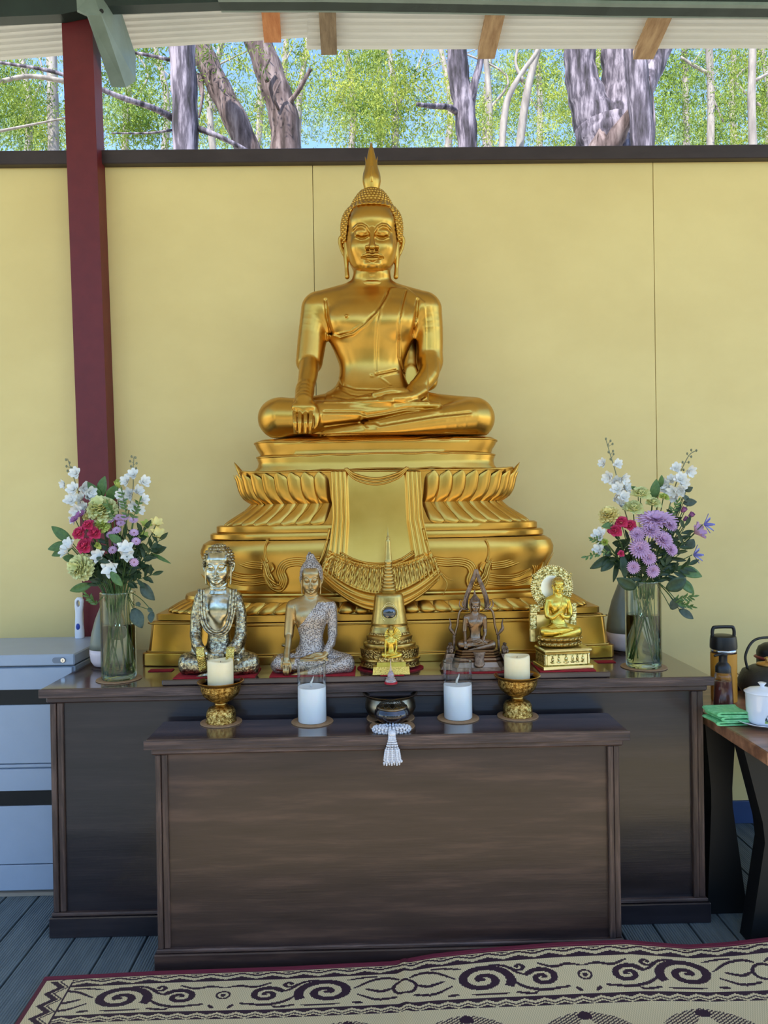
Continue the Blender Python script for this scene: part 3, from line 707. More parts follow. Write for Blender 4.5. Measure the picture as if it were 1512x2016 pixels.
def head_field(h, style='big'):
    F = Field((HC[0]-74, -78, P(732, 585, 0)[2]), (HC[0]+74, 66, P(732, 366, 0)[2]), h)
    c = lambda x, y, d=0: P(x, y, d)
    L = []
    for y, a, b, cy in ((541, 22, 26, -22), (536, 33, 36, -14), (527, 41, 45, -8), (512, 46.5, 52, -3), (490, 50.5, 56, 0), (465, 52.5, 58, 2), (440, 53, 58, 3), (420, 50, 52, 6), (408, 40, 42, 8)):
        q = c(732, y, 0); L.append((q[2], a, b, q[0], cy))
    F.loft(L, 5, 2.45)
    # neck with folds
    L = [(c(732, y)[2], a, b, c(732, y)[0], 6) for y, a, b in ((584, 46, 36), (572, 41, 33), (562, 38, 33), (548, 38, 33), (520, 38, 34))]
    F.loft(L, 4, 2.1)
    for y in (560, 549): F.line(P2([(690, y-3), (712, y), (732, y+1), (752, y), (775, y-3)], -30), 1.8, 1.5, -90, 0)
    F.line(P2([(702, 529), (716, 540), (732, 543), (750, 540), (764, 529)], -40), 2.6, 1.6, -90, 0)
    # cheeks, chin, brow
    F.ell(c(708, 487, -38), (19, 17, 22), 10); F.ell(c(757, 487, -38), (19, 17, 22), 10)
    F.ell(c(733, 522, -46), (15, 12, 9), 8)
    F.ell(c(732, 436, -38), (40, 22, 22), 14)
    # eye sockets and eyeballs, lids
    for sx in (-1, 1):
        E = lambda x, y, d=0: P(732.5+sx*x, y, d)
        F.ell(E(18.5, 462, -60), (16, 9, 11), 6, carve=True)
        F.ell(E(20.5, 459, -47), (13.5, 12.5, 9.5), 4)
        T = lambda pts: P2([(732.5+sx*x, y) for x, y in pts], -56)
        F.line(T([(7, 463), (14, 466), (22, 467), (31, 463.5)]), 1.5, 2.6, -90, -20)
        F.line(T([(6, 465), (14, 470.5), (23, 471.5), (33, 466)]), 1.4, -1.6, -90, -20)
        F.line(T([(8, 461), (14, 463), (22, 464), (31, 460.5)]), 1.2, -1.1, -90, -20)
        F.line(T([(2, 466), (5, 457), (11, 448), (20, 443), (29, 443), (37, 448)]), 2.4, -3.0, -90, -14)
        # nostril and wing
        F.ell(E(9, 487, -63), (5.5, 8, 4.2), 3)
    # nose
    F.chain([c(732.5, 452, -56), c(732.5, 468, -62), c(732.8, 486, -73)], [4, 4.6, 6], 4)
    F.line(P2([(722, 493), (733, 495), (744, 493)], -60), 1.6, 1.5, -90, -20)
    # lips
    F.chain([c(714, 504, -53), c(724, 501, -60), c(731, 502.5, -62), c(734, 502.5, -62), c(742, 501, -60), c(752, 504, -53)], [1.5, 3.6, 3.4, 3.4, 3.6, 1.5], 2)
    F.chain([c(717, 507, -54), c(733, 510.5, -60), c(749, 507, -54)], [1.5, 4.2, 1.5], 2)
    F.line(P2([(711, 504), (722, 506), (728, 505), (733, 506.5), (739, 505), (745, 506), (755, 504)], -60), 1.3, 2.6, -95, -30)
    F.line(P2([(729, 494), (728, 499)], -60), 1.3, -.8, -90, -30); F.line(P2([(737, 494), (738, 499)], -60), 1.3, -.8, -90, -30)
    # ears
    for sx in (-1, 1):
        E = lambda x, y, d=0: P(731.5+sx*x, y, d)
        F.chain([E(53, 470, 2), E(60, 467, 6), E(62, 476, 8), E(58, 492, 6), E(52, 506, 2), E(49, 520, 0)], [4, 4, 4.4, 4, 3.6, 3.4], 2.5)
        F.chain([E(50, 478, 0), E(50, 505, 0), E(49, 528, 0), E(48, 545, 0)], [5, 4.6, 4, 5], 2.5, (1, .8, 1))
    return F
def hair_field(h, style='big'):
    top = {'big': 372, 'pointed': 352, 'round': 386, 'tiny': 372}[style]
    F = Field((HC[0]-80, -80, P(732, 500, 0)[2]), (HC[0]+80, 80, P(732, top-8, 0)[2]), h)
    c = lambda x, y, d=0: P(x, y, d)
    if style == 'pointed': tb = ((499, 58, 50, 20), (470, 62, 62, 8), (445, 63.5, 64, 6), (428, 60, 61, 7), (412, 52, 53, 8), (395, 38, 38, 8), (375, 22, 22, 8), (360, 14, 14, 8), (354, 11, 11, 8))
    elif style == 'round': tb = ((499, 58, 50, 20), (470, 62, 62, 8), (445, 62, 64, 6), (424, 56, 59, 7), (410, 45, 50, 8), (400, 33, 36, 8), (392, 22, 24, 8), (388, 12, 14, 8))
    else: tb = ((499, 57, 48, 22), (470, 61.5, 60, 10), (445, 63, 64, 6), (428, 60, 61, 7), (417, 54, 55, 8), (409, 46, 46, 8), (396, 39, 38, 8), (384, 31, 30, 8), (377, 25, 25, 8), (374, 20, 20, 8))
    L = []
    for y, a, b, cy in tb: q = c(732, y, 0); L.append((q[2], a, b, q[0], cy))
    F.loft(L, 2, 2.1)
    X = F.ax[0][:, None, None]-HC[0]; Y = F.ax[1][None, :, None]-8; Z = F.ax[2][None, None, :]
    th = np.arctan2(X, -Y)
    if style == 'round': n, pz, am = 15, 12.0, 7.5
    elif style == 'pointed': n, pz, am = 26, 7.5, 3.0
    else: n, pz, am = 34, 6.4, 3.4
    row = np.floor(Z/pz); ph = np.where(row % 2 == 0, 0., .5)
    bump = np.abs(np.cos(pi*((th*n/(2*pi)+ph))))*np.abs(np.sin(pi*Z/pz))
    F.D -= ((bump-.45)*am).astype(np.float32)
    # open the face: carve region in front below the hair line
    zl = P(732, 421, 0)[2]; fx = np.abs(X); lim = zl-np.clip((fx-30)/16, 0, 1)**2*26-np.clip(fx-46, 0, 99)*6
    cut = np.maximum(np.maximum(Z-lim, F.ax[1][None, :, None]+6-np.clip((fx-40), 0, 20)*.2), fx-56)
    F.D = np.maximum(F.D, -cut.astype(np.float32))
    cut2 = np.maximum(F.ax[1][None, :, None]-4, Z-P(732, 478, 0)[2]); F.D = np.maximum(F.D, -cut2)
    F.line([(P(732, 0, 0)[0]+x*1., zl+1.5-(max(0, abs(x)-30)/16)**2*26) for x in range(-46, 47, 4)], 2.2, -1.5, -90, -4)
    return F
def place(me, name, m, parent, s=1):
    o = obj(name, me, m, parent); return o
def xf(me, s, ang=0, dz=0, dx=0, dy=0, ref=None):
    """scale a mesh of canonical units to metres (about ref for the head)"""
    n = len(me.vertices); a = np.empty(n*3, np.float32); me.vertices.foreach_get('co', a); a = a.reshape(-1, 3)
    if ref is not None:
        k, c0 = ref; a = (a-np.array(c0))*k+np.array(c0)
    a = a*s+np.array((dx, dy, dz)); me.vertices.foreach_set('co', a.ravel().astype(np.float32)); me.update()
    return me
NECK = P(732, 562, 6)
# ---- the large gold figure
big = thing('buddha_statue', ORG, 'large gold Buddha statue touching its knee, flame on head, on the tall pedestal', 'statue')
F = buddha_body(1.55); me = F.mesh('body', SP, (0, 0, 0)); obj('body', me, GOLD, big)
F = head_field(1.15); hd = obj('head', F.mesh('head', SP, (0, 0, 0)), GOLD, big)
F = hair_field(1.2); obj('hair_curls', F.mesh('hair', SP, (0, 0, 0)), GOLD, hd)
def L3(x, y, d): return ORG + Vector(P(x, y, d))*SP
def px_lathe(b, tab, Y, n=32, sq=1, axis=None, **k):
    """tab of (x_left, x_right, y) pixels at depth Y -> lathe"""
    rings = []
    for x0, x1, y in tab:
        c = W((x0+x1)/2, y, Y); r = (W(x1, y, Y)-W(x0, y, Y)).length/2
        cx = axis if axis is not None else c.x
        rings.append([(cx+r*math.cos(2*pi*j/n), Y+r*sq*math.sin(2*pi*j/n), c.z) for j in range(n)])
    return b.loft(rings)
fl_ = MB()
hy = Y0+8*SP; hx = L3(732, 375, 8).x
prof = [(0, 371), (13, 371.5), (15, 373), (16.5, 367), (18.5, 358), (18.3, 350), (15.8, 341), (13, 332), (10.5, 322), (8.4, 312), (6.4, 302), (4, 292), (2, 285), (.3, 279)]
rings = []
for r, y in prof:
    z = W(731, y, hy).z; ring = []
    for j in range(40):
        a = 2*pi*j/40; k = 1+.09*math.cos(4*a)*(1 if y < 350 else .1)
        ring.append((hx+r*k*SP*math.cos(a), hy+r*k*SP*.85*math.sin(a), z))
    rings.append(ring)
fl_.loft(rings).build('flame_finial', GOLD, big, smooth=True, sharp=50)
for a, top_, r_ in ((0, 308, 5.6), (pi, 308, 5.6), (-pi/2, 326, 6.5), (pi/2, 326, 6.5)):       # flame tongues growing out of the bulb
    P_ = spline([(hx+rr*SP*math.cos(a), hy+rr*SP*.85*math.sin(a), W(731, y, hy).z) for rr, y in ((12, 364), (13.5, 352), (11.5, 336), (10.2, 322) if top_ == 308 else (10.5, 332), (12.8, top_) if top_ == 308 else (9.5, top_))], 6)
    N = len(P_); MB().tube(P_, [r_*SP*(1-(i/(N-1))**1.6)**.8*(.8+.2*min(1, i/5))+.0003 for i in range(N)], 10, flat=.8).build('flame_tongue', GOLD, big, smooth=True)
# ------------------------------------------------------------------ pedestal of the large statue
YC = 2.73
AX = W(742, 1000, YC).x
PXM = YC/FPX
def bdep(hw): return .24*(hw/438)**.8
def supe(a, b, th, p=3.0):
    c, s_ = math.cos(th), math.sin(th); e = 2/p
    return (math.copysign(abs(c)**e, c)*a, math.copysign(abs(s_)**e, s_)*b)
def plan_tab(p=3.0, n=720):
    # arc length parameter over the unit-ish plan (a=1,b=.55), front half, left to right
    pts = [supe(1, .5, pi+pi*i/n, p) for i in range(n+1)]
    L = [0]
    for i in range(n): L.append(L[-1]+math.dist(pts[i], pts[i+1]))
    return [l/L[-1] for l in L], [pi+pi*i/n for i in range(n+1)]
_pl, _pt = plan_tab()
def th_at(s): return float(np.interp(s, _pl, _pt))
def zf(y, hw): return W(742, y, YC-bdep(hw)).z
def ring(hw, z, p=3.0, n=120, lift=0, wav=0):
    out = []
    for j in range(n):
        th = 2*pi*j/n; x, y = supe(hw*PXM, bdep(hw), th, p)
        out.append((AX+x, YC+y, z+lift*abs(x/(hw*PXM))**6+wav*math.sin(3*th+hw)))
    return out
def tier(tab, name, parent, p=3.0, n=120, sharp=28, wav=0):
    return MB().loft([ring(hw, zf(y, hw), p, n, (r[0] if r else 0), wav) for hw, y, *r in tab]).build(name, GOLD, parent, smooth=True, sharp=sharp)
ped = thing('statue_pedestal', (AX, YC, H1), 'tall tiered gold pedestal with lotus petals and draped cloth under the large gold Buddha', 'pedestal')
CB = thing  # (cushion belongs to the statue)
off = big
cu_ = [(215, 859), (229, 861), (236, 866), (233, 874), (227, 884), (225, 890), (231, 893), (232, 897), (229, 906), (231, 915), (237, 922), (238, 927), (200, 928)]
MB().loft([ring(hw, zf(y, hw), 3.2, 160, 0, .0022) for hw, y in cu_][::-1]).build('folded_cloth_seat', GOLD, big, smooth=True, sharp=40)
fr = MB()
for hw, y in ((236, 866), (232, 894), (238, 924)):
    pts = []
    for i in range(61):
        th = pi+pi*i/60; x, yy = supe(hw*PXM, bdep(hw), th, 3.2)
        pts.append((AX+x, YC+yy-.001, zf(y, hw)+.0022*math.sin(3*th+hw)+.002*math.sin(i*1.3)*(1 if 20 < i < 40 else 0)))
    fr.tube(pts, .0032, 6)
fr.build('cloth_hem', GOLD, big, smooth=True)
tier([(238, 990), (246, 985), (256, 972), (261, 955), (264, 938), (270, 927, .006), (262, 925.5, .006), (236, 928.6)][0:8], 'lotus_cup', ped)
tier([(297, 1031), (290, 1027), (268, 1010), (246, 994), (238, 989)], 'lotus_skirt', ped)
tier([(200, 1046.5), (310, 1046.5), (312, 1044), (312, 1034), (308, 1031.5), (200, 1031)], 'slab', ped)
tier([(200, 1060), (322, 1060), (324, 1058), (324, 1050), (320, 1047), (200, 1047)], 'slab', ped)
tier([(320, 1166), (326, 1160), (322, 1145), (326, 1128), (335, 1112), (342, 1096), (343, 1083), (338, 1070), (326, 1062), (200, 1061)], 'bulged_drum', ped)
tier([(300, 1184), (372, 1184), (374, 1180), (372, 1174), (352, 1170), (350, 1167), (300, 1166)], 'moulding', ped)
tier([(404, 1207), (400, 1204), (382, 1192), (368, 1184.5), (300, 1184)], 'lower_lotus_skirt', ped)
def poly_ring(hw, z):
    a = hw*PXM; b = bdep(hw); q = [(-.70, -1), (.70, -1), (.745, -.90), (.775, -.87), (.80, -.70), (.985, -.62), (1, -.55), (1, 1), (-1, 1), (-1, -.55), (-.985, -.62), (-.80, -.70), (-.775, -.87), (-.745, -.90)]
    return [(AX+x*a, YC+y*b, z) for x, y in q]
def ptier(tab, name): return MB().loft([poly_ring(hw, zf(y, hw) if y else H1+.0008) for hw, y in tab]).build(name, GOLD, ped)
ptier([(408, 1222), (416, 1221), (416, 1210), (412, 1208), (300, 1207.5)], 'top_slab')
b1 = ptier([(442, 0), (442, 1289), (432, 1286), (430, 1283), (424, 1226), (420, 1223), (300, 1222.5)], 'base_block')
mod = b1.modifiers.new('b', 'BEVEL'); mod.width = .004; mod.segments = 2; mod.limit_method = 'ANGLE'
rid = MB()
for hw, y, r in ((430, 1228, .003), (434, 1286, .0035)):
    q = poly_ring(hw, zf(y, hw)); rid.tube(q[9:]+q[:7], r, 6)
rid.build('base_moulding', GOLD, ped, smooth=True)
# petals
def petal_on(tab, s0, ds, bulge, name, tipz, up=True, nu=8, nv=9, curl=0):
    """tab: (hw, y) from root to tip; petal centred at arc s0, width ds"""
    T = [(hw, zf(y, hw)) for hw, y in tab]
    vv = np.linspace(0, 1, len(T)); hs = [t[0] for t in T]; zs = [t[1] for t in T]
    def fn(u, v):
        U = 2*u-1
        wv = .5*ds*(.70+.30*math.sin(min(v/.55, 1)*pi/2))*math.sqrt(max(0, 1-max(0, (v-.72)/.285)**2.2))
        s_ = s0+U*max(wv, .02*ds)
        vz = v
        hw = float(np.interp(vz, vv, hs)); z = float(np.interp(vz, vv, zs))
        th = th_at(min(max(s_, .001), .999))
        x, y = supe(hw*PXM, bdep(hw), th); 
        bl = bulge*(1-U*U)**.6*math.sin(pi*min(1, .12+v*.86))**.7+.0015+curl*v**3
        bl += .0028*(1 if abs(abs(U)-.86) < .12 else 0)*math.sin(pi*min(v+.1, 1))
        l = math.hypot(x, y*1.4)+1e-6
        return (AX+x+x/l*bl, YC+y+y*1.4/l*bl, z+(.0015*(1-U*U)))
    return MB().grid(fn, nu, nv).build(name, GOLD, ped, smooth=True)
n1 = 27
for i in range(n1):
    s0 = (i+.5)/n1
    if abs(supe(1, 1, th_at(s0))[0]*262) < 76: continue
    petal_on([(240, 990), (251, 981), (258, 968), (262, 954), (266, 941), (274, 929)], s0, 1.02/n1, .016, 'lotus_petal', 0, curl=.004)
    petal_on([(240, 989), (249, 1001), (262, 1010), (276, 1019), (288, 1027), (295, 1033)], s0, 1.02/n1, .013, 'lotus_petal', 0, up=False, curl=.003)
n2 = 35
for i in range(n2):
    s0 = (i+.5)/n2
    petal_on([(368, 1184), (378, 1190), (388, 1197), (398, 1203), (403, 1208)], s0, 1.02/n2, .012, 'lotus_petal', 0, up=False, nv=7, curl=.003)
# pointed corner leaves of the rim
for sx in (-1, 1):
    pts = spline([(742+sx*238, 984, 0), (742+sx*256, 960, 0), (742+sx*266, 936, 0), (742+sx*281, 910, 0)], 6)
    cl = MB().tube([W(p[0], p[1], YC-.05) for p in pts], [.026*math.sin(pi*min(1, .25+.75*(i/(len(pts)-1))))**.8+.001 for i in range(len(pts))], 8, flat=.55, up=(0, 0, 1))
    cl.build('corner_leaf', GOLD, ped, smooth=True)
    pts = [(742+sx*(405), 1200), (742+sx*(416), 1197), (742+sx*424, 1190)]
for hw, y in ((266, 927),):
    pts = []
    for i in range(81):
        th = pi+pi*i/80; x, yy = supe(hw*PXM, bdep(hw), th); q = abs(x/(hw*PXM))
        pts.append((AX+x, YC+yy, zf(y, hw)+.010*q**8+.0005))
    MB().tube(pts, .0045, 6).build('lotus_rim', GOLD, ped, smooth=True)
# scrolls and swags on the drum
def drumY(x, hw=342, p=3.0):
    a = hw; t = min(abs(x-742)/a, .999); return YC-bdep(hw)*(1-t**p)**(1/p)
def band(pts, name, r=.0042, n=3, sep=.0075, off_=.004, taper=True, hw=336):
    P_ = spline([(x, y, 0) for x, y in pts], 7); b = MB(); N = len(P_)
    for k in range(n):
        o = (k-(n-1)/2)*sep/PXM; path = []
        for i, q in enumerate(P_):
            t = P_[min(i+1, N-1)]-P_[max(i-1, 0)]; t.normalize(); nx_, ny_ = -t.y, t.x
            tp = 1 if not taper else min(1, .25+3*(1-i/(N-1)))
            x, y = q.x+nx_*o*tp, q.y+ny_*o*tp
            path.append(W(x, y, drumY(x, hw)-off_))
        b.tube(path, [r*(1 if not taper else min(1, .3+3*(1-i/(N-1)))) for i in range(N)], 7)
    return b.build(name, GOLD, ped, smooth=True)
ML = lambda pts: [(742*2-x, y) for x, y in pts]
scroll = [(852, 1104), (880, 1107), (902, 1106), (922, 1111), (931, 1126), (926, 1144), (933, 1157), (947, 1152), (957, 1132), (961, 1112), (963, 1103)]
band(scroll, 'scroll_band', .0052, 4, .0078)
band(ML(scroll), 'scroll_band', .0052, 4, .0078)
sw1 = [(966, 1114), (992, 1111), (1016, 1103), (1036, 1096), (1050, 1106), (1056, 1122), (1052, 1140)]
band(sw1, 'swag_band', .0048, 4, .0074); band(ML(sw1), 'swag_band', .0048, 4, .0074)
for sw in ([(962, 1132), (990, 1136), (1020, 1132), (1046, 1118)], [(956, 1146), (990, 1150), (1025, 1146), (1050, 1134)]):
    band(sw, 'swag_fold', .004, 2, .007); band(ML(sw), 'swag_fold', .004, 2, .007)
for mir in (0, 1):
    f = (lambda p: p) if not mir else ML
    for c in ([(957, 1062), (962, 1076), (962, 1094), (958, 1108)], ): band(f(c), 'drum_seam', .0022, 2, .004, .006, False, 343)
    # curling flame leaves at the corners
    for k, c in enumerate(([(940, 1150), (956, 1136), (962, 1118), (970, 1100)], [(930, 1158), (948, 1156), (956, 1146)], [(950, 1128), (946, 1118), (952, 1108)], [(1062, 1146), (1070, 1126), (1080, 1106), (1090, 1088)], [(1056, 1130), (1066, 1112), (1070, 1098)], [(1066, 1158), (1078, 1142), (1088, 1130)])):
        c = f(c); P_ = spline([(x, y, 0) for x, y in c], 6); N = len(P_)
        dd = .014 if c[0][0] < 1060 and c[0][0] > 430 else -.03
        MB().tube([W(q.x, q.y, (drumY(q.x, 336)-dd if dd > 0 else YC-.10)) for q in P_], [lerp(.0105, .0012, (i/(N-1))**1.3)*(.5+.5*min(1, i/3)) for i in range(N)], 8, flat=.6).build('flame_leaf', GOLD, ped, smooth=True)
# the draped cloth over the front
_cy = np.polyfit(np.array([920, 935, 1000, 1040, 1090, 1150, 1180, 1210])-1060., [2.546, 2.5435, 2.541, 2.537, 2.528, 2.506, 2.485, 2.468], 4)
def clothY(y): return float(np.polyval(_cy, min(max(y, 915), 1215)-1060.))
v_ = [0, .35, .62, .80, .90, 1]
xl_ = [652, 655, 647, 634, 632, 640]; xr_ = [828, 833, 848, 862, 868, 860]
ye = [927, 1020, 1084, 1112, 1130, 1146]; yc_ = [927, 1030, 1110, 1168, 1188, 1204]
def cloth(u, v):
    U = 2*u-1; x = lerp(np.interp(v, v_, xl_), np.interp(v, v_, xr_), u)
    e = np.interp(v, v_, ye); c = np.interp(v, v_, yc_); y = e+(c-e)*(1-abs(U)**2.0)
    o = 0
    aU = abs(U)
    if v < .62:
        if aU > .66: o = .0055*abs(math.sin((aU-.66)/.34*pi*3.5))+.004
        elif aU > .63: o = .004*(aU-.63)/.03
    elif v < .80:
        t = (v-.62)/.18
        o = .004+.0045*abs(math.sin(t*pi))**.5*abs(math.sin(U*pi*9))*(1-.5*t)+(.004 if t < .12 else 0)+.003*abs(math.sin(U*pi*18+t*9))
        if aU > .72: o += .004*math.sin((aU-.72)/.28*pi*2.5)
    else:
        t = (v-.80)/.20; o = .003+.012*t**.6*(1-.3*t)+.006*abs(math.sin(t*pi*3))
    return W(x, y, clothY(y)-.004-o-.006*(1-U*U)*v)
cl = MB().grid(cloth, 200, 110).build('draped_cloth', GOLD, ped, smooth=True)
m = cl.modifiers.new('s', 'SOLIDIFY'); m.thickness = -.006; m.offset = -1
b = MB()
for k in range(3):
    P_ = spline([(682-k*2, 922, 0), (700, 934+k*5, 0), (741, 942+k*6, 0), (782, 932+k*5, 0), (801+k*2, 920, 0)], 8)
    b.tube([W(q.x, q.y, 2.540-.004) for q in P_], .0042-.0006*k, 7)
b.build('top_swag', GOLD, ped, smooth=True)
b = MB()
for ln in ([(672, 1088), (700, 1102), (741, 1111), (785, 1102), (813, 1085)], [(668, 1093), (700, 1108), (741, 1117), (785, 1108), (817, 1090)]):
    b.tube([W(q.x, q.y, clothY(q.y)-.016) for q in spline([(x, y, 0) for x, y in ln], 6)], .003, 7)
b.build('cloth_border', GOLD, ped, smooth=True)
# teardrop fringe
for i in range(27):
    U = -1+2*(i+.5)/27
    x = lerp(642, 856, (U+1)/2); y0 = 1088+24*(1-U*U); sl = 1.4*U
    b = MB()
    for k, (dx, dy, L_, w_) in enumerate(((0, 6, 12, .0052), (0, 17, 24, .0048))):
        def fn(u, v, dx=dx, dy=dy, L_=L_, w_=w_):
            wv = math.sin(pi*min(1, v*.93+.05))**.7*(1-v*.55); a = (u*2-1)
            yy = y0+dy+v*L_*1.15; q = W(x+dx+sl*(dy+v*L_)*.22, yy, clothY(yy)-.017-.005*(1-a*a)*wv-.004*(1-U*U))
            return q+Vector((a*w_*wv, 0, 0))
        b.grid(fn, 4, 7)
    b.ball(W(x, y0+6, clothY(y0)-.022-.004*(1-U*U)), .0036, 6, 4)
    b.build('fringe_tassel', GOLD, ped, smooth=True)
# skirt ends flaring right and left
for sx in (-1, 1):
    for k, c in enumerate(([(833, 1040), (842, 1084), (858, 1116), (880, 1138), (893, 1143)], [(838, 1062), (850, 1100), (868, 1130), (880, 1150), (872, 1172)], [(856, 1110), (862, 1130), (856, 1148), (820, 1172)])):
        c = c if sx > 0 else [(741*2-x, y) for x, y in c]
        P_ = spline([(x, y, 0) for x, y in c], 7); N = len(P_)
        MB().tube([W(q.x, q.y, clothY(q.y)-.010+.02*(i/N)) for i, q in enumerate(P_)], [lerp(.007, .0022, i/(N-1)) for i in range(N)], 8, flat=.6).build('cloth_fold', GOLD, ped, smooth=True)
# robe hanging behind the statue's left arm
F = Field((20, 10, -4), (110, 70, 215), 2.6)
F.chain([P(800, 640, 30), P(806, 700, 30), P(812, 770, 20)], [16, 26, 30], 6, (1, 1.8, 1))
obj('robe_drape', F.mesh('robe_drape', SP, (0, 0, 0)), GOLD, big)
# red felt corners
for sx, x, y, lb in ((-1, 318, 1320, 'red felt pad peeking out under the left corner of the gold pedestal'), (1, 1186, 1303, 'red felt pad peeking out under the right corner of the gold pedestal')):
    q = Wz(x, y, H1)
    o = MB().box((q.x-.04, q.y-.02, H1+.0002), (q.x+.04, q.y+.015, H1+.0026)).build('felt_pad', RED); tag(o, lb, 'felt pad', 'red felt pads')
# ------------------------------------------------------------------ small statues on the platform board
YS = PY0+.075
SV1 = mat('antique_silver_gilt', srgb(150, 144, 120), srgb(222, 214, 184), rough=.22, metal=1, scale=30, bump=.08, bscale=60)
SV2 = mat('chased_silver_robe', srgb(92, 84, 72), srgb(206, 194, 156), c3=srgb(158, 148, 124), rough=.33, metal=1, scale=110, kind='noise', lo=.38, hi=.6, bump=1, bscale=170, bkind='voronoi', bdist=.0010)
BZ1 = mat('pale_bronze_skin', srgb(168, 142, 98), srgb(184, 158, 112), rough=.36, metal=1, scale=12)
BZ2 = mat('grey_filigree_robe', srgb(70, 64, 62), srgb(196, 184, 174), c3=srgb(140, 130, 124), rough=.5, metal=.75, scale=230, kind='voronoi', lo=.1, hi=.6, bump=1, bscale=230, bkind='voronoi', bdist=.0016)
BZ3 = mat('dark_bronze', srgb(122, 100, 80), srgb(146, 122, 100), rough=.3, metal=1, scale=12)
BZ4 = mat('rough_bronze', srgb(92, 74, 60), srgb(160, 134, 112), rough=.5, metal=.9, scale=45, bump=.8, bscale=90, bkind='noise')
AG1 = mat('antique_gold', srgb(150, 120, 62), srgb(206, 176, 104), rough=.32, metal=1, scale=12, bump=.05)
AG2 = mat('antique_gold_relief', srgb(84, 60, 32), srgb(220, 192, 122), c3=srgb(164, 132, 70), rough=.4, metal=1, scale=160, lo=.4, hi=.6, bump=1, bscale=240, bkind='voronoi', bdist=.0018)
PG1 = mat('pale_polished_gold', srgb(236, 222, 160), srgb(244, 232, 178), rough=.28, metal=1, scale=10)
PG2 = mat('pale_gold_relief', srgb(128, 112, 56), srgb(244, 232, 170), c3=srgb(206, 190, 120), rough=.36, metal=1, scale=150, lo=.4, hi=.58, bump=1, bscale=260, bkind='voronoi', bdist=.0015)
BG = mat('bright_gold', srgb(206, 176, 70), srgb(226, 198, 96), rough=.3, metal=1, scale=20)
def smallbody(pose, h=3.3):
    return buddha_body(h, pose).mesh('body', 1, (0, 0, 0))
EB = smallbody('earth', 3.0); MBd = smallbody('meditate', 3.0); TB = smallbody('teach', 3.4)
HD = head_field(1.7).mesh('head', 1, (0, 0, 0)); HP = hair_field(1.7, 'pointed').mesh('hair', 1, (0, 0, 0)); HR = hair_field(1.6, 'round').mesh('hair', 1, (0, 0, 0))
def clone(me, mats, fn=None):
    m = me.copy()
    for q in mats: m.materials.append(q)
    if fn:
        n = len(m.polygons); c = np.empty(n*3, np.float32); m.polygons.foreach_get('center', c); c = c.reshape(-1, 3)
        idx = np.array(fn(c[:, 0], c[:, 1], c[:, 2]), np.int32); m.polygons.foreach_set('material_index', idx); m.update()
    return m
def figure(T, bm, hm, rm, s, kx, kz, hs, hz, ang=0, dz=0):
    """body, head and hair meshes scaled to metres and placed under thing T"""
    def sc(me, S3, off=(0, 0, 0)):
        me.transform(Matrix.Translation(off) @ Matrix.Diagonal((*S3, 1))); return me
    obj('body', sc(bm, (s*kx, s*kx, s*kz), (0, 0, dz)), None, T)
    k = s*hs; nz = NECK[2]; of = (NECK[0]*(s*kx-k), NECK[1]*(s*kx-k), dz+nz*(s*kz-k*hz))
    h = obj('head', sc(hm, (k, k, k*hz), of), None, T)
    obj('hair_curls', sc(rm, (k, k, k*hz), of), None, h)
    return h
def felt(x0, x1, y, lb, round_=False):
    a = Wz(x0, y, PZ); b = Wz(x1, y, PZ); c = (a+b)/2; r = (b.x-a.x)/2; Yc_ = YS
    m = MB(); n = 28
    if round_: ring_ = [(c.x+r*math.cos(2*pi*j/n), Yc_+.038+min(r, .072)*math.sin(2*pi*j/n)) for j in range(n)]
    else: ring_ = [(c.x-r, Yc_-.066), (c.x+r, Yc_-.066), (c.x+r, Yc_+.066), (c.x-r, Yc_+.066)]
    m.loft([[(x, y_, PZ+.0003) for x, y_ in ring_], [(x, y_, PZ+.0035) for x, y_ in ring_]])
    o = m.build('felt_pad', RED); tag(o, lb, 'felt pad', 'red felt pads'); return c
SZ = PZ+.0037
kp = YS/FPX
def front(x, y=None): return W(x, 1300, YS).x
# 1 silver figure in robes, hands in the lap
felt(356, 509, 1324, 'red felt pad under the silver robed meditating statue')
T = thing('small_buddha_statue', (front(433), YS+.01, SZ), 'silver and gold toned meditating Buddha statuette with snail curls and open robe, leftmost', 'statue', 'small statues on the board')
s1 = 164*kp/472
def robe1(x, y, z):
    chest = (y < 20) & (((z > 225) & (np.abs(x) < 64)) | ((x/64)**2+((z-225)/68)**2 < 1))
    neck = (z > 285)
    hands = (y < -84) & (z < 98) & (z > 62) & (np.abs(x) < 66)
    return np.where(chest | neck | hands, 0, 1)
hd1 = figure(T, clone(MBd, [SV1, SV2], robe1), clone(HD, [SV1]), clone(HR, [BZ4 if 0 else SV2]), s1, .98, 1.53, 1.38, 1.02)
Q1 = lambda x, y, d=0: Vector((front(433)+(x-433)*kp, YS+.01+d, W(x, y, YS).z))
col = MB()
pts = [(410, 1156), (411, 1180), (412, 1205), (418, 1225), (434, 1238), (450, 1230), (458, 1210), (461, 1180), (462, 1156)]
for o_, r_ in ((0, .004), (5.5, .0042), (10, .003)):
    P_ = spline([(434+(x-434)*(1+o_/26), y+(o_*.8 if 1215 < y else 0), 0) for x, y in pts], 6)
    col.tube([Q1(q.x, q.y, -.058-.010*math.sin(pi*i/(len(P_)-1))) for i, q in enumerate(P_)], r_, 7)
col.build('robe_collar', SV2, T, smooth=True)
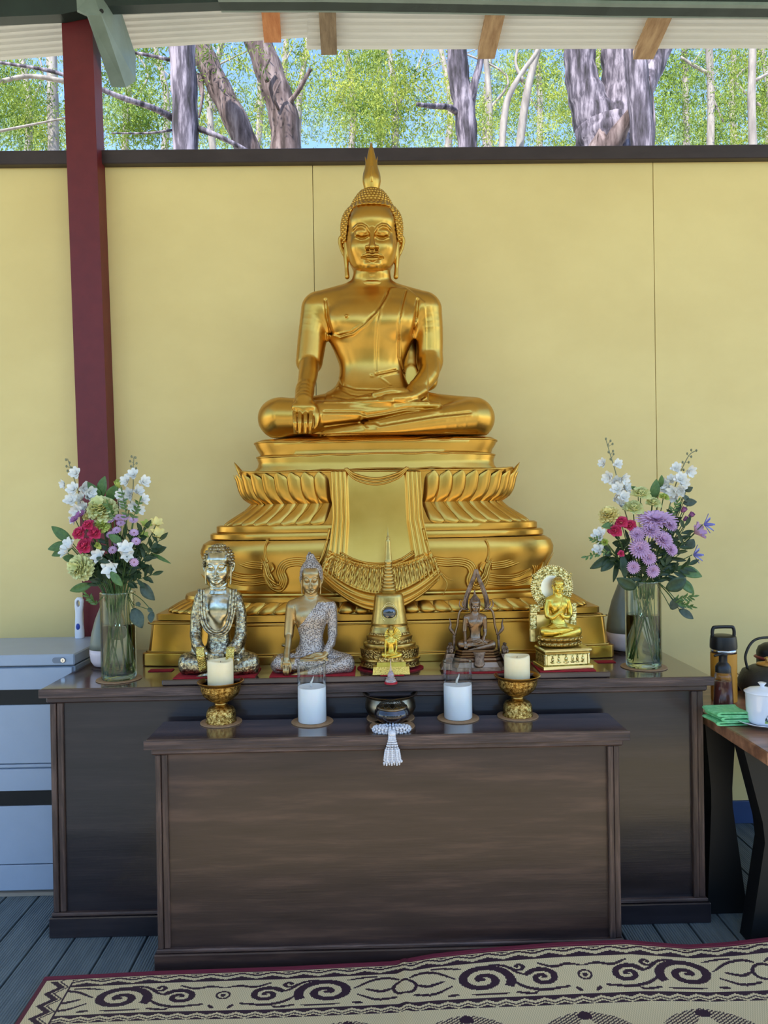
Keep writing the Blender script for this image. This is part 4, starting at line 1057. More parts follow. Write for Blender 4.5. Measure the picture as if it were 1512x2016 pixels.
for sx in (-1, 1):      # hanging sash ends over the legs
    MB().grid(lambda u, v: Q1(434+sx*(22+u*15-v*4), 1265+v*44+u*6*v, -.074-.012*math.sin(pi*min(1, v+.2))), 4, 8).build('robe_sash', mat('gilt_sash', srgb(140, 120, 50), srgb(226, 206, 120), rough=.35, metal=1, scale=260, kind='voronoi', lo=.1, hi=.6, bump=1, bscale=260, bkind='voronoi', bdist=.0015) if sx < 0 else MATS['gilt_sash'], T, smooth=True).modifiers.new('s', 'SOLIDIFY').thickness = .004
MB().grid(lambda u, v: Q1(419+30*u, 1277+v*42, -.070-.008*math.sin(pi*u)), 6, 8).build('robe_front', SV2, T, smooth=True).modifiers.new('s', 'SOLIDIFY').thickness = .004
# 2 bronze figure in filigree robe
felt(538, 700, 1321, 'red felt pad under the bronze Buddha in the filigree robe')
T = thing('small_buddha_statue', (front(616), YS+.008, SZ), 'bronze Buddha statuette in grey filigree robe with pointed flame crown, second from left', 'statue', 'small statues on the board')
def robe2(x, y, z):
    edge = 168+(x+95)*.95      # diagonal hem from under the arm up to the shoulder
    bare = ((z > edge) & (x < 35)) | (z > 292)
    arm = (x < -88) & (z > 45) & (y > -200) & ((x < -93) | (z > 150)) & ~((z < 82) & (x < -168)) & ~((z < 80) & (y > -85))
    hands = ((x > -62) & (x < 92) & (z > 55) & (z < 92) & (y < -78)) | ((x < -20) & (z < 22) & (y < -86))
    return np.where(bare | arm | hands | ((x > -170) & (x < -108) & (y < -97) & (z < 70)), 0, 1)
s2 = 166*kp/472
h2 = figure(T, clone(EB, [BZ1, BZ2], robe2), clone(HD, [BZ1]), clone(HP, [BZ2]), s2, 1, 1.32, 1.02, 1.12)
b = MB(); Q2 = lambda x, y, d=0: Vector((front(616)+(x-616)*kp, YS+.012+d, W(x, y, YS).z))
b.lathe([(r*kp, Q2(616, y).z) for r, y in ((0, 1113), (7, 1112), (7.5, 1108), (5, 1105), (6.5, 1100), (5.5, 1096), (2, 1094))], (Q2(612, 0).x, Q2(0, 1100).y, 0), 14)
for k in range(9):
    a = 2*pi*k/9; b.tube([Q2(612, 1103)+Vector((.0085*math.cos(a), .0085*math.sin(a), 0)), Q2(612, 1096)+Vector((.009*math.cos(a), .009*math.sin(a), 0)), Q2(612, 1087+3*(k % 2))+Vector((.002*math.cos(a), .002*math.sin(a), 0))], [.0028, .0026, .0006], 5)
b.build('flame_finial', BZ2, T, smooth=True)
MB().lathe([(.0132, 0), (.0145, .002), (.0145, .006), (.0132, .008)], tuple(Q2(564.5, 1271, -.022)), 18).build('bracelet', SV2, T, smooth=True)
# 3 stupa reliquary
felt(704, 833, 1311, 'red felt pad under the golden stupa', True)
TX = front(768)
SY = PY0+.112
T = thing('stupa_reliquary', (TX, SY, SZ), 'golden stupa with ringed spire and round crystal window, in the middle of the row', 'stupa', 'small statues on the board')
zc = lambda cy: W(766, 1030+cy/6.506, YS).z
def lz(tab, name, m, n=40, **k): return MB().lathe([(r/6.506*kp, zc(cy)) for r, cy in tab], (TX, SY, 0), n, sq=.74, **k).build(name, m, T, smooth=True, sharp=40)
dz0 = SZ-zc(1840)
lz([(395, 1838), (395, 1832), (385, 1825), (378, 1790), (385, 1770)], 'relief_band', AG2)
lz([(385, 1770), (398, 1755), (395, 1735), (372, 1722)], 'moulding', AG1)
lz([(372, 1722), (378, 1690), (380, 1640), (388, 1612), (330, 1600)], 'relief_band', AG2)
lz([(330, 1600), (335, 1592), (342, 1570), (335, 1548), (300, 1535)], 'moulding', AG1)
lz([(300, 1535), (290, 1515), (290, 1500)], 'relief_band', AG2)
lz([(290, 1500), (298, 1480), (298, 1455), (270, 1435)], 'moulding', AG1)
lz([(270, 1435), (262, 1420), (262, 1408)], 'relief_band', AG2)
lz([(262, 1408), (255, 1395), (257, 1365), (240, 1345), (238, 1325), (246, 1300), (236, 1292)], 'moulding', AG1)
lz([(234, 1292), (222, 1220), (205, 1120), (196, 1020), (188, 960), (180, 930), (160, 912), (120, 905), (100, 898)], 'bell_dome', AG1)
tab = [(100, 900), (104, 890)]
for i in range(8):
    y1 = 882-i*45; r1 = 104-i*7.5
    tab += [(r1-10, y1), (r1, y1-10), (r1+1, y1-22), (r1-8, y1-32)]
tab += [(52, 515), (54, 500), (48, 490), (44, 470), (30, 240), (29, 225), (22, 215), (26, 200), (22, 185), (14, 175), (6, 110), (1, 50)]
lz(tab, 'ringed_spire', AG1, 28)
wz = zc(1155)
wf = MB(); yw = SY-.0375
for k in range(40):
    a = 2*pi*k/40; wf.ball((TX+.0265*math.cos(a), yw-.001, wz+.0265*math.sin(a)), .0024, 6, 4)
for k in range(13):
    a = pi*k/12; wf.ball((TX+.018*math.cos(a), yw, wz+.020*math.sin(a)+.014), .002, 6, 4)
wf.build('bead_frame', PG1, T, smooth=True)
MB().ball((TX, yw+.004, wz), .0222, 24, 14, (1, .45, 1)).build('crystal_window', mat('dark_crystal', srgb(30, 34, 44), rough=.05, coat=1, spec=1), T, smooth=True)
q = MB()
for (dx, dz, r_) in ((0, .008, .0045), (.001, -.001, .006), (-.002, -.009, .004)): q.ball((TX+dx, yw-.0035, wz+dz), r_, 10, 6, (1.3, .3, .5))
q.build('relic_pearl', mat('relic_pearl', srgb(220, 224, 240), rough=.15, coat=1), T, smooth=True)
# 3b little gilt figure with a sun halo
YH = PY0+.020; k2 = YH/FPX
HX = W(771, 1300, YH).x
def HZ(cy): return W(770, 1030+cy/6.506, YH).z+ (SZ-W(770, 1030+1882/6.506, YH).z)
HXc = lambda cx: HX+(cx-518)/6.506*k2
T = thing('halo_buddha_figurine', (HX, YH, SZ), 'tiny bright gilt seated Buddha with a radiating sun halo, in front of the stupa', 'statue', 'small statues on the board')
def bx2(cx0, cx1, cya, cyb, ya, yb_, tp=1.0):
    xa, xb = HXc(cx0), HXc(cx1); za, zb_ = HZ(cya), HZ(cyb); c = (xa+xb)/2; h = (xb-xa)/2
    return MB().loft([[(c-h, ya, za), (c+h, ya, za), (c+h, yb_, za), (c-h, yb_, za)], [(c-h*tp, ya+.002, zb_), (c+h*tp, ya+.002, zb_), (c+h*tp, yb_, zb_), (c-h*tp, yb_, zb_)]])
bx2(272, 748, 1882, 1785, YH-.020, YH+.018, .96).build('engraved_plinth', mat('engraved_gold', srgb(150, 110, 40), srgb(244, 218, 120), rough=.35, metal=1, scale=330, kind='vcell', lo=.0, hi=.14, bump=1, bscale=330, bdist=.001), T)
bx2(325, 700, 1785, 1730, YH-.016, YH+.016, .97).build('plinth_step', BG, T)
bx2(345, 680, 1728, 1672, YH-.013, YH+.014, .9).build('lotus_seat', AG2, T)
s3 = 40*k2/472
figure(T, clone(EB, [BG]), clone(HD, [BG]), clone(HP, [AG1]), s3, 1.05, 1.5, 1.1, 1.1, dz=HZ(1675)-SZ)
hc = Vector((HXc(540), YH+.010, HZ(1400)))
hm = MB(); n = 48; rr = 108/6.506*k2
hm.loft([[(hc.x+rr*(.97 if j % 2 else 1)*t*math.cos(2*pi*j/n), hc.y+(-.0012 if j % 2 else 0)*(t > .3)+o_, hc.z+rr*(.97 if j % 2 else 1)*t*math.sin(2*pi*j/n)) for j in range(n)] for t, o_ in ((.05, -.001), (.95, -.001), (1, 0), (.95, .002), (.05, .002))])
hm.build('sun_halo', BG, T)
felt_ = MB().box((HX-.036, YH-.024, PZ+.0003), (HX+.038, YH+.0185, PZ+.0034)); tag(felt_.build('felt_pad', RED), 'small square red felt pad under the sun halo figurine', 'felt pad', 'red felt pads')
# 3c tiny crystal chedi
q = Wz(769, 1339, H1); cx_ = q.x; cy_ = PY0-.024
T = thing('crystal_chedi', (cx_, cy_, H1), 'tiny clear crystal stupa on a red base at the front edge of the wide cabinet', 'stupa')
CRY = mat('pink_crystal', srgb(240, 225, 228), rough=.05, trans=.75, ior=1.5, coat=1)
kc = cy_/FPX/6.506
MB().lathe([(84*kc, H1+.0005), (84*kc, H1+22*kc), (78*kc, H1+26*kc)], (cx_, cy_, 0), 24).build('red_base', mat('red_lacquer', srgb(176, 24, 44), rough=.3), T)
MB().lathe([(r*kc, H1+z*kc) for r, z in ((74, 27), (70, 50), (56, 60), (56, 75), (44, 85), (46, 100), (40, 128), (30, 150), (16, 165), (18, 180), (10, 200), (11, 212), (6, 240), (7, 250), (1.5, 320))], (cx_, cy_, 0), 20).build('crystal_tower', CRY, T, smooth=True, sharp=30)
# 4 dark bronze figure under a flame arch
felt(868, 1004, 1311, 'red felt pad under the dark bronze Buddha with the arch')
SX4 = front(938); YA = YS+.008
T = thing('arched_buddha_statue', (SX4, YA, SZ), 'dark bronze Buddha statuette under a pointed rope-like flame arch, second from right', 'statue', 'small statues on the board')
def A4(cx, cy, d=0):   # crop coordinates
    p = W(860+cx/8.06, 1090+cy/8.06, YA); return Vector((p.x, YA+d, p.z+SZ-W(940, 1090+1785/8.06, YA).z))
def tierbox(rows, name, m):
    b = MB(); rg = []
    for hw, cy, hd in rows:
        z = A4(632, cy).z; w_ = hw/8.06*kp; x = SX4
        rg.append([(x-w_, YA-hd*.5, z), (x-w_*.72, YA-hd, z), (x+w_*.72, YA-hd, z), (x+w_, YA-hd*.5, z), (x+w_, YA+hd, z), (x-w_, YA+hd, z)])
    return b.loft(rg).build(name, m, T)
tierbox([(475, 1785, .06), (470, 1735, .058), (450, 1732, .056)], 'base_slab', BZ4)
tierbox([(450, 1732, .056), (405, 1660, .050), (395, 1655, .050)], 'sloping_skirt', BZ3)
for hw, a_, b_ in ((385, 1655, 1600), (370, 1596, 1560), (345, 1556, 1520), (330, 1516, 1478)):
    tierbox([(hw, a_, .047*hw/385), (hw+12, (a_+b_)/2, .049*hw/385), (hw-4, b_, .046*hw/385)], 'lotus_tier', BZ3)
MB().grid(lambda u, v: A4(632+(u-.5)*(190-60*math.sin(v*2.6)+90*max(0, v-.75)*4*(1-abs(2*u-1))), 1490+v*230-(abs(2*u-1)**2)*50*v, -.052-.010*v-.004*math.sin(pi*u)), 8, 10).build('apron', BZ4, T, smooth=True).modifiers.new('s', 'SOLIDIFY').thickness = .004
s4 = 77*kp/472
h4 = figure(T, clone(EB, [BZ3]), clone(HD, [BZ3]), clone(HP, [BZ4]), s4, 1.02, 1.36, 1.05, 1.05, dz=A4(632, 1480).z-SZ)
b = MB(); zt = A4(625, 690).z
b.lathe([(.0052, zt), (.0060, zt+.003), (.0036, zt+.009), (.0042, zt+.014), (.0022, zt+.021), (.0004, zt+.030)], (SX4-.001, YA+.004, 0), 12).build('flame_finial', BZ4, T, smooth=True)
for sx in (-1, 1):
    M4 = lambda cx, cy, d=0: A4(632+sx*(cx-632), cy, d)
    b = MB(); P_ = spline([M4(x, y, .012) for x, y in ((806, 850), (800, 760), (790, 690), (757, 590), (712, 470), (672, 370), (634, 250))], 8)
    N = len(P_); t_ = 0
    for i in range(N-1):
        p = P_[i].lerp(P_[i+1], .5); d = (P_[i+1]-P_[i]).normalized()
        ax = Vector((d.x*.7+sx*.7, 0, d.z*.7)).normalized(); M_ = ax.to_track_quat('Z', 'Y').to_matrix().to_3x3()
        b.ball(p, lerp(.0098, .0070, i/N), 8, 5, (.34, .7, 1.0), M_)
    b.tube(P_, [lerp(.0052, .003, i/N) for i in range(N)], 8)
    b.build('rope_arch', BZ4, T, smooth=True)
    b = MB(); b.tube(spline([M4(x, y, .012) for x, y in ((968, 1280), (955, 1215), (930, 1130), (920, 1040), (905, 950), (880, 890), (830, 858))], 5), [.0036, .0042]+[.0038]*24+[.003]*5, 8)
    b.build('arch_post', BZ3, T, smooth=True)
    b = MB()
    for c in (((770, 858), (830, 870), (890, 830), (900, 770), (880, 715)), ((800, 850), (850, 800), (856, 740)), ((760, 880), (800, 850), (830, 800))):
        P2_ = spline([M4(x, y, .010) for x, y in c], 5); b.tube(P2_, [lerp(.0042, .0008, i/(len(P2_)-1)) for i in range(len(P2_))], 7)
    b.build('arch_shoulder_leaf', BZ4, T, smooth=True)
    b = MB(); P2_ = spline([M4(x, y, .008) for x, y in ((970, 1280), (1010, 1230), (1050, 1170), (1040, 1100), (1062, 1010))], 6)
    b.tube(P2_, [lerp(.0028, .0055, min(1, i/8)) if i < 12 else lerp(.0055, .0008, (i-12)/(len(P2_)-13)) for i in range(len(P2_))], 8); b.build('naga_horn', BZ4, T, smooth=True)
    b = MB(); z0 = M4(985, 1330).z; x0 = M4(985, 1330).x
    b.lathe([(.002, z0-.004), (.006, z0), (.0035, z0+.003), (.006, z0+.006), (.002, z0+.011)], (x0, YA+.010, 0), 10).build('urn', BZ4, T, smooth=True)
    MB().tube([(x0, YA+.010, z0), (x0+sx*.001, YA+.008, M4(985, 1560).z)], .0042, 8).build('urn_stem', BZ4, T, smooth=True)
    # crouching guardian and its stand
    F = Field((-14, -14, -2), (14, 14, 34), .9)
    F.chain([(0, 0, 4), (0, 0, 14), (0, -2, 20)], [7, 6.5, 4.5], 2); F.ell((0, -3, 25), (5.2, 5, 5), 1.5)
    for q_ in (-1, 1):
        F.chain([(q_*6, -2, 18), (q_*8.5, -6, 12), (q_*4, -9, 10)], [2.6, 2.2, 1.8], 1); F.chain([(q_*4, -2, 5), (q_*8, -7, 7), (q_*6, -8, 1)], [3.2, 2.6, 2.4], 1); F.ell((q_*3.4, -7, 26), (1.4, 1.4, 1.4), .6)
    F.ell((0, -8, 23.5), (2, 2, 1.5), 1); F.cutz(0)
    g_ = obj('guardian', F.mesh('guardian', .00115, (0, 0, 0)), BZ4, T); pq = M4(1050, 1540, -.015); g_.location = (pq.x-SX4, -.015, pq.z-SZ); g_.rotation_euler = (0, 0, sx*.5)
    MB().loft([[M4(x, y, d) for x, d in r_] for y, r_ in ((1780, ((1040, -.045), (1215, -.040), (1215, .02), (1040, .02))), (1660, ((1040, -.035), (1150, -.034), (1150, .015), (1040, .015))), (1542, ((995, -.032), (1125, -.032), (1125, .008), (995, .008))))]).build('guardian_stand', BZ4, T)
# 5 pale gold figure on a throne with round halo
felt(1050, 1159, 1311, 'red felt pad under the pale gold throne statue')
T = thing('throne_buddha_statue', (front(1103), YS+.01, SZ), 'pale gold teaching Buddha on a relief throne with large round halo, rightmost', 'statue', 'small statues on the board')
T5 = T; CX5 = 590
def A5(cx, cy, d=0):
    z = (1770-cy)/8.067*kp; x = (cx-CX5)/8.067*kp; return Vector((x, d, z))+T5.location
def b5(x0, x1, y0, y1, d0, d1, name, m, bev=.0015):
    a, b_ = A5(x0, y1), A5(x1, y0); return MB().box((a.x, T5.location.y+d0, a.z), (b_.x, T5.location.y+d1, b_.z), bev=bev).build(name, m, T5)
b5(210, 1030, 1712, 1770, -.062, .035, 'base_slab', PG1)
b5(245, 985, 1535, 1711, -.052, .030, 'relief_block', PG2)
b5(290, 940, 1550, 1700, -.0545, -.05, 'relief_field', PG1, .0005)
b5(225, 1020, 1450, 1500, -.062, .034, 'top_slab', PG1, .004); b5(250, 990, 1501, 1534, -.056, .03, 'moulding', AG1)
for cx in (265, 965):
    c = A5(cx, 1700); z1 = A5(cx, 1535).z; MB().lathe([(.0042, c.z), (.003, c.z+.004), (.0045, (c.z+z1)/2), (.003, z1-.004), (.0045, z1)], (c.x, T5.location.y-.054, 0), 10).build('baluster', PG1, T5, smooth=True)
for cx in (375, 475, 595, 700, 780, 870):
    r = MB(); big_ = cx == 595
    p = A5(cx, 1610, -.056); k = 1.25 if big_ else 1
    r.ball(p+Vector((0, 0, .009*k)), .0032, 7, 5); r.ball(p, .0058*k, 8, 6, (.8, .5, 1.15)); r.ball(p-Vector((0, 0, .0095)), .0075*k, 8, 5, (1.0, .45, .45)); r.build('relief_figure', PG2, T5, smooth=True)
# lotus
for row, (y0, y1, hw) in enumerate(((1440, 1360, 350), (1350, 1285, 362))):
    ct = MB()
    ct.lathe([(hw/8.067*kp*.92, A5(0, y0).z), (hw/8.067*kp, A5(0, (y0+y1)/2).z), (hw/8.067*kp*.94, A5(0, y1).z)], (T5.location.x, T5.location.y, 0), 36, sq=.66).build('lotus_core', AG1, T5, smooth=True)
    for k in range(11):
        a = pi+pi*(k+.5)/11; x = hw/8.067*kp*math.cos(a); y = hw/8.067*kp*.66*math.sin(a); p = T5.location+Vector((x, y, A5(0, (y0+y1)/2).z-SZ))
        MB().ball(p, .0062, 8, 6, (1.15, .6, .82), Matrix.Rotation(a+pi/2, 3, 'Z')).build('lotus_petal', AG1, T5, smooth=True)
s5 = 85*kp/472
figure(T, clone(TB, [BG]), clone(HD, [BG]), clone(HR, [AG1]), s5, 1.03, 1.42, 1.05, 1.08, dz=A5(0, 1283).z-SZ)
# back throne
b5(160, 925, 960, 1400, .030, .042, 'throne_back', PG1)
for (x0, x1) in ((155, 262), (825, 932)):
    b5(x0, x1, 960, 1185, .022, .032, 'throne_post', PG2); b5(x0, x1+(60 if x0 < 500 else 0), 790, 920, .020, .034, 'throne_shoulder', PG2); b5(x0-3, x1+5, 922, 958, .018, .034, 'throne_rail', PG1)
b5(162, 240, 1190, 1395, .0225, .0295, 'side_panel', PG1)
hc = A5(525, 520, .026); R0 = 360/8.067*kp
def disc(r0, r1, y0, y1, name, m, n=56):
    b = MB(); rg = []
    for r, y in ((r0, y1), (r0, y0), (r1, y0), (r1, y1)): rg.append([(hc.x+r*math.cos(2*pi*j/n), hc.y+y, hc.z+r*math.sin(2*pi*j/n)) for j in range(n)])
    b.loft(rg+[rg[0]], cap=False); return b.build(name, m, T5, smooth=True, sharp=30)
disc(.0005, R0*.52, -.001, .006, 'halo_disc', mat('polished_pale_gold', srgb(255, 250, 226), rough=.5, metal=1))
disc(R0*.52, R0*.93, -.003, .006, 'halo_relief_ring', PG2)
b = MB()
for k in range(64): a = 2*pi*k/64; b.ball((hc.x+R0*.965*math.cos(a), hc.y-.002, hc.z+R0*.965*math.sin(a)), .0031, 6, 4)
b.build('halo_beading', PG1, T5, smooth=True)
b = MB()
for i in range(46):
    a = 2*pi*i/46
    for rr_ in (.62, .72, .83): b.ball((hc.x+R0*rr_*math.cos(a+rr_*3), hc.y-.0035, hc.z+R0*rr_*math.sin(a+rr_*3)), .0026, 6, 4, (1, .5, 1))
b.build('halo_flowers', PG2, T5, smooth=True)
for sx, cx in ((-1, 225), (1, 825)):
    b = MB(); p = A5(cx, 350, .020)
    b.ball(p, .0062, 8, 6, (.9, .6, 1.2)); b.ball(p+Vector((sx*.002, -.002, .009)), .0032, 7, 5); b.tube([p, p+Vector((sx*.006, 0, .004)), p+Vector((sx*.009, 0, .012))], [.003, .002, .0006], 6)
    b.tube([p-Vector((0, 0, .004)), p+Vector((-sx*.008, -.001, -.008))], [.003, .002], 6); b.build('flying_attendant', PG2, T5, smooth=True)
T5.rotation_euler = (0, 0, math.radians(7))
# ------------------------------------------------------------------ filing cabinet
def thin_glass(name, tint, refl=.9):
    m = bpy.data.materials.new(name); m.use_nodes = True; n = m.node_tree.nodes; L = m.node_tree.links; n.remove(n['Principled BSDF']); out = n['Material Output']
    fr = n.new('ShaderNodeLayerWeight'); fr.inputs['Blend'].default_value = .18
    mp = n.new('ShaderNodeMapRange'); mp.inputs[3].default_value = .03; mp.inputs[4].default_value = refl; L.new(fr.outputs['Fresnel'], mp.inputs[0])
    t = n.new('ShaderNodeBsdfTransparent'); t.inputs[0].default_value = (*tint, 1); g = n.new('ShaderNodeBsdfGlossy'); g.inputs['Roughness'].default_value = .03
    mx = n.new('ShaderNodeMixShader'); L.new(mp.outputs[0], mx.inputs[0]); L.new(t.outputs[0], mx.inputs[1]); L.new(g.outputs[0], mx.inputs[2]); L.new(mx.outputs[0], out.inputs[0]); MATS[name] = m; return m
GLASS = thin_glass('clear_glass', (.97, .98, .96), .7)
GLASSY = thin_glass('vase_glass', (.93, .95, .84), .75)
YFC = 2.545; XF = -1.034
T = thing('filing_cabinet', (XF-.25, 2.76, 0), 'grey-blue metal filing cabinet at the left edge beside the altar cabinet', 'cabinet')
zfc = lambda y: W(60, y, YFC).z
x0 = XF-.60
MB().box((x0, YFC+.012, .012), (XF, 2.895, zfc(1314)), bev=.003).build('carcass', FILE_, T)
MB().box((x0-.002, YFC-.004, zfc(1311)), (XF+.004, 2.90, zfc(1289)), bev=.004).build('top_cap', FILE_, T)
MB().box((x0, YFC-.002, .0), (XF-.001, 2.89, .0115)).build('base_plinth', mat('beige_plinth', srgb(150, 138, 122), rough=.6), T)
def drawer(y0, y1, y2, y3, y4):
    d = MB().box((x0+.002, YFC, zfc(y1)), (XF-.006, YFC+.011, zfc(y0)), bev=.002).build('drawer', FILE_, T)
    MB().box((x0+.002, YFC, zfc(y3)), (XF-.006, YFC+.011, zfc(y2)), bev=.002).build('drawer_face', FILE_, d)
    MB().box((x0+.002, YFC, zfc(y4)), (XF-.006, YFC+.011, zfc(y3+2)), bev=.002).build('drawer_lip', FILE_, d)
    MB().box((x0+.004, YFC+.006, zfc(y2)+.0005), (XF-.008, YFC+.0115, zfc(y1)-.0005)).build('handle_recess', BLACK, d)
drawer(1315, 1358, 1388, 1503, 1511); drawer(1514, 1557, 1587, 1701, 1753)
c = W(116, 1300, YFC-.006)
lk = MB(); lk.loft([[(c.x+(.013 if math.cos(a) > 0 else -.013)+.010*math.cos(a), c.y+o, c.z+.010*math.sin(a)) for a in [2*pi*j/24 for j in range(24)]] for o in (0, .0025)][::-1])
lo_k = lk.build('lock_plate', mat('grey_plastic', srgb(120, 128, 140), rough=.4), T)
MB().lathe([(0, 0), (.0075, 0), (.0075, .003), (0, .003)], (0, 0, 0), 20, M=Matrix.Translation((c.x+.014, c.y-.0003, c.z)).to_4x4() @ Matrix.Rotation(pi/2, 4, 'X')).build('key_lock', mat('chrome', srgb(220, 222, 226), rough=.12, metal=1), lo_k, smooth=True, sharp=40)
MB().box((c.x+.0132, c.y-.0038, c.z-.004), (c.x+.0148, c.y-.0030, c.z+.003)).build('keyhole', BLACK, lo_k)
# white wand on the cabinet
WHT = mat('white_plastic', srgb(228, 230, 236), rough=.35); BLU = mat('blue_plastic', srgb(40, 66, 160), rough=.4)
zt = zfc(1289); q = Wz(157, 1256, zt); b = MB()
T = thing('handheld_wand', (q.x, q.y, zt), 'white plastic handheld wand with blue oval button standing on the filing cabinet', 'appliance')
k = q.y/FPX
F = Field((-14, -12, -2), (14, 12, 90), .8)
F.loft([(0, 8.5, 8, 0, 0), (14, 8.6, 8, 0, 0), (30, 7.6, 7, -.5, 0), (50, 7, 6, -.5, 0), (66, 8.4, 5.5, 0, 0), (76, 7.5, 5, .5, 0), (80, 4, 3, .5, 0)], 2, 2.3)
F.ell((0, 0, 68), (3.6, 12, 7), 1.2, carve=True)
obj('body', F.mesh('body', k, (0, 0, 0)), WHT, T)
MB().ball((q.x-.3*k, q.y-7.2*k, zt+23*k), 4.2*k, 12, 8, (.95, .35, 1.6)).build('button', BLU, T, smooth=True)
# ------------------------------------------------------------------ grey and white teardrop vases
DG = mat('grey_green_glaze', srgb(112, 116, 104), srgb(126, 130, 116), rough=.35, scale=8); PW_ = mat('pinkish_white_glaze', srgb(214, 200, 204), rough=.4); COAS = mat('dark_wood_coaster', srgb(60, 38, 30), rough=.5); CORK = mat('tan_coaster', srgb(150, 116, 82), srgb(168, 134, 98), rough=.8, scale=80)
def tvase(px, py, pytop, rpx, lb):
    q = Wz(px, py, H1); k = q.y/FPX; r = rpx*k; h = (py-pytop)*k
    c = (q.x, q.y+r*.6, 0); T = thing('teardrop_vase', (c[0], c[1], H1), lb, 'vase', 'grey and white vases')
    MB().lathe([(r*.92, H1+.0005), (r*.92, H1+.006)], c, 32).build('coaster', COAS, T)
    z = H1+.0065
    MB().lathe([(r*.55, z), (r*.8, z+.004), (r*.95, z+h*.09), (r, z+h*.2), (r*.995, z+h*.27)], c, 40).build('white_foot', PW_, T, smooth=True)
    MB().lathe([(r*.995, z+h*.27), (r*.97, z+h*.36), (r*.88, z+h*.52), (r*.70, z+h*.72), (r*.48, z+h*.88), (r*.36, z+h*.97), (r*.34, z+h), (r*.28, z+h), (r*.26, z+h*.9)], c, 40).build('grey_body', DG, T, smooth=True)
tvase(1240, 1287, 1150, 38, 'grey teardrop vase with pinkish-white foot behind the right glass vase')
tvase(208, 1318, 1190, 37, 'grey teardrop vase with pale foot behind the left glass vase')
# ------------------------------------------------------------------ things on the low cabinet
IVORY = mat('ivory_wax', srgb(240, 222, 176), srgb(246, 230, 190), rough=.45, scale=20, sub=.3); WAX = mat('white_wax', srgb(240, 240, 242), rough=.35, sub=.25)
OFG = mat('old_gold_embossed', srgb(120, 84, 34), srgb(232, 196, 116), c3=srgb(186, 144, 72), rough=.34, metal=1, scale=110, lo=.38, hi=.6, bump=1, bscale=340, bkind='voronoi', bdist=.0012); OFP = mat('old_gold', srgb(196, 154, 82), rough=.3, metal=1)
def coaster(c, r, z, lb, group='tan coasters'):
    o = MB().lathe([(r, z+.0003), (r+.0006, z+.0015), (r, z+.0030), (0, z+.0030)][:3], (c[0], c[1], 0), 36).build('coaster', CORK); tag(o, lb, 'coaster', group); return o
def on(px, py, z=H2): return Wz(px, py, z)
def offering(px, pyb, lb, cl):
    q = on(px, pyb); k = q.y/FPX; z0 = H2+.0034; q.y -= .010
    coaster(q, 40*k, H2, 'round tan coaster under the '+lb)
    T = thing('offering_bowl', (q.x, q.y, z0), cl, 'bowl', 'gold offering bowls')
    f = lambda r, h: (r*k, z0+h*k)
    MB().lathe([f(29, 0), f(29, 3), f(27, 6), f(28, 12), f(27, 20), f(23, 27), f(14, 30), f(11, 32)], (q.x, q.y, 0), 40, flute=.03, fn=20).build('foot', OFG, T, smooth=True, sharp=50)
    MB().lathe([f(11, 32), f(12.5, 34), f(12.5, 36), f(11, 38)], (q.x, q.y, 0), 32).build('neck_ring', OFP, T, smooth=True)
    MB().lathe([f(11, 38), f(22, 42), f(33, 52), f(37, 62), f(38, 70), f(39, 73)], (q.x, q.y, 0), 48, flute=.035, fn=24).build('bowl', OFG, T, smooth=True, sharp=50)
    MB().lathe([f(39, 73), f(44, 77), f(45, 79), f(43, 80), f(37, 75), f(34, 64), f(20, 52), f(1, 50)], (q.x, q.y, 0), 48, flute=.012, fn=16).build('rim', OFP, T, smooth=True, sharp=60)
    return q, k, z0
for px, pyb, lb, side_ in ((437, 1420, 'left gold offering bowl', 'left'), (1018, 1408, 'right gold offering bowl', 'right')):
    q, k, z0 = offering(px, pyb, lb, 'embossed gold pedestal bowl holding an ivory candle, %s one on the low cabinet' % side_)
    zc_ = z0+53*k; top = (120 if px < 600 else 118)*k
    T = thing('pillar_candle', (q.x, q.y, zc_), 'short ivory pillar candle with melted hollow in the %s gold bowl' % side_, 'candle', 'ivory candles')
    rg = []; r = 25*k; ph = 0 if px < 600 else 2
    H_ = top-53*k
    for rr_, zz, wv in ((.97, 0, 0), (1, .002, 0), (1, H_-.008, 0), (.985, H_-.003, .6), (.93, H_, 1), (.86, H_-.001, 1), (.78, H_-.006, .5), (.6, H_-.010, 0), (.02, H_-.010, 0)):
        rg.append([(q.x+r*rr_*math.cos(a), q.y+r*rr_*math.sin(a), zc_+zz+wv*.0022*math.sin(2*a+ph)) for a in [2*pi*j/40 for j in range(40)]])
    MB().loft(rg).build('wax', IVORY, T, smooth=True)
    MB().tube([(q.x, q.y, zc_+H_-.011), (q.x+.001, q.y, zc_+H_-.003)], .0008, 6).build('wick', BLACK, T)
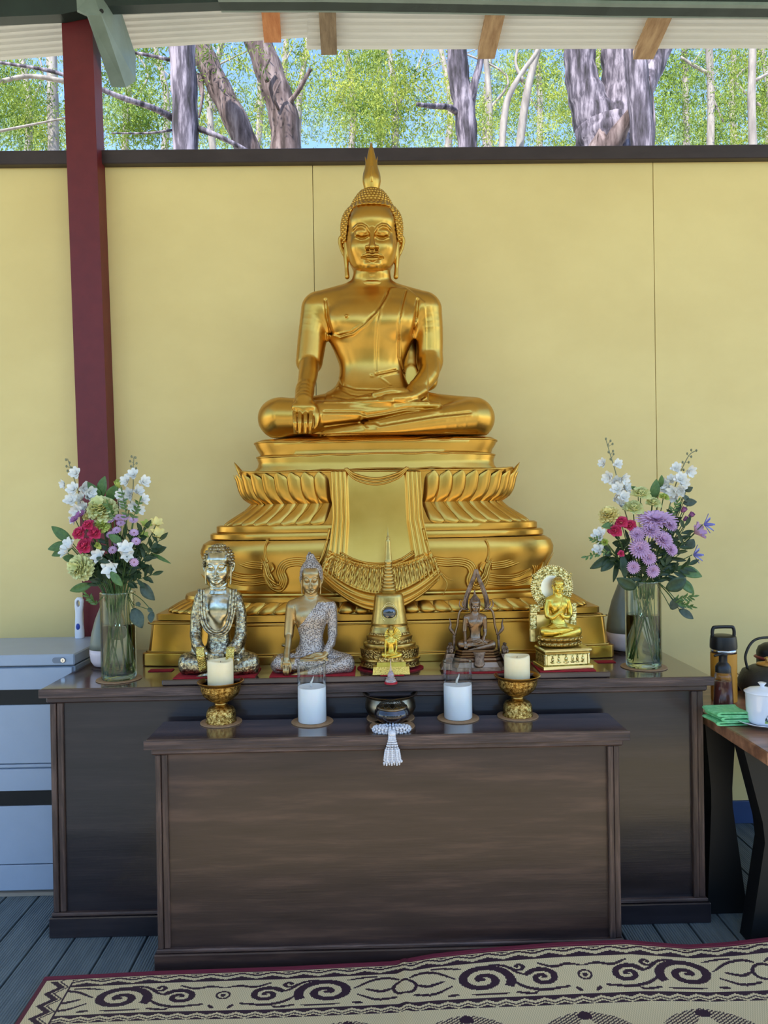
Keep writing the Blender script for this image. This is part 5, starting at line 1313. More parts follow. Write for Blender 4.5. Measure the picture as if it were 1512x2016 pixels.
for px, pyb, pt, pg, lb in ((615, 1421, 1353, 1306, 'left'), (902, 1414, 1348, 1303, 'right')):
    q = on(px, pyb); k = q.y/FPX
    coaster(q, 41*k, H2, 'round tan coaster under the %s glass candle holder' % lb)
    z0 = H2+.0034; r = 28.5*k
    T = thing('glass_candle_holder', (q.x, q.y, z0), 'clear glass cylinder around a white candle, %s of the dark bowl' % lb, 'candle holder', 'glass cylinders')
    MB().loft([[(q.x+r*math.cos(a), q.y+r*math.sin(a), z) for a in [2*pi*j/48 for j in range(48)]] for z in (z0, z0+(pyb-pg)*k)], cap=False).build('glass_tube', GLASS, T, smooth=True)
    MB().tube([(q.x+r*math.cos(a), q.y+r*math.sin(a), z0+(pyb-pg)*k) for a in [2*pi*j/48 for j in range(49)]], .0011, 6).build('glass_rim', thin_glass('glass_edge', (.8, .82, .82), .9) if lb == 'left' else MATS['glass_edge'], T, smooth=True)
    T = thing('led_candle', (q.x, q.y, z0), 'smooth white candle with plastic flame inside the %s glass cylinder' % lb, 'candle', 'white candles')
    H_ = (pyb-pt)*k; rc = r-.0012
    MB().lathe([(rc*.98, z0+.0005), (rc, z0+.002), (rc, z0+H_-.002), (rc*.985, z0+H_), (rc*.93, z0+H_-.0004), (rc*.5, z0+H_-.002), (.0005, z0+H_-.002)], (q.x, q.y, 0), 44).build('wax', WAX, T, smooth=True, sharp=50)
    fl2 = MB(); P_ = [(q.x+dx*k, q.y, z0+H_-.002+h*k) for dx, h in ((0, 0), (-2, 4), (-1, 9), (1.5, 14), (3, 19), (3, 22))]
    fl2.tube(spline(P_, 4), list(np.interp(np.linspace(0, 5, 21), range(6), [2*k, 4.4*k, 4.6*k, 3.2*k, 1.6*k, .3*k])), 10, flat=.5).build('plastic_flame', mat('flame_plastic', srgb(236, 232, 224), rough=.3, trans=.3) if lb == 'left' else MATS['flame_plastic'], T, smooth=True)
# metal bowl with dark censer in front
BRS = mat('worn_grey_brass', srgb(92, 78, 62), srgb(168, 152, 126), rough=.3, metal=1, scale=18, lo=.3, hi=.7)
CEN = mat('dark_glazed_censer', srgb(24, 20, 22), srgb(52, 34, 30), rough=.12, metal=.4, scale=14, coat=1)
q = on(769, 1413); k = q.y/FPX; cy = q.y-.002
coaster((q.x, cy), 47*k, H2, 'tan coaster under the grey brass bowl, mostly hidden by the censer')
T = thing('brass_bowl', (q.x, cy, H2+.0034), 'wide grey brass bowl with flared rim in the centre of the low cabinet', 'bowl'); f = lambda r, h: (r*k, H2+.0034+h*k)
MB().lathe([f(26, 0), f(28, 3), f(44, 8), f(50, 20), f(49, 30), f(46, 38), f(45, 41), f(53, 46), f(54, 48), f(52, 48.5), f(42, 43), f(44, 34), f(44, 20), f(30, 10), f(1, 9)], (q.x, cy, 0), 52).build('bowl', BRS, T, smooth=True, sharp=60)
qc = on(772, 1428); kc2 = qc.y/FPX; cyc = qc.y-.010
coaster((qc.x, cyc), 44*kc2, H2, 'tan coaster under the black censer at the front edge')
T = thing('censer', (qc.x, cyc, H2+.0034), 'small black glazed incense censer with pierced lid, in front of the brass bowl', 'censer'); f = lambda r, h: (r*kc2, H2+.0034+h*kc2)
bo = MB().lathe([f(20, 4), f(22, 8), f(31, 14), f(35, 22), f(34, 30), f(30, 34), f(30, 36)], (qc.x, cyc, 0), 44).build('pot', CEN, T, smooth=True)
for a in (pi/6, 5*pi/6, 3*pi/2): MB().lathe([(.0022, H2+.0034), (.004, H2+.0034+10*kc2)], (qc.x+19*kc2*math.cos(a), cyc+19*kc2*math.sin(a), 0), 10).build('foot', CEN, T, smooth=True)
lid = MB(); 
MB().lathe([f(31, 35), f(30, 38), f(27, 39)], (qc.x, cyc, 0), 40).build('lid_ring', BRS, T, smooth=True)
for a_ in range(12):
    a = 2*pi*a_/12
    lid.tube([(qc.x+r*kc2*math.cos(a+t), cyc+r*kc2*math.sin(a+t), H2+.0034+h*kc2) for r, h, t in ((28, 38, 0), (24, 43, .25), (16, 47, .1), (7, 49, .4))], .0011, 5)
    lid.tube([(qc.x+r*kc2*math.cos(a+t), cyc+r*kc2*math.sin(a+t), H2+.0034+h*kc2) for r, h, t in ((28, 38, 0), (24, 43, -.25), (16, 47, -.1))], .0011, 5)
lid.lathe([f(8, 48), f(7, 50), f(3, 51)], (qc.x, cyc, 0), 12); lid.build('pierced_lid', mat('dark_lattice', srgb(60, 54, 44), rough=.4, metal=.8), T, smooth=True)
# bead garland with tassel hanging over the edge
BEAD = mat('clear_beads', srgb(216, 218, 226), srgb(250, 250, 255), rough=.12, scale=260, trans=.25, coat=1)
yfr = f0.lerp(f1, .5).y
qb = on(771, 1440); T = thing('bead_garland', (qb.x, yfr+.012, H2), 'clear crystal bead garland with tassel hanging over the low cabinet front edge', 'garland')
ring_ = MB(); bx_ = qb.x; by_ = yfr+.030; kb = yfr/FPX
for a_ in range(30):
    a = 2*pi*a_/30
    for t_ in range(6):
        u = 2*pi*t_/6+a_*.5; rr_ = 27*kb+5.6*kb*math.cos(u)
        ring_.ball((bx_+rr_*math.cos(a)*1.15, by_-.004+rr_*math.sin(a)*.42, H2+.0105+5.4*kb*math.sin(u)), 2.9*kb, 6, 4)
ring_.build('bead_ring', BEAD, T, smooth=True)
for s_ in range(7):
    st = MB(); x0_ = (s_-3)*1.6; x1_ = (s_-3)*5.0; n_ = 15+(s_ % 2)
    path = spline([(bx_+x0_*kb, by_-.014, H2+.012), (bx_+x0_*kb*1.1, yfr+.004, H2+.009), (bx_+x0_*kb*1.3, yfr-.008, H2-.008), (bx_+x1_*.8*kb, yfr-.007-.004*(s_ % 2), H2-.04), (bx_+x1_*kb, yfr-.007-.004*(s_ % 2), H2-(1495-1446)*kb*.95)], 10)
    for i in range(0, len(path), 2):
        st.ball(path[i], 2.3*kb if i < 30 else 3.4*kb, 6, 4)
    e = path[-1]
    for j in range(3): st.ball(e+Vector((2.6*kb*math.cos(j*2.1), -.001, (-3-3*j)*kb)), (3.2-.6*j)*kb, 6, 4)
    st.build('bead_strand', BEAD, T, smooth=True)
MB().ball((bx_, yfr-.004, H2+.006), 6*kb, 10, 6, (1.4, .8, 1)).build('bead_knot', BEAD, T, smooth=True)
# ------------------------------------------------------------------ table and things at the right edge
TZ = .642; TX1 = 1.042
TT = mat('waxed_brown_table', srgb(104, 68, 50), srgb(168, 120, 90), c3=srgb(136, 94, 68), rough=.35, scale=1.5, stretch=(2, 14, 14), bump=.1, coat=.3)
T = thing('tea_table', (TX1+.45, 2.36, 0), 'brown timber table with black metal legs at the right edge', 'table')
MB().box((TX1, 1.955, TZ-.038), (TX1+1.0, 2.78, TZ), bev=.003).build('tabletop', TT, T)
def hour(rows, y_, th, dx=0):
    b = MB(); rg = []
    for z, xa, xb in rows: rg.append([(xa+dx, y_-th, z), (xb+dx, y_-th, z), (xb+dx, y_+th, z), (xa+dx, y_+th, z)])
    b.loft(rg).build('leg', BLACK, T)
for dx in (0, .55):
    hour([(0, 1.046, 1.175), (.02, 1.046, 1.172), (.34, 1.062, 1.131), (.40, 1.062, 1.130), (TZ-.039, 1.046, 1.145)], 2.37, .035, dx)
    hour([(0, 1.096, 1.40), (.02, 1.100, 1.39), (.30, 1.146, 1.27), (.36, 1.140, 1.27), (TZ-.039, 1.080, 1.40)], 2.20, .03, dx)
# bottles
YBt = 2.47; zB = lambda y: W(1418, y, YBt).z; kB = YBt/FPX; xB = W(1418, 1330, YBt).x
T = thing('drink_bottle', (xB+.012, YBt, TZ), 'tall mustard yellow insulated bottle with black loop lid on the right table', 'bottle'); cB = (xB+.012, YBt, 0); xB += .012
YEL = mat('mustard_powder_coat', srgb(196, 134, 40), rough=.45); STL = mat('steel', srgb(190, 190, 192), rough=.2, metal=1); BLP = mat('black_plastic', srgb(18, 18, 20), rough=.38)
MB().lathe([(.038, TZ+.0005), (.041, TZ+.004), (.0415, zB(1285))], cB, 40).build('body', YEL, T, smooth=True, sharp=40)
MB().lathe([(.0412, zB(1285)), (.041, zB(1276))], cB, 40).build('steel_collar', STL, T, smooth=True)
MB().lathe([(.0425, zB(1276)), (.043, zB(1272)), (.042, zB(1260)), (.040, zB(1252)), (.03, zB(1250))], cB, 40).build('lid', BLP, T, smooth=True, sharp=40)
hp = spline([(xB-.036, YBt, zB(1256)), (xB-.037, YBt, zB(1244)), (xB-.034, YBt, zB(1237)), (xB-.026, YBt, zB(1234.5)), (xB+.026, YBt, zB(1234.5)), (xB+.034, YBt, zB(1237)), (xB+.037, YBt, zB(1244)), (xB+.036, YBt, zB(1256))], 5)
MB().tube(hp, .0058, 8, flat=1).build('loop_handle', BLP, T, smooth=True)
YPb = 2.32; zP = lambda y: W(1424, y, YPb).z; xP = max(W(1424, 1350, YPb).x, TX1+.035)
T = thing('pump_bottle', (xP, YPb, TZ), 'clear pump bottle of reddish brown liquid in front of the yellow bottle', 'bottle'); cP = (xP, YPb, 0)
MB().lathe([(.026, TZ+.0005), (.029, TZ+.004), (.030, TZ+.03), (.026, zP(1332)), (.0245, zP(1323))], cP, 32).build('bottle', thin_glass('clear_plastic', (.9, .88, .86), .6), T, smooth=True)
MB().lathe([(.026, TZ+.002), (.0282, TZ+.006), (.029, TZ+.03), (.0255, zP(1341))], cP, 32).build('liquid', mat('red_brown_liquid', srgb(112, 60, 54), rough=.15, trans=.25), T, smooth=True)
MB().lathe([(.0235, zP(1323)), (.0235, zP(1312)), (.017, zP(1306)), (.0125, zP(1303)), (.0125, zP(1292)), (.014, zP(1290)), (.012, zP(1289))], cP, 28).build('pump_head', BLP, T, smooth=True, sharp=40)
MB().tube([(xP+.012, YPb, zP(1289)), (xP-.004, YPb, zP(1287)), (xP-.030, YPb-.006, zP(1290))], [.006, .0055, .004], 8).build('spout', BLP, T, smooth=True)
# folded green cloths: each folded cloth a thing
GC = mat('mint_microfibre', srgb(110, 196, 128), srgb(146, 222, 158), rough=.95, scale=60, bump=.5, bscale=260)
qg = Wz(1436, 1430, TZ)
for i in range(3):
    z0 = TZ+.001+i*.0135; n = 22; b = MB(); g2 = random.Random(i)
    def fn(u, v, i=i, z0=z0):
        t = u*2  # folded profile: bottom layer then top layer
        x = (-.050+.104*t) if t < .46 else None
        return None
    prof_ = [(.052, 0), (-.040, 0), (-.049, .0015), (-.053, .006), (-.049, .0105), (-.040, .012), (.050, .0118), (.052, .0085), (-.038, .0080), (-.044, .006), (-.038, .0042), (.052, .0040)]
    rg = []
    for j in range(13):
        v = j/12; sk = .010*math.sin(i*1.7)+.006*math.sin(v*4+i)
        rg.append([(max(qg.x+.012+x+sk, TX1-.035), qg.y-.002+v*.085, z0+z*(1+.12*math.sin(v*5+i))+.0014*math.sin(x*60+v*4+i)+.0015) for x, z in prof_])
    o = b.loft(rg).build('folded_cloth', GC, smooth=False)
    tag(o, ['bottom', 'middle', 'top'][i]+' mint green folded cloth of the stack beside the white teacup', 'cloth', 'folded green cloths')
# teacup with lid on saucer
POR = mat('white_porcelain', srgb(232, 234, 240), rough=.12, coat=.6)
qs = Wz(1500, 1436, TZ); ys = qs.y+.035; xs_ = W(1501, 1400, ys).x; ks = ys/FPX
T = thing('saucer', (xs_, ys, TZ), 'white porcelain saucer under the painted lidded teacup', 'saucer')
MB().lathe([(.030, TZ+.0005), (.034, TZ+.003), (.058, TZ+.009), (.074, TZ+.017), (.0735, TZ+.0185), (.056, TZ+.012), (.03, TZ+.0065), (.001, TZ+.006)], (xs_, ys, 0), 48).build('dish', POR, T, smooth=True, sharp=60)
T = thing('lidded_teacup', (xs_, ys, TZ+.0075), 'white lidded porcelain teacup painted with dark bamboo and grass, on the right table', 'teacup')
zc0 = TZ+.0078; rc = .0475; hc_ = .092
MB().lathe([(.030, zc0), (.038, zc0+.003), (.0425, zc0+.010), (.0455, zc0+.05), (.0465, zc0+.088), (.0475, zc0+hc_)], (xs_, ys, 0), 48).build('cup', POR, T, smooth=True, sharp=60)
ld = MB().lathe([(.0495, zc0+hc_), (.0505, zc0+hc_+.002), (.0495, zc0+hc_+.004), (.035, zc0+hc_+.012), (.012, zc0+hc_+.017), (.006, zc0+hc_+.018), (.006, zc0+hc_+.021), (.012, zc0+hc_+.029), (.0105, zc0+hc_+.030), (.002, zc0+hc_+.0275)], (xs_, ys, 0), 48).build('lid', POR, T, smooth=True, sharp=60)
INK = mat('dark_ink_glaze', srgb(44, 58, 60), rough=.3); GRG = mat('green_wash_glaze', srgb(150, 176, 96), rough=.3)
def oncup(a, z, r=.0006):
    rr_ = np.interp(z-zc0, [0, .003, .01, .05, .088, .092], [.030, .038, .0425, .0455, .0465, .0475])+r
    return Vector((xs_+rr_*math.sin(a), ys-rr_*math.cos(a), z))
b = MB(); g2 = random.Random(4)
for i in range(34):
    a = -.30+g2.random()*.5; z = zc0+.012+g2.random()*.018; s_ = .004+.006*g2.random(); t = g2.uniform(-1, 1)
    b.add([oncup(a, z), oncup(a+s_*8*t, z+s_*1.2), oncup(a+s_*12*t, z+s_*.5)], [(0, 1, 2)])
for i in range(26):
    a = -.02+g2.random()*.35; z = zc0+.045+g2.random()*.032; t = g2.uniform(-1, 1)
    b.add([oncup(a, z), oncup(a+.06*t, z-.004), oncup(a+.14*t, z-.003)], [(0, 1, 2)])
b.add([oncup(.16, zc0+.015), oncup(.18, zc0+.015), oncup(.13, zc0+.075), oncup(.12, zc0+.075)], [(0, 1, 2, 3)]); b.build('painted_bamboo', INK, T)
b = MB(); b.grid(lambda u, v: oncup(-.34+.62*u, zc0+.010+.006*v*(1+math.sin(u*9))*.8, .0003), 16, 3).build('painted_grass', GRG, T)
# kettle, canister, blue box
IRN = mat('cast_iron', srgb(34, 33, 30), srgb(44, 42, 38), rough=.45, scale=40, bump=.4, bscale=120)
yk = 2.50; xk = W(1512, 1360, yk).x; T = thing('iron_kettle', (xk, yk, TZ), 'round black cast iron kettle behind the teacup, cut by the right edge', 'kettle')
MB().lathe([(.05, TZ+.0005), (.075, TZ+.006), (.093, TZ+.035), (.094, TZ+.06), (.08, TZ+.092), (.05, TZ+.108), (.035, TZ+.112)], (xk, yk, 0), 44).build('body', IRN, T, smooth=True)
MB().lathe([(.036, TZ+.112), (.034, TZ+.118), (.01, TZ+.124), (.006, TZ+.128), (.012, TZ+.136), (.004, TZ+.140)], (xk, yk, 0), 30).build('lid', mat('brass_lid', srgb(196, 150, 84), rough=.35, metal=.8), T, smooth=True)
MB().tube(spline([(xk-.07, yk, TZ+.10), (xk-.075, yk, TZ+.15), (xk-.04, yk, TZ+.20), (xk+.04, yk, TZ+.20), (xk+.075, yk, TZ+.15), (xk+.07, yk, TZ+.10)], 6), .0045, 8).build('handle', IRN, T, smooth=True)
yk2 = 2.62; xk2 = W(1520, 1300, yk2).x; T = thing('black_canister', (xk2+.02, yk2+.03, TZ), 'black canister with rounded shoulder behind the kettle at the right edge', 'canister')
zt2 = W(1510, 1270, yk2).z
MB().lathe([(.052, TZ+.0005), (.055, TZ+.004), (.055, zt2-.03), (.048, zt2-.012), (.03, zt2), (.002, zt2+.001)], (xk2+.02, yk2+.03, 0), 36).build('body', BLP, T, smooth=True)
MB().lathe([(.0565, zt2-.055), (.064, zt2-.050), (.0565, zt2-.044)], (xk2+.02, yk2+.03, 0), 36).build('maroon_band', mat('maroon_plastic', srgb(130, 44, 44), rough=.4), T, smooth=True)
yb2 = 2.60; xb2 = W(1462, 1360, yb2).x; zb2 = W(1462, 1346, yb2).z
T = thing('blue_box', (xb2+.008, yb2+.03, TZ), 'dark blue box with a striped towel on top, between bottle and kettle', 'box')
MB().box((xb2-.026, yb2, TZ+.0005), (xb2+.040, yb2+.07, zb2), bev=.003).build('box_body', mat('navy_card', srgb(26, 32, 92), rough=.5), T)
STR = mat('striped_towel', srgb(232, 222, 190), srgb(120, 104, 88), rough=.9, scale=9, kind='wave', lo=.78, hi=.82, stretch=(4, 1, 1)); STR.node_tree.nodes['Wave Texture'].inputs['Distortion'].default_value = .3
o = MB().grid(lambda u, v: (xb2-.024+.060*u, yb2+.004+.060*v, zb2+.0015+.030*u*(.4+.6*v)+.003*math.sin(6*u+3*v)), 12, 8).build('striped_towel', STR, smooth=True)
o.modifiers.new('s', 'SOLIDIFY').thickness = .003; tag(o, 'cream and brown striped towel lying over the dark blue box', 'towel')
# ------------------------------------------------------------------ woven mat
YM = min(f0.y, f1.y)+.004-.02
edge = [(-700, 1990), (88, 1925), (300, 1914), (560, 1905), (700, 1898), (780, 1894), (796, 1890), (850, 1880), (960, 1868), (1100, 1857), (1230, 1852), (1290, 1857), (1350, 1862), (1430, 1857), (1512, 1847), (1700, 1838)]
eP = [W(x, y, YM) for x, y in edge]; eX = [p.x for p in eP]; eZ = [max(p.z, .0025) for p in eP]
mx0 = eP[1].x; mx1 = 1.75
us = np.concatenate([np.arange(mx0, mx1, .0026)]); vs = np.concatenate([np.arange(0, .30, .0026), np.linspace(.302, 1.5, 60)])
U, V = np.meshgrid(us, vs)
ez = np.interp(U, eX, eZ); crease = W(794, 1893, YM).x
Zm = .0022+(ez-.0022)*np.exp(-(V/.16)**1.5)+.004*np.exp(-((U-crease)/.012)**2)+.0025*np.sin(U*9+V*5)*np.clip(V*6, 0, 1)*.5+.0012
Zm = np.maximum(Zm, .0022)
VV = np.stack([U-.055*V*0, YM-V, Zm], -1).reshape(-1, 3)
nu_, nv_ = len(us), len(vs); I0 = np.arange(nu_*nv_).reshape(nv_, nu_)
Q = np.stack([I0[1:, :-1], I0[1:, 1:], I0[:-1, 1:], I0[:-1, :-1]], -1).reshape(-1, 4)
me = npmesh('mat_weave', VV, Q, True)
u = (U[:-1, :-1]+U[1:, 1:])/2; v = (V[:-1, :-1]+V[1:, 1:])/2
def fold(u):
    half = .485; c1 = crease-half; t = (u-c1)/half
    k = np.round(t/2); d = np.abs(t/2-k)*2*half; return d
d = fold(u)
pat = np.zeros_like(u)
def zig(x, p): return np.abs(((x/p) % 1)-.5)*2
row = lambda a, b: (v > a) & (v < b)
z1 = .024+.010*zig(u, .085); pat[row(.018, .046)] = 1; pat[row(.018, .046) & (np.abs(v-z1-.003) < .0045)] = 0
pat[(v > .018) & (v < .046) & (np.abs(v-z1+.009) < .002)] = 0
z2 = .160+.008*zig(u, .05); pat[row(.150, .180)] = 1; pat[row(.150, .180) & (np.abs(v-z2) < .0035)] = 0; pat[row(.150, .180) & (np.abs(v-z2-.009) < .002)] = 0
band_ = row(.050, .147)
def spiral(cu, cv, Rx, Ry, T_, w_, ph=0, sg=1):
    x = (d-cu)/Rx; y = (v-cv)/Ry*sg; r = np.hypot(x, y); th = (np.arctan2(y, x)-ph) % (2*pi); out = np.zeros(d.shape, bool)
    for k in range(int(T_)+1):
        f = th+2*pi*k; rad = 1-f/(2*pi*T_)*.92; out |= (np.abs(r-rad) < w_*(1-.25*f/(2*pi*T_))) & (f < 2*pi*T_)
    return out | (r < .10)
def stroke(pts, w_):
    best = np.full(d.shape, 9.); P_ = [tuple(p)[:2] for p in spline([(a_, b_, 0) for a_, b_ in pts], 5)]; N = len(P_)
    for i in range(N-1):
        a_ = P_[i]; bx, by = P_[i+1][0]-a_[0], P_[i+1][1]-a_[1]; t = np.clip(((d-a_[0])*bx+(v-a_[1])*by)/(bx*bx+by*by+1e-9), 0, 1)
        w2 = w_*math.sin(pi*min(.97, .12+.8*i/N))**.6; best = np.minimum(best, np.hypot(d-a_[0]-bx*t, (v-a_[1]-by*t)*1.15)/w2)
    return best < 1
ab = spiral(.275, .098, .078, .042, 1.7, .17, 2.6) | spiral(.115, .100, .044, .026, 1.5, .22, .4, -1) | spiral(.175, .066, .022, .012, 1.2, .3, 0)
rr0 = np.hypot(d/1.4, v-.098); ab |= (rr0 < .0055) | ((rr0 > .010) & (rr0 < .0145))
for pts, w_ in (([(.35, .09), (.40, .066), (.445, .062), (.47, .07)], .0045), ([(.20, .10), (.17, .122), (.12, .134), (.05, .128)], .0048), ([(.36, .112), (.41, .132), (.46, .128)], .0045), ([(.0, .072), (.04, .066), (.08, .072), (.12, .060)], .004),
                ([(.33, .062), (.37, .056), (.41, .054)], .0035), ([(.155, .092), (.18, .082), (.21, .062), (.25, .056)], .004), ([(.38, .095), (.42, .105), (.45, .098)], .005), ([(.21, .140), (.26, .141), (.31, .139)], .003), ([(.02, .142), (.03, .134)], .005), ([(.135, .138), (.15, .143), (.19, .138)], .004), ([(.345, .138), (.37, .14)], .004)):
    ab |= stroke(pts, w_)
x3 = d-.485; ab |= (np.hypot(x3/1.4, v-.098) > .018) & (np.hypot(x3/1.4, v-.098) < .025)
pat[band_ & ab] = 1
# field: hatched lens leaves
ff = v > .195; uu = ((u-crease) % .30)-.15; vv_ = v-.195
for sg in (-1, 1):
    ax = sg*(uu)-.075; L_ = np.hypot(ax+.02, vv_-.06)
    a_ = .55; xr = (ax)*math.cos(a_)+(vv_-.055)*math.sin(a_); yr = -(ax)*math.sin(a_)+(vv_-.055)*math.cos(a_)
    lens = np.abs(yr) < .026*(1-(xr/.095)**2); hatch = (((u*.6+v)/.0078) % 1) < .55
    pat[ff & lens & hatch] = 1
pat[ff & (np.hypot(uu/1.7, v-.215) < .011)] = 1
# left side border
us_ = u-mx0; sb = us_ < .085; pat[sb & (v > .018)] = 0; zz = .036+.030*zig(v, .045); pat[sb & (np.abs(us_-zz) < .010) & (v > .02)] = 1; pat[sb & (np.abs(us_-zz-.018) < .003)] = 1; pat[(np.abs(us_-.088) < .003) & (v > .03)] = 1
mar = v < .016; mar2 = (us_ < .012)
val = pat.copy(); val[mar | mar2] = 2
wv_ = ((np.floor(u/.0052)+np.floor(v/.0052)) % 2)*.12
at = me.attributes.new('pattern', 'FLOAT', 'FACE'); at.data.foreach_set('value', (val+np.where(val < 2, 0, 0)).astype(np.float32).ravel())
MM = mat('woven_mat', srgb(214, 198, 156), rough=.6, bump=.6, bscale=420, bkind='wave'); n = MM.node_tree.nodes; L = MM.node_tree.links
an = n.new('ShaderNodeAttribute'); an.attribute_name = 'pattern'; rp = n.new('ShaderNodeValToRGB'); rp.color_ramp.interpolation = 'CONSTANT'
mp = n.new('ShaderNodeMath'); mp.operation = 'MULTIPLY'; mp.inputs[1].default_value = .4; L.new(an.outputs['Fac'], mp.inputs[0]); L.new(mp.outputs[0], rp.inputs[0])
e = rp.color_ramp.elements; e[0].color = (*srgb(255, 228, 174), 1); e[1].position = .2; e[1].color = (*srgb(66, 34, 48), 1); e2 = e.new(.6); e2.color = (*srgb(112, 36, 54), 1)
wt = n.new('ShaderNodeTexChecker'); wt.inputs['Scale'].default_value = 330; wt.inputs['Color1'].default_value = (1, 1, 1, 1); wt.inputs['Color2'].default_value = (.80, .78, .74, 1); tc = n.new('ShaderNodeTexCoord'); mpp = n.new('ShaderNodeMapping'); mpp.inputs['Scale'].default_value = (1, .5, 0); L.new(tc.outputs['Object'], mpp.inputs[0]); L.new(mpp.outputs[0], wt.inputs['Vector'])
mm = n.new('ShaderNodeMix'); mm.data_type = 'RGBA'; mm.blend_type = 'MULTIPLY'; mm.inputs[0].default_value = 1; L.new(rp.outputs[0], mm.inputs[6]); L.new(wt.outputs['Color'], mm.inputs[7]); L.new(mm.outputs[2], n['Principled BSDF'].inputs['Base Color'])
T = thing('floor_mat', (0, YM-.5, 0), 'large cream woven mat with purple scroll pattern and maroon border on the deck', 'mat')
me.transform(Matrix.Translation((0, -(YM-.5), 0))); o = obj('weave', me, MM, T)
b = MB(); pts = [(x, YM+.0, max(z, .002)+.002) for x, z in zip(np.linspace(mx0, mx1, 90), np.interp(np.linspace(mx0, mx1, 90), eX, eZ))]
b.loft([[(x, y+.001, z+.0004), (x, y-.012, z-.0004+.0008), (x, y-.012, z-.002), (x, y+.001, z-.002)] for x, y, z in pts]).build('border_tape', mat('maroon_tape', srgb(112, 36, 54), rough=.7), T, smooth=False)
# ------------------------------------------------------------------ flower arrangements
def fm(name, c, c2, rough=.6): return mat(name, c, c2, rough=rough, scale=90, lo=.3, hi=.7, sub=.15)
PINK = fm('hot_pink_petals', srgb(206, 44, 92), srgb(232, 88, 128)); WHP = fm('white_petals', srgb(228, 226, 218), srgb(246, 245, 240)); CREAM = fm('cream_green_petals', srgb(214, 216, 140), srgb(236, 234, 180))
LIME = fm('lime_petals', srgb(180, 196, 84), srgb(214, 222, 128)); LIL = fm('lilac_petals', srgb(196, 152, 190), srgb(222, 186, 216)); PUR = fm('mauve_petals', srgb(150, 84, 140), srgb(186, 122, 172))
BLUEP = fm('violet_blue_petals', srgb(110, 116, 196), srgb(146, 146, 214)); BUTT = fm('butter_petals', srgb(232, 214, 132), srgb(244, 230, 164)); CEN_ = fm('flower_centre', srgb(120, 70, 84), srgb(160, 110, 90))
STEM = fm('green_stem', srgb(52, 78, 38), srgb(84, 110, 56)); LEAFD = fm('dark_green_leaf', srgb(30, 50, 32), srgb(52, 76, 44), .45); LEAFM = fm('mid_green_leaf', srgb(64, 96, 48), srgb(96, 128, 66), .45); EUC = fm('eucalyptus_leaf', srgb(50, 66, 58), srgb(78, 94, 80), .5); BUDM = fm('grey_green_bud', srgb(108, 110, 84), srgb(140, 140, 110))
def petal(b, M_, L_, w_, cup=.3, curl=.2, nu=3, nv=5, wave=0, tip=1.0):
    o = len(b.v)
    for i in range(nv+1):
        v = i/nv; ww = w_*(math.sin(pi*min(.98, .12+v*.80*tip)))**.75
        for j in range(nu+1):
            u = 2*j/nu-1
            p = Vector((u*ww, L_*v, cup*L_*(v**1.6)+curl*w_*u*u+wave*math.sin(5*u+7*v)*v))
            b.v.append(tuple(M_ @ p))
    for i in range(nv):
        for j in range(nu):
            a = o+i*(nu+1)+j; b.f.append((a, a+1, a+nu+2, a+nu+1))
def PM(az, tilt, r=0, h=0):
    return Matrix.Rotation(az, 4, 'Z') @ Matrix.Translation((0, r, h)) @ Matrix.Rotation(tilt, 4, 'X')
def flower_mesh(kind):
    b = MB(); g = random.Random(hash(kind) % 100 if 0 else len(kind)*7)
    if kind == 'rose':
        for i in range(22):
            t = i/21; petal(b, PM(i*2.4, pi/2*(1-t)**.8*.96+.12, .05+.22*t, .30*(1-t)-.12), .42+.28*t, .22+.26*t, -.25 if t > .4 else -.05, .35, 4, 5, .02)
    elif kind == 'carnation':
        for i in range(64):
            t = (i/63)**.6; petal(b, PM(i*2.4, 1.45*(1-t)**.8-.15*t+.25*g.random(), .10*t, -.35*t), .74+.18*g.random(), .34+.08*g.random(), -.22, .1, 9, 6, .06, .86)
    elif kind == 'mum':
        for L_, n, tl, z in ((1.0, 22, .16, 0), (.86, 20, .42, .03), (.66, 16, .72, .07), (.42, 12, 1.05, .1)):
            for i in range(n): petal(b, PM(2*pi*i/n+tl, tl+.08*g.random(), .06, z), L_*(.92+.1*g.random()), .115, -.12, .5, 2, 5)
    elif kind == 'daisy':
        for L_, n, tl in ((1.0, 16, .1), (.8, 12, .35)):
            for i in range(n): petal(b, PM(2*pi*i/n+tl, tl, .1, 0), L_*.9, .15, 0, .3, 2, 4)
    elif kind == 'floret':
        for i in range(7): petal(b, PM(2*pi*i/7, .35+.3*(i % 2), .06, 0), .95, .34, .15, .3, 3, 5, .03)
        for i in range(4): petal(b, PM(2*pi*i/4, 1.0, .04, .05), .5, .2, .1, .3, 2, 4)
    elif kind == 'lily':
        for i in range(6): petal(b, PM(2*pi*i/6, 1.0-.12*(i % 2), .08, -.45), 1.2, .42, -.22, .5, 4, 6, .03)
    elif kind == 'star':
        for i in range(7): petal(b, PM(2*pi*i/7, .55+.5*(i % 3)/2, .05, -.2), 1.25, .17, -.05, .5, 2, 5)
    elif kind == 'bud':
        for i in range(9): petal(b, PM(i*2.4, 1.25-.02*i, .12+.02*i, -.6), 1.15, .36, .18, .45, 3, 5)
    elif kind == 'pom':
        for i in range(46):
            t = i/45; petal(b, PM(i*2.4, pi/2*(1-t**.7), 0, 0), .8, .16, .05, .5, 2, 3)
    return b.mesh('petals')
FM = {}
def fmesh(kind, m):
    if (kind, m.name) not in FM:
        me = flower_mesh(kind); me.materials.append(m); me.polygons.foreach_set('use_smooth', [True]*len(me.polygons)); FM[(kind, m.name)] = me
    return FM[(kind, m.name)]
cme = MB().ball((0, 0, .08), .17, 8, 5, (1, 1, .6)).mesh('centre')
WORD = {}
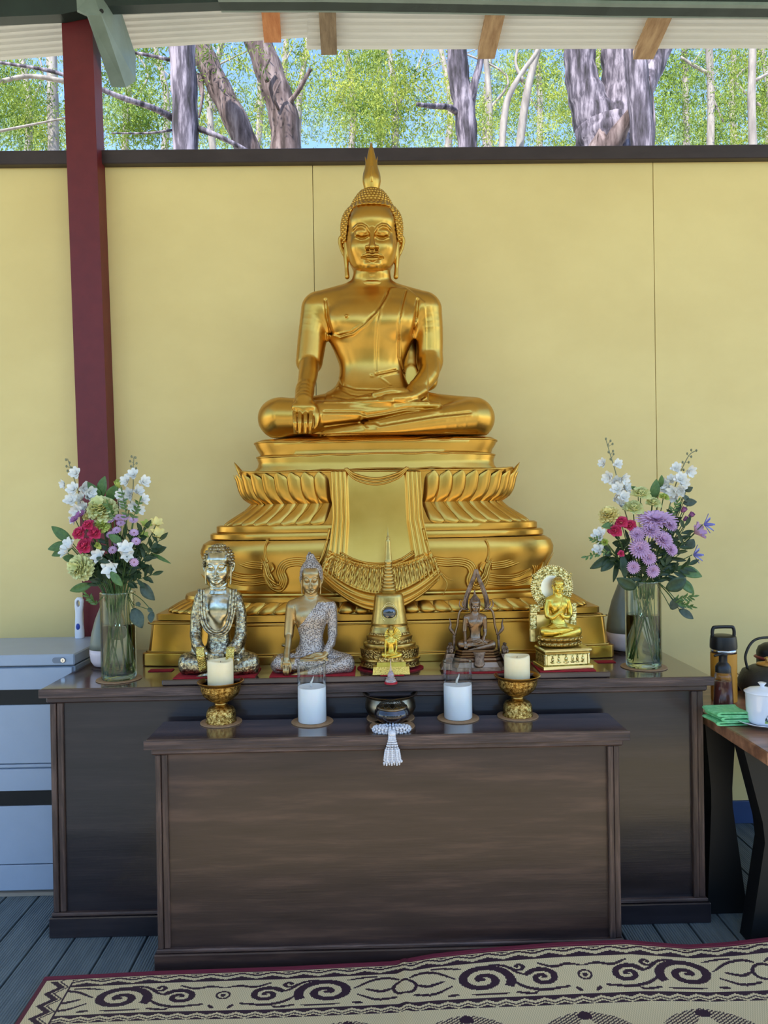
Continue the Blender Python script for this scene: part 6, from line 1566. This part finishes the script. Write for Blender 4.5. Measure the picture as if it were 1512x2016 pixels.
class Bq:
    def __init__(s, px, py, side, rv, hv):
        q = Wz(px, py, H1); s.k = q.y/FPX; s.r = rv*s.k; s.c = Vector((q.x, q.y+s.r*.9, H1)); s.h = hv*s.k; s.side = side; s.Y = s.c.y
        s.name = side+' vase'; s.R = random.Random(11 if side == 'left' else 23)
    def pt(s, x, y, d=0): return W(x, y, s.Y+d)
    def orient(s, p, cam_w=.75, up=.35):
        d = (p-(s.c+Vector((0, 0, s.h+.10)))); d.normalize()
        return (d*.8+Vector((0, -cam_w, up))).normalized().to_track_quat('Z', 'Y')
    def stem(s, T, p, r=.0016, mt=None, spread=None):
        s.ns = getattr(s, 'ns', 0)+1; deep = s.ns % 4 == 0 or r > .002
        a = s.R.uniform(0, 2*pi); rr = s.r*.72
        foot = s.c+Vector((rr*math.cos(a), rr*math.sin(a)*.8, .016+.01*s.R.random()))
        dx = max(-1, min(1, (p.x-s.c.x)/.12)); neck = s.c+Vector((s.r*.7*dx, (p.y-s.c.y)*.2, s.h*1.0)); mid = neck.lerp(p, .5)+Vector((0, 0, .012))
        P_ = spline([foot, foot.lerp(neck, .5)+Vector((s.R.uniform(-.004, .004), 0, 0)), neck, mid, p] if deep else [neck-Vector((dx*.008, 0, .03+.03*s.R.random())), neck, mid, p], 4)
        MB().tube(P_, r, 5).build('stem', mt or STEM, T, smooth=True)
    def flower(s, kind, m, x, y, rpx, label, cat='flower', d=None, centre=False, nm=None, sc=(1, 1, 1), grp=None, q=None):
        d = -.05 if d is None else d
        p = s.pt(x, y, d); T = thing(nm or kind, p, label, cat, grp or None)
        o = bpy.data.objects.new('petals', fmesh(kind, m)); C.objects.link(o); o.parent = T
        o.rotation_mode = 'QUATERNION'; o.rotation_quaternion = q or s.orient(p); k = rpx*s.k*{'rose': 1.12, 'carnation': 1.05, 'lily': 1.15, 'daisy': 1.1}.get(kind, 1); o.scale = (k*sc[0], k*sc[1], k*sc[2])
        if centre:
            o2 = bpy.data.objects.new('centre', cme); C.objects.link(o2); o2.parent = T; o2.rotation_mode = 'QUATERNION'; o2.rotation_quaternion = o.rotation_quaternion; o2.scale = o.scale
            if not cme.materials: cme.materials.append(CEN_)
        s.stem(T, p-(o.rotation_quaternion @ Vector((0, 0, 1)))*k*.3)
        return T
    def spike(s, pts, florets, buds, label):
        base = s.pt(*pts[-1]); T = thing('flower_spike', base, label, 'flower', 'white flower spikes')
        P_ = spline([s.pt(x, y, -.01) for x, y in pts], 6); MB().tube(P_, list(np.linspace(.0012, .0022, len(P_))), 6).build('stalk', BUDM, T, smooth=True)
        s.stem(T, base, .0022)
        for i, (x, y, r) in enumerate(florets):
            p = s.pt(x, y, -.02-.012*(i % 3)); o = bpy.data.objects.new('floret', fmesh('floret' if r > 8 else 'bud', WHP)); C.objects.link(o); o.parent = T; o.location = p-base
            dd = Vector((s.R.uniform(-.7, .7)+(x-pts[len(pts)//2][0])*.03, -.8, s.R.uniform(-.3, .5))).normalized(); o.rotation_mode = 'QUATERNION'; o.rotation_quaternion = dd.to_track_quat('Z', 'Y'); k = r*s.k*1.25; o.scale = (k, k, k)
        for i, (x, y) in enumerate(buds):
            p = s.pt(x, y, -.01); j = min(range(len(P_)), key=lambda t: (P_[t]-p-Vector((0, 0, -.006))).length)
            b = MB(); b.ball(p, .0034, 7, 5, (1, 1, 1.35)); b.tube([P_[j], p], .0008, 4); b.build('bud', BUDM, T, smooth=True)
    def leafy(s, base, tip, L_, w_, label, m=LEAFM, d=-.02, curl=.25, nm='leaf', sag=0, grp=None):
        """one large leaf from base to tip pixels"""
        a = s.pt(*base, d); b_ = s.pt(*tip, d-.015); T = thing(nm, a, label, 'leaf', grp)
        v = b_-a; ln = v.length; q = v.normalized(); side_ = q.cross(Vector((s.R.uniform(-.3, .3), -1, s.R.uniform(-.2, .4)))).normalized(); nrm = side_.cross(q)
        b = MB(); w = w_*s.k
        b.grid(lambda u, t: a+q*ln*t+side_*(2*u-1)*w*math.sin(pi*min(.985, .06+t*.93))**.8+nrm*(abs(2*u-1)*w*.35*math.sin(pi*t)-curl*ln*t*t*.4)+Vector((0, 0, -sag*t*t)), 4, 8)
        o = b.build('blade', m, T, smooth=True); md = o.modifiers.new('s', 'SOLIDIFY'); md.thickness = .0006
        s.stem(T, a, .0014)
        return T
    def sprig(s, base, tip, n, lw, ll, label, m=LEAFD, d=-.02, nm='leafy_sprig', rnd=False, bend=0, to_vase=True):
        a = s.pt(*base, d); b_ = s.pt(*tip, d-.02); T = thing(nm, a, label, 'foliage')
        midp = a.lerp(b_, .5)+Vector((bend, 0, 0)); P_ = spline([a, midp, b_], 8); st = MB().tube(P_, .0012, 5)
        st.build('twig', STEM, T, smooth=True); lv = []
        for i in range(n):
            t = (i+.6)/n; p = P_[min(len(P_)-1, int(t*(len(P_)-1)))]; d_ = (P_[min(len(P_)-1, int(t*16)+1)]-P_[max(0, int(t*16)-1)]).normalized()
            sd = (1 if i % 2 else -1); out = (d_*.55+Vector((sd*.9*abs(d_.z)+.15*s.R.uniform(-1, 1), -.25+s.R.uniform(-.4, .3), -sd*d_.x*.6+s.R.uniform(-.3, .2)))).normalized()
            if i == n-1: out = d_
            sidev = out.cross(Vector((s.R.uniform(-.5, .5), -1, s.R.uniform(-.5, .5)))).normalized(); nr = sidev.cross(out); L_ = ll*s.k*s.R.uniform(.8, 1.1); w = lw*s.k
            b = MB(); b.grid(lambda u, v: p+out*L_*v+sidev*(2*u-1)*w*(math.sqrt(max(0, 1-(2*v*.98-1)**2)) if rnd else math.sin(pi*min(.98, .05+v*.93))**.9)+nr*abs(2*u-1)*w*.25, 3, 6)
            o = b.build('leaf', m, T, smooth=True)
        if to_vase: s.stem(T, a, .0014)
        return T
def gvase(B, label, wall, tint):
    T = thing('glass_vase', B.c, label, 'vase', 'glass vases'); r = B.r; c = (B.c.x, B.c.y, 0); z = H1+.0032
    MB().lathe([(r*1.28, H1+.0004), (r*1.3, H1+.0015), (r*1.28, H1+.0030)], c, 40).build('coaster', CORK, None, smooth=False)
    co = [x for x in C.objects if x.name.startswith('coaster') and 'label' not in x and x.parent is None][-1]; tag(co, 'round brown coaster under the '+B.name+' of flowers', 'coaster')
    MB().lathe([(r*.90, z), (r*.97, z+.003), (r, z+.008), (r, z+B.h-.004), (r*1.02, z+B.h-.001), (r*1.0, z+B.h)], c, 56).loft([[(c[0], c[1], z+B.h)]*3]*2, cap=False)
    def cyl(pr, nm, m, cap=False, sh=None):
        b = MB(); b.loft([[(c[0]+rr*math.cos(2*pi*j/56), c[1]+rr*math.sin(2*pi*j/56), zz) for j in range(56)] for rr, zz in pr], cap=cap); return b.build(nm, m, T, smooth=True, sharp=sh)
    cyl([(r*.92, z), (r*.98, z+.003), (r, z+.008), (r, z+B.h)], 'glass_wall', GLASSY)
    cyl([(r*.93, z+.012), (r*.935, z+B.h)], 'inner_wall', GLASS)
    cyl([(.001, z), (r*.92, z)], 'glass_foot', GLASSY)
    q = MB().tube([(c[0]+r*.975*math.cos(2*pi*j/48), c[1]+r*.975*math.sin(2*pi*j/48), z+B.h) for j in range(49)], r*.035, 8).build('rim', GLS, T, smooth=True)
    cyl([(.001, z+.004), (r*.90, z+.004), (r*.925, z+.012), (r*.925, z+B.h*wall), (.001, z+B.h*wall)], 'water', WATER)
GLS = mat('solid_glass', srgb(236, 244, 236), rough=.03, trans=1, ior=1.48)
WATER = mat('vase_water', srgb(*((238, 240, 214))), rough=0, trans=1, ior=1.2)
LB = Bq(224, 1344, 'left', 34, 172); RB = Bq(1279, 1320, 'right', 35, 172)
gvase(LB, 'tall clear glass cylinder vase of flowers on the left of the altar', .62, 0); gvase(RB, 'tall yellowish glass cylinder vase of flowers on the right of the altar', .60, 0)
B = LB
B.spike([(133, 903), (140, 925), (150, 955), (168, 1010), (185, 1060)], [(150, 932, 12), (127, 953, 9), (146, 964, 13), (165, 960, 13), (178, 968, 12), (140, 986, 13), (160, 984, 13), (173, 978, 12), (150, 1004, 12), (166, 1000, 12), (147, 1022, 10)], [(130, 905), (137, 911), (131, 918), (141, 921), (133, 927)], 'white flower spike on the left side of the left vase')
B.spike([(264, 898), (262, 925), (262, 960), (255, 1000), (240, 1060)], [(263, 936, 12), (250, 948, 12), (283, 949, 12), (256, 972, 13), (270, 968, 12), (281, 984, 11), (248, 990, 13), (266, 996, 12), (240, 974, 11), (274, 1004, 10)], [(259, 899), (267, 901), (256, 908), (269, 912), (258, 918), (268, 922)], 'white flower spike on the right side of the left vase')
for x, y, r, t in ((157, 1050, 16, 'left of three at the heart of the left vase'), (187, 1050, 16, 'right of three at the heart of the left vase'), (167, 1075, 18, 'lowest of the cluster in the left vase'), (174, 1034, 13, 'topmost, half hidden, in the left vase')):
    B.flower('rose', PINK, x, y, r, 'hot pink rose, '+t, nm='rose', d=-.075, grp='pink roses')
B.flower('carnation', CREAM, 199, 1002, 30, 'large pale cream carnation at the top of the left vase', d=-.05, nm='carnation'); B.flower('carnation', CREAM, 158, 1116, 27, 'large cream green carnation low on the left of the left vase', d=-.07, nm='carnation')
B.flower('bud', LIME, 232, 953, 13, 'lime yellow bud above the cream carnation in the left vase', d=-.03, nm='flower_bud'); B.flower('rose', BUTT, 172, 1018, 11, 'small butter yellow bloom beside the cream carnation in the left vase', nm='rose'); B.flower('bud', LIME, 194, 1076, 12, 'lime bud right of the lowest pink rose', nm='flower_bud', d=-.085); B.flower('carnation', LIME, 201, 1034, 15, 'lime green ruffled bloom above the pink roses', d=-.06, nm='carnation')
mv = [((217, 1024), 'below the white spike'), ((233, 1019), 'between two others near the top'), ((246, 1019), 'topmost right of the cluster'), ((238, 1030), 'in the middle of the cluster'), ((263, 1024), 'at the right end of the top row'), ((230, 1044), 'second row left'), ((218, 1053), 'leftmost of the second row'), ((264, 1049), 'rightmost of the second row'), ((268, 1066), 'lowest right'), ((232, 1068), 'above the white lily'), ((222, 1083), 'behind the white lily'), ((264, 1107), 'hanging lowest, right of the stems')]
for (x, y), t in mv: B.flower('daisy', LIL, x, y, 8.5, 'small lilac button flower of the left vase, '+t, centre=True, nm='button_flower', d=-.06, grp='lilac button flowers')
for (x, y), t in (((158, 1012), 'upper'), ((147, 1022), 'lower'), ((184, 1021), 'rightmost')): B.flower('daisy', PUR, x, y, 10, 'dark mauve button flower above the pink roses, '+t, centre=True, nm='button_flower', d=-.055, grp='mauve button flowers')
for x, y, r, t in ((247, 1080, 15, 'open white lily right of centre in the left vase'), (250, 1094, 13, 'white lily just under the open one in the left vase'), (194, 1095, 14, 'half closed white lily under the lime bud'), (217, 1120, 16, 'lowest white lily hanging over the vase rim'), (136, 1074, 15, 'white lily left of the pink roses'), (128, 1086, 12, 'white lily bud at the far left of the left vase')): B.flower('lily', WHP, x, y, r, t, nm='lily', d=-.075, grp='white lilies')
for x, y, r, t in ((308, 1030, 12, 'yellow lily at the upper right of the left vase'), (310, 1052, 14, 'yellow lily at the right edge of the left vase'), (288, 1034, 11, 'lime lily above the dark leaves of the left vase'), (281, 1056, 11, 'lime lily right of the lilac buttons')): B.flower('lily', BUTT if 'yellow' in t else LIME, x, y, r, t, nm='lily', d=-.03, grp='yellow lilies')
B.leafy((200, 978), (204, 938), 0, 11, 'upright oval leaf standing above the left bouquet'); B.leafy((200, 980), (171, 950), 0, 9, 'oval leaf leaning left above the cream carnation'); B.leafy((214, 985), (228, 956), 0, 11, 'broad leaf right of the upright one in the left vase')
for bs, tp, w, t in (((142, 1068), (101, 1036), 10, 'upper'), ((140, 1072), (93, 1080), 10, 'middle'), ((140, 1078), (101, 1094), 9, 'lower')): B.leafy(bs, tp, 0, w, 'green pointed leaf at the far left of the left vase, '+t, grp='left side leaves')
B.leafy((180, 1150), (137, 1164), 0, 9, 'long leaf drooping left under the cream green carnation'); B.leafy((150, 1100), (123, 1098), 0, 8, 'short leaf behind the cream green carnation'); B.leafy((218, 1126), (240, 1154), 0, 8, 'pointed leaf hanging over the left vase rim', LEAFM, d=-.085); B.leafy((190, 1098), (214, 1108), 0, 6, 'narrow leaf beside the half closed lily', LEAFD, d=-.08); B.leafy((300, 1086), (326, 1078), 0, 8, 'dark leaf pointing right at the edge of the left vase', LEAFD); B.leafy((298, 1090), (334, 1104), 0, 4, 'curling narrow leaf at the right of the left vase', LEAFM, sag=.01); B.leafy((280, 1118), (302, 1122), 0, 9, 'dark drooping leaf right of the stems', LEAFD); B.leafy((240, 1070), (214, 1052), 0, 8, 'mid green leaf in the middle of the left bouquet', LEAFM, d=-.06)
for bs, tp, w, t in (((278, 1148), (302, 1182), 12, 'uppermost round'), ((262, 1198), (279, 1236), 13, 'large round'), ((300, 1204), (296, 1226), 7, 'small hanging')): B.leafy(bs, tp, 0, w, 'eucalyptus leaf beside the left vase, '+t, EUC, d=-.02, grp='eucalyptus leaves')
B.sprig((262, 1190), (300, 1202), 2, 5, 12, 'eucalyptus twig reaching right from the left vase', EUC, rnd=True)
dk = [((250, 1140), (300, 1080), 'far right'), ((240, 1140), (272, 1052), 'right'), ((232, 1140), (246, 1050), 'centre right'), ((222, 1140), (212, 1060), 'centre'), ((210, 1140), (190, 1085), 'centre left'), ((245, 1150), (304, 1130), 'low right'), ((204, 1145), (170, 1100), 'left'), ((255, 1120), (318, 1060), 'outermost right'), ((236, 1150), (262, 1100), 'low centre right'), ((215, 1150), (225, 1095), 'low centre'), ((240, 1100), (285, 1040), 'upper right'), ((200, 1150), (180, 1120), 'low left')]
for bs, tp, t in dk: B.sprig(bs, tp, 12, 4.5, 26, 'dark green leafy filler stem of the left vase, '+t, LEAFD, d=-.02, nm='filler_sprig')
for bs, tp, t in (((250, 1020), (240, 965), 'above the lilac buttons'), ((262, 1020), (276, 985), 'beside the white spike'), ((225, 1020), (212, 990), 'against the cream carnation'), ((190, 1190), (170, 1170), 'left of the vase rim')): B.sprig(bs, tp, 14, 2.2, 12, 'fine light green fern twig of the left vase, '+t, LEAFM, d=-.06, nm='fern_twig')
B = RB
B.spike([(1192, 862), (1200, 890), (1212, 930), (1222, 975), (1240, 1040)], [(1189, 912, 10), (1215, 914, 10), (1200, 940, 13), (1212, 948, 12), (1226, 942, 12), (1216, 964, 13), (1230, 960, 12), (1212, 982, 12), (1228, 980, 12), (1219, 972, 11), (1222, 996, 10)], [(1193, 864), (1202, 868), (1197, 876), (1206, 874), (1198, 890), (1207, 888), (1208, 894), (1202, 904)], 'white flower spike on the left side of the right vase')
B.spike([(1373, 886), (1358, 895), (1344, 920), (1330, 955), (1312, 1020)], [(1331, 922, 11), (1357, 927, 12), (1339, 944, 13), (1311, 954, 12), (1344, 950, 12), (1326, 968, 12), (1313, 962, 11), (1341, 965, 12), (1330, 980, 11), (1322, 945, 10)], [(1371, 887), (1361, 886), (1353, 893), (1361, 899), (1344, 910), (1356, 910), (1346, 925)], 'white flower spike on the right side of the right vase')
for x, y, r, m, k, t in ((1262, 973, 20, CREAM, 'rose', 'pale green rose at the top of the right vase'), (1247, 1001, 21, CREAM, 'rose', 'cream green rose below the top one in the right vase'), (1286, 991, 16, CREAM, 'rose', 'pale green rose right of the two larger ones'), (1307, 979, 11, LIME, 'rose', 'small lime rose beside the right white spike'), (1199, 1014, 21, BUTT, 'carnation', 'butter yellow carnation at the left of the right vase')): B.flower(k, m, x, y, r, t, nm=k, d=-.05)
for x, y, r, t in ((1211, 1045, 15, 'left one of the trio in the right vase'), (1223, 1028, 14, 'upper one of the trio in the right vase'), (1240, 1035, 14, 'right one of the trio in the right vase'), (1223, 1090, 7, 'small one below the trio in the right vase')): B.flower('rose', PINK, x, y, r, 'hot pink rose, '+t, nm='rose', d=-.07, grp='pink roses')
B.flower('mum', LIL, 1291, 1024, 27, 'large lilac chrysanthemum across the top centre of the right vase', nm='chrysanthemum', d=-.07, sc=(1.55, .8, 1), q=Vector((0, -.75, .66)).to_track_quat('Z', 'Y'))
for x, y, r, t in ((1281, 1044, 20, 'just under the large one'), (1254, 1052, 16, 'right of the pink roses'), (1305, 1063, 20, 'right of centre, facing forward'), (1259, 1080, 21, 'left of centre, facing forward'), (1321, 1082, 14, 'below right of the forward facing one'), (1277, 1099, 15, 'in the middle of the lower group'), (1247, 1117, 13, 'lowest left'), (1285, 1124, 14, 'lowest, above the vase rim'), (1319, 1034, 15, 'at the right end of the large one')): B.flower('mum', LIL, x, y, r, 'lilac chrysanthemum of the right vase, '+t, nm='chrysanthemum', centre=True, d=-.085, grp='lilac chrysanthemums')
for x, y, r, t in ((1181, 1055, 18, 'white open bloom at the far left of the right vase'), (1180, 1082, 15, 'white bloom under the open one at the far left')): B.flower('floret', WHP, x, y, r, t, nm='white_bloom', d=-.05)
B.flower('pom', LIME, 1191, 1068, 10, 'lime green pompom beside the white bloom in the right vase', nm='pompom', d=-.07)
for x, y, r, t in ((1346, 1004, 10, 'upper'), (1361, 1014, 10, 'middle'), (1350, 1022, 9, 'lower'), (1339, 1058, 8, 'smallest, alone among leaves')): B.flower('daisy' if r == 8 else 'bud', PUR, x, y, r, 'mauve bud at the right of the right vase, '+t, nm='flower_bud', d=-.03, grp='mauve buds')
B.flower('lily', LIL, 1374, 1046, 17, 'pink lilac lily at the right edge of the right vase', nm='lily', d=-.03)
for x, y, r, t in ((1389, 1032, 18, 'upper'), (1368, 1092, 17, 'lower')): B.flower('star', BLUEP, x, y, r, 'violet blue star shaped bloom right of the right vase, '+t, nm='star_bloom', d=-.03, grp='blue star blooms', q=Vector((.75, -.5, .1)).to_track_quat('Z', 'Y'))
B.leafy((1284, 985), (1294, 944), 0, 10, 'upright leaf above the roses of the right vase'); B.leafy((1298, 960), (1304, 936), 0, 6, 'small upright leaf tip above the right bouquet'); B.leafy((1256, 968), (1244, 958), 0, 5, 'tiny leaf left of the top rose')
B.leafy((1330, 1118), (1384, 1134), 0, 12, 'large pointed leaf reaching right from the right bouquet', LEAFM); B.leafy((1312, 1160), (1352, 1140), 0, 14, 'broad leaf lying over the rim right of the right vase', LEAFD, d=-.05); B.leafy((1335, 1140), (1368, 1168), 0, 10, 'drooping pointed leaf below the large one', LEAFM); B.leafy((1252, 1158), (1216, 1140), 0, 12, 'broad dark leaf over the rim left of the right vase', LEAFD, d=-.06); B.leafy((1200, 1095), (1164, 1120), 0, 9, 'dark leaf at the far left of the right bouquet', LEAFD); B.leafy((1210, 1098), (1184, 1124), 0, 10, 'second dark leaf at the left of the right bouquet', LEAFD); B.leafy((1215, 1100), (1210, 1146), 0, 6, 'narrow leaf hanging at the left of the right vase', LEAFD); B.leafy((1225, 1090), (1232, 1140), 0, 8, 'dark leaf hanging beside the vase mouth', LEAFD, d=-.06); B.leafy((1210, 1034), (1186, 1036), 0, 7, 'leaf between butter carnation and pink rose', LEAFM, d=-.06)
for bs, tp, w, t in (((1348, 966), (1364, 960), 6, 'topmost'), ((1350, 968), (1345, 960), 5, 'top left'), ((1356, 990), (1346, 974), 6, 'second'), ((1345, 990), (1372, 988), 8, 'third'), ((1322, 1200), (1334, 1176), 9, 'first under the rim'), ((1330, 1180), (1348, 1198), 7, 'second under the rim'), ((1337, 1200), (1366, 1218), 8, 'lowest'), ((1352, 1080), (1366, 1062), 10, 'among the blue flowers')): B.leafy(bs, tp, 0, w, 'dark eucalyptus leaf right of the right vase, '+t, EUC, d=-.02, grp='eucalyptus leaves')
dk = [((1300, 1130), (1350, 1060), 'right'), ((1295, 1130), (1330, 1040), 'upper right'), ((1285, 1130), (1300, 1075), 'centre right'), ((1272, 1130), (1268, 1060), 'centre'), ((1262, 1130), (1236, 1060), 'left'), ((1250, 1130), (1200, 1085), 'far left'), ((1300, 1140), (1360, 1110), 'low right'), ((1310, 1110), (1352, 1030), 'outermost right'), ((1265, 1150), (1250, 1105), 'low left'), ((1290, 1150), (1312, 1110), 'low centre right'), ((1240, 1110), (1216, 1060), 'upper left'), ((1300, 1060), (1330, 1010), 'topmost right')]
for bs, tp, t in dk: B.sprig(bs, tp, 12, 4.5, 26, 'dark green leafy filler stem of the right vase, '+t, LEAFD, d=-.02, nm='filler_sprig')
for bs, tp, t in (((1316, 1020), (1336, 985), 'beside the white spike'), ((1200, 1085), (1152, 1096), 'at the far left'), ((1196, 1070), (1164, 1060), 'behind the white blooms'), ((1330, 1180), (1366, 1174), 'right of the rim'), ((1330, 1186), (1362, 1194), 'drooping right of the rim')): B.sprig(bs, tp, 12, 2.2, 12, 'fine green twig of the right vase, '+t, LEAFM, d=-.05, nm='fern_twig')
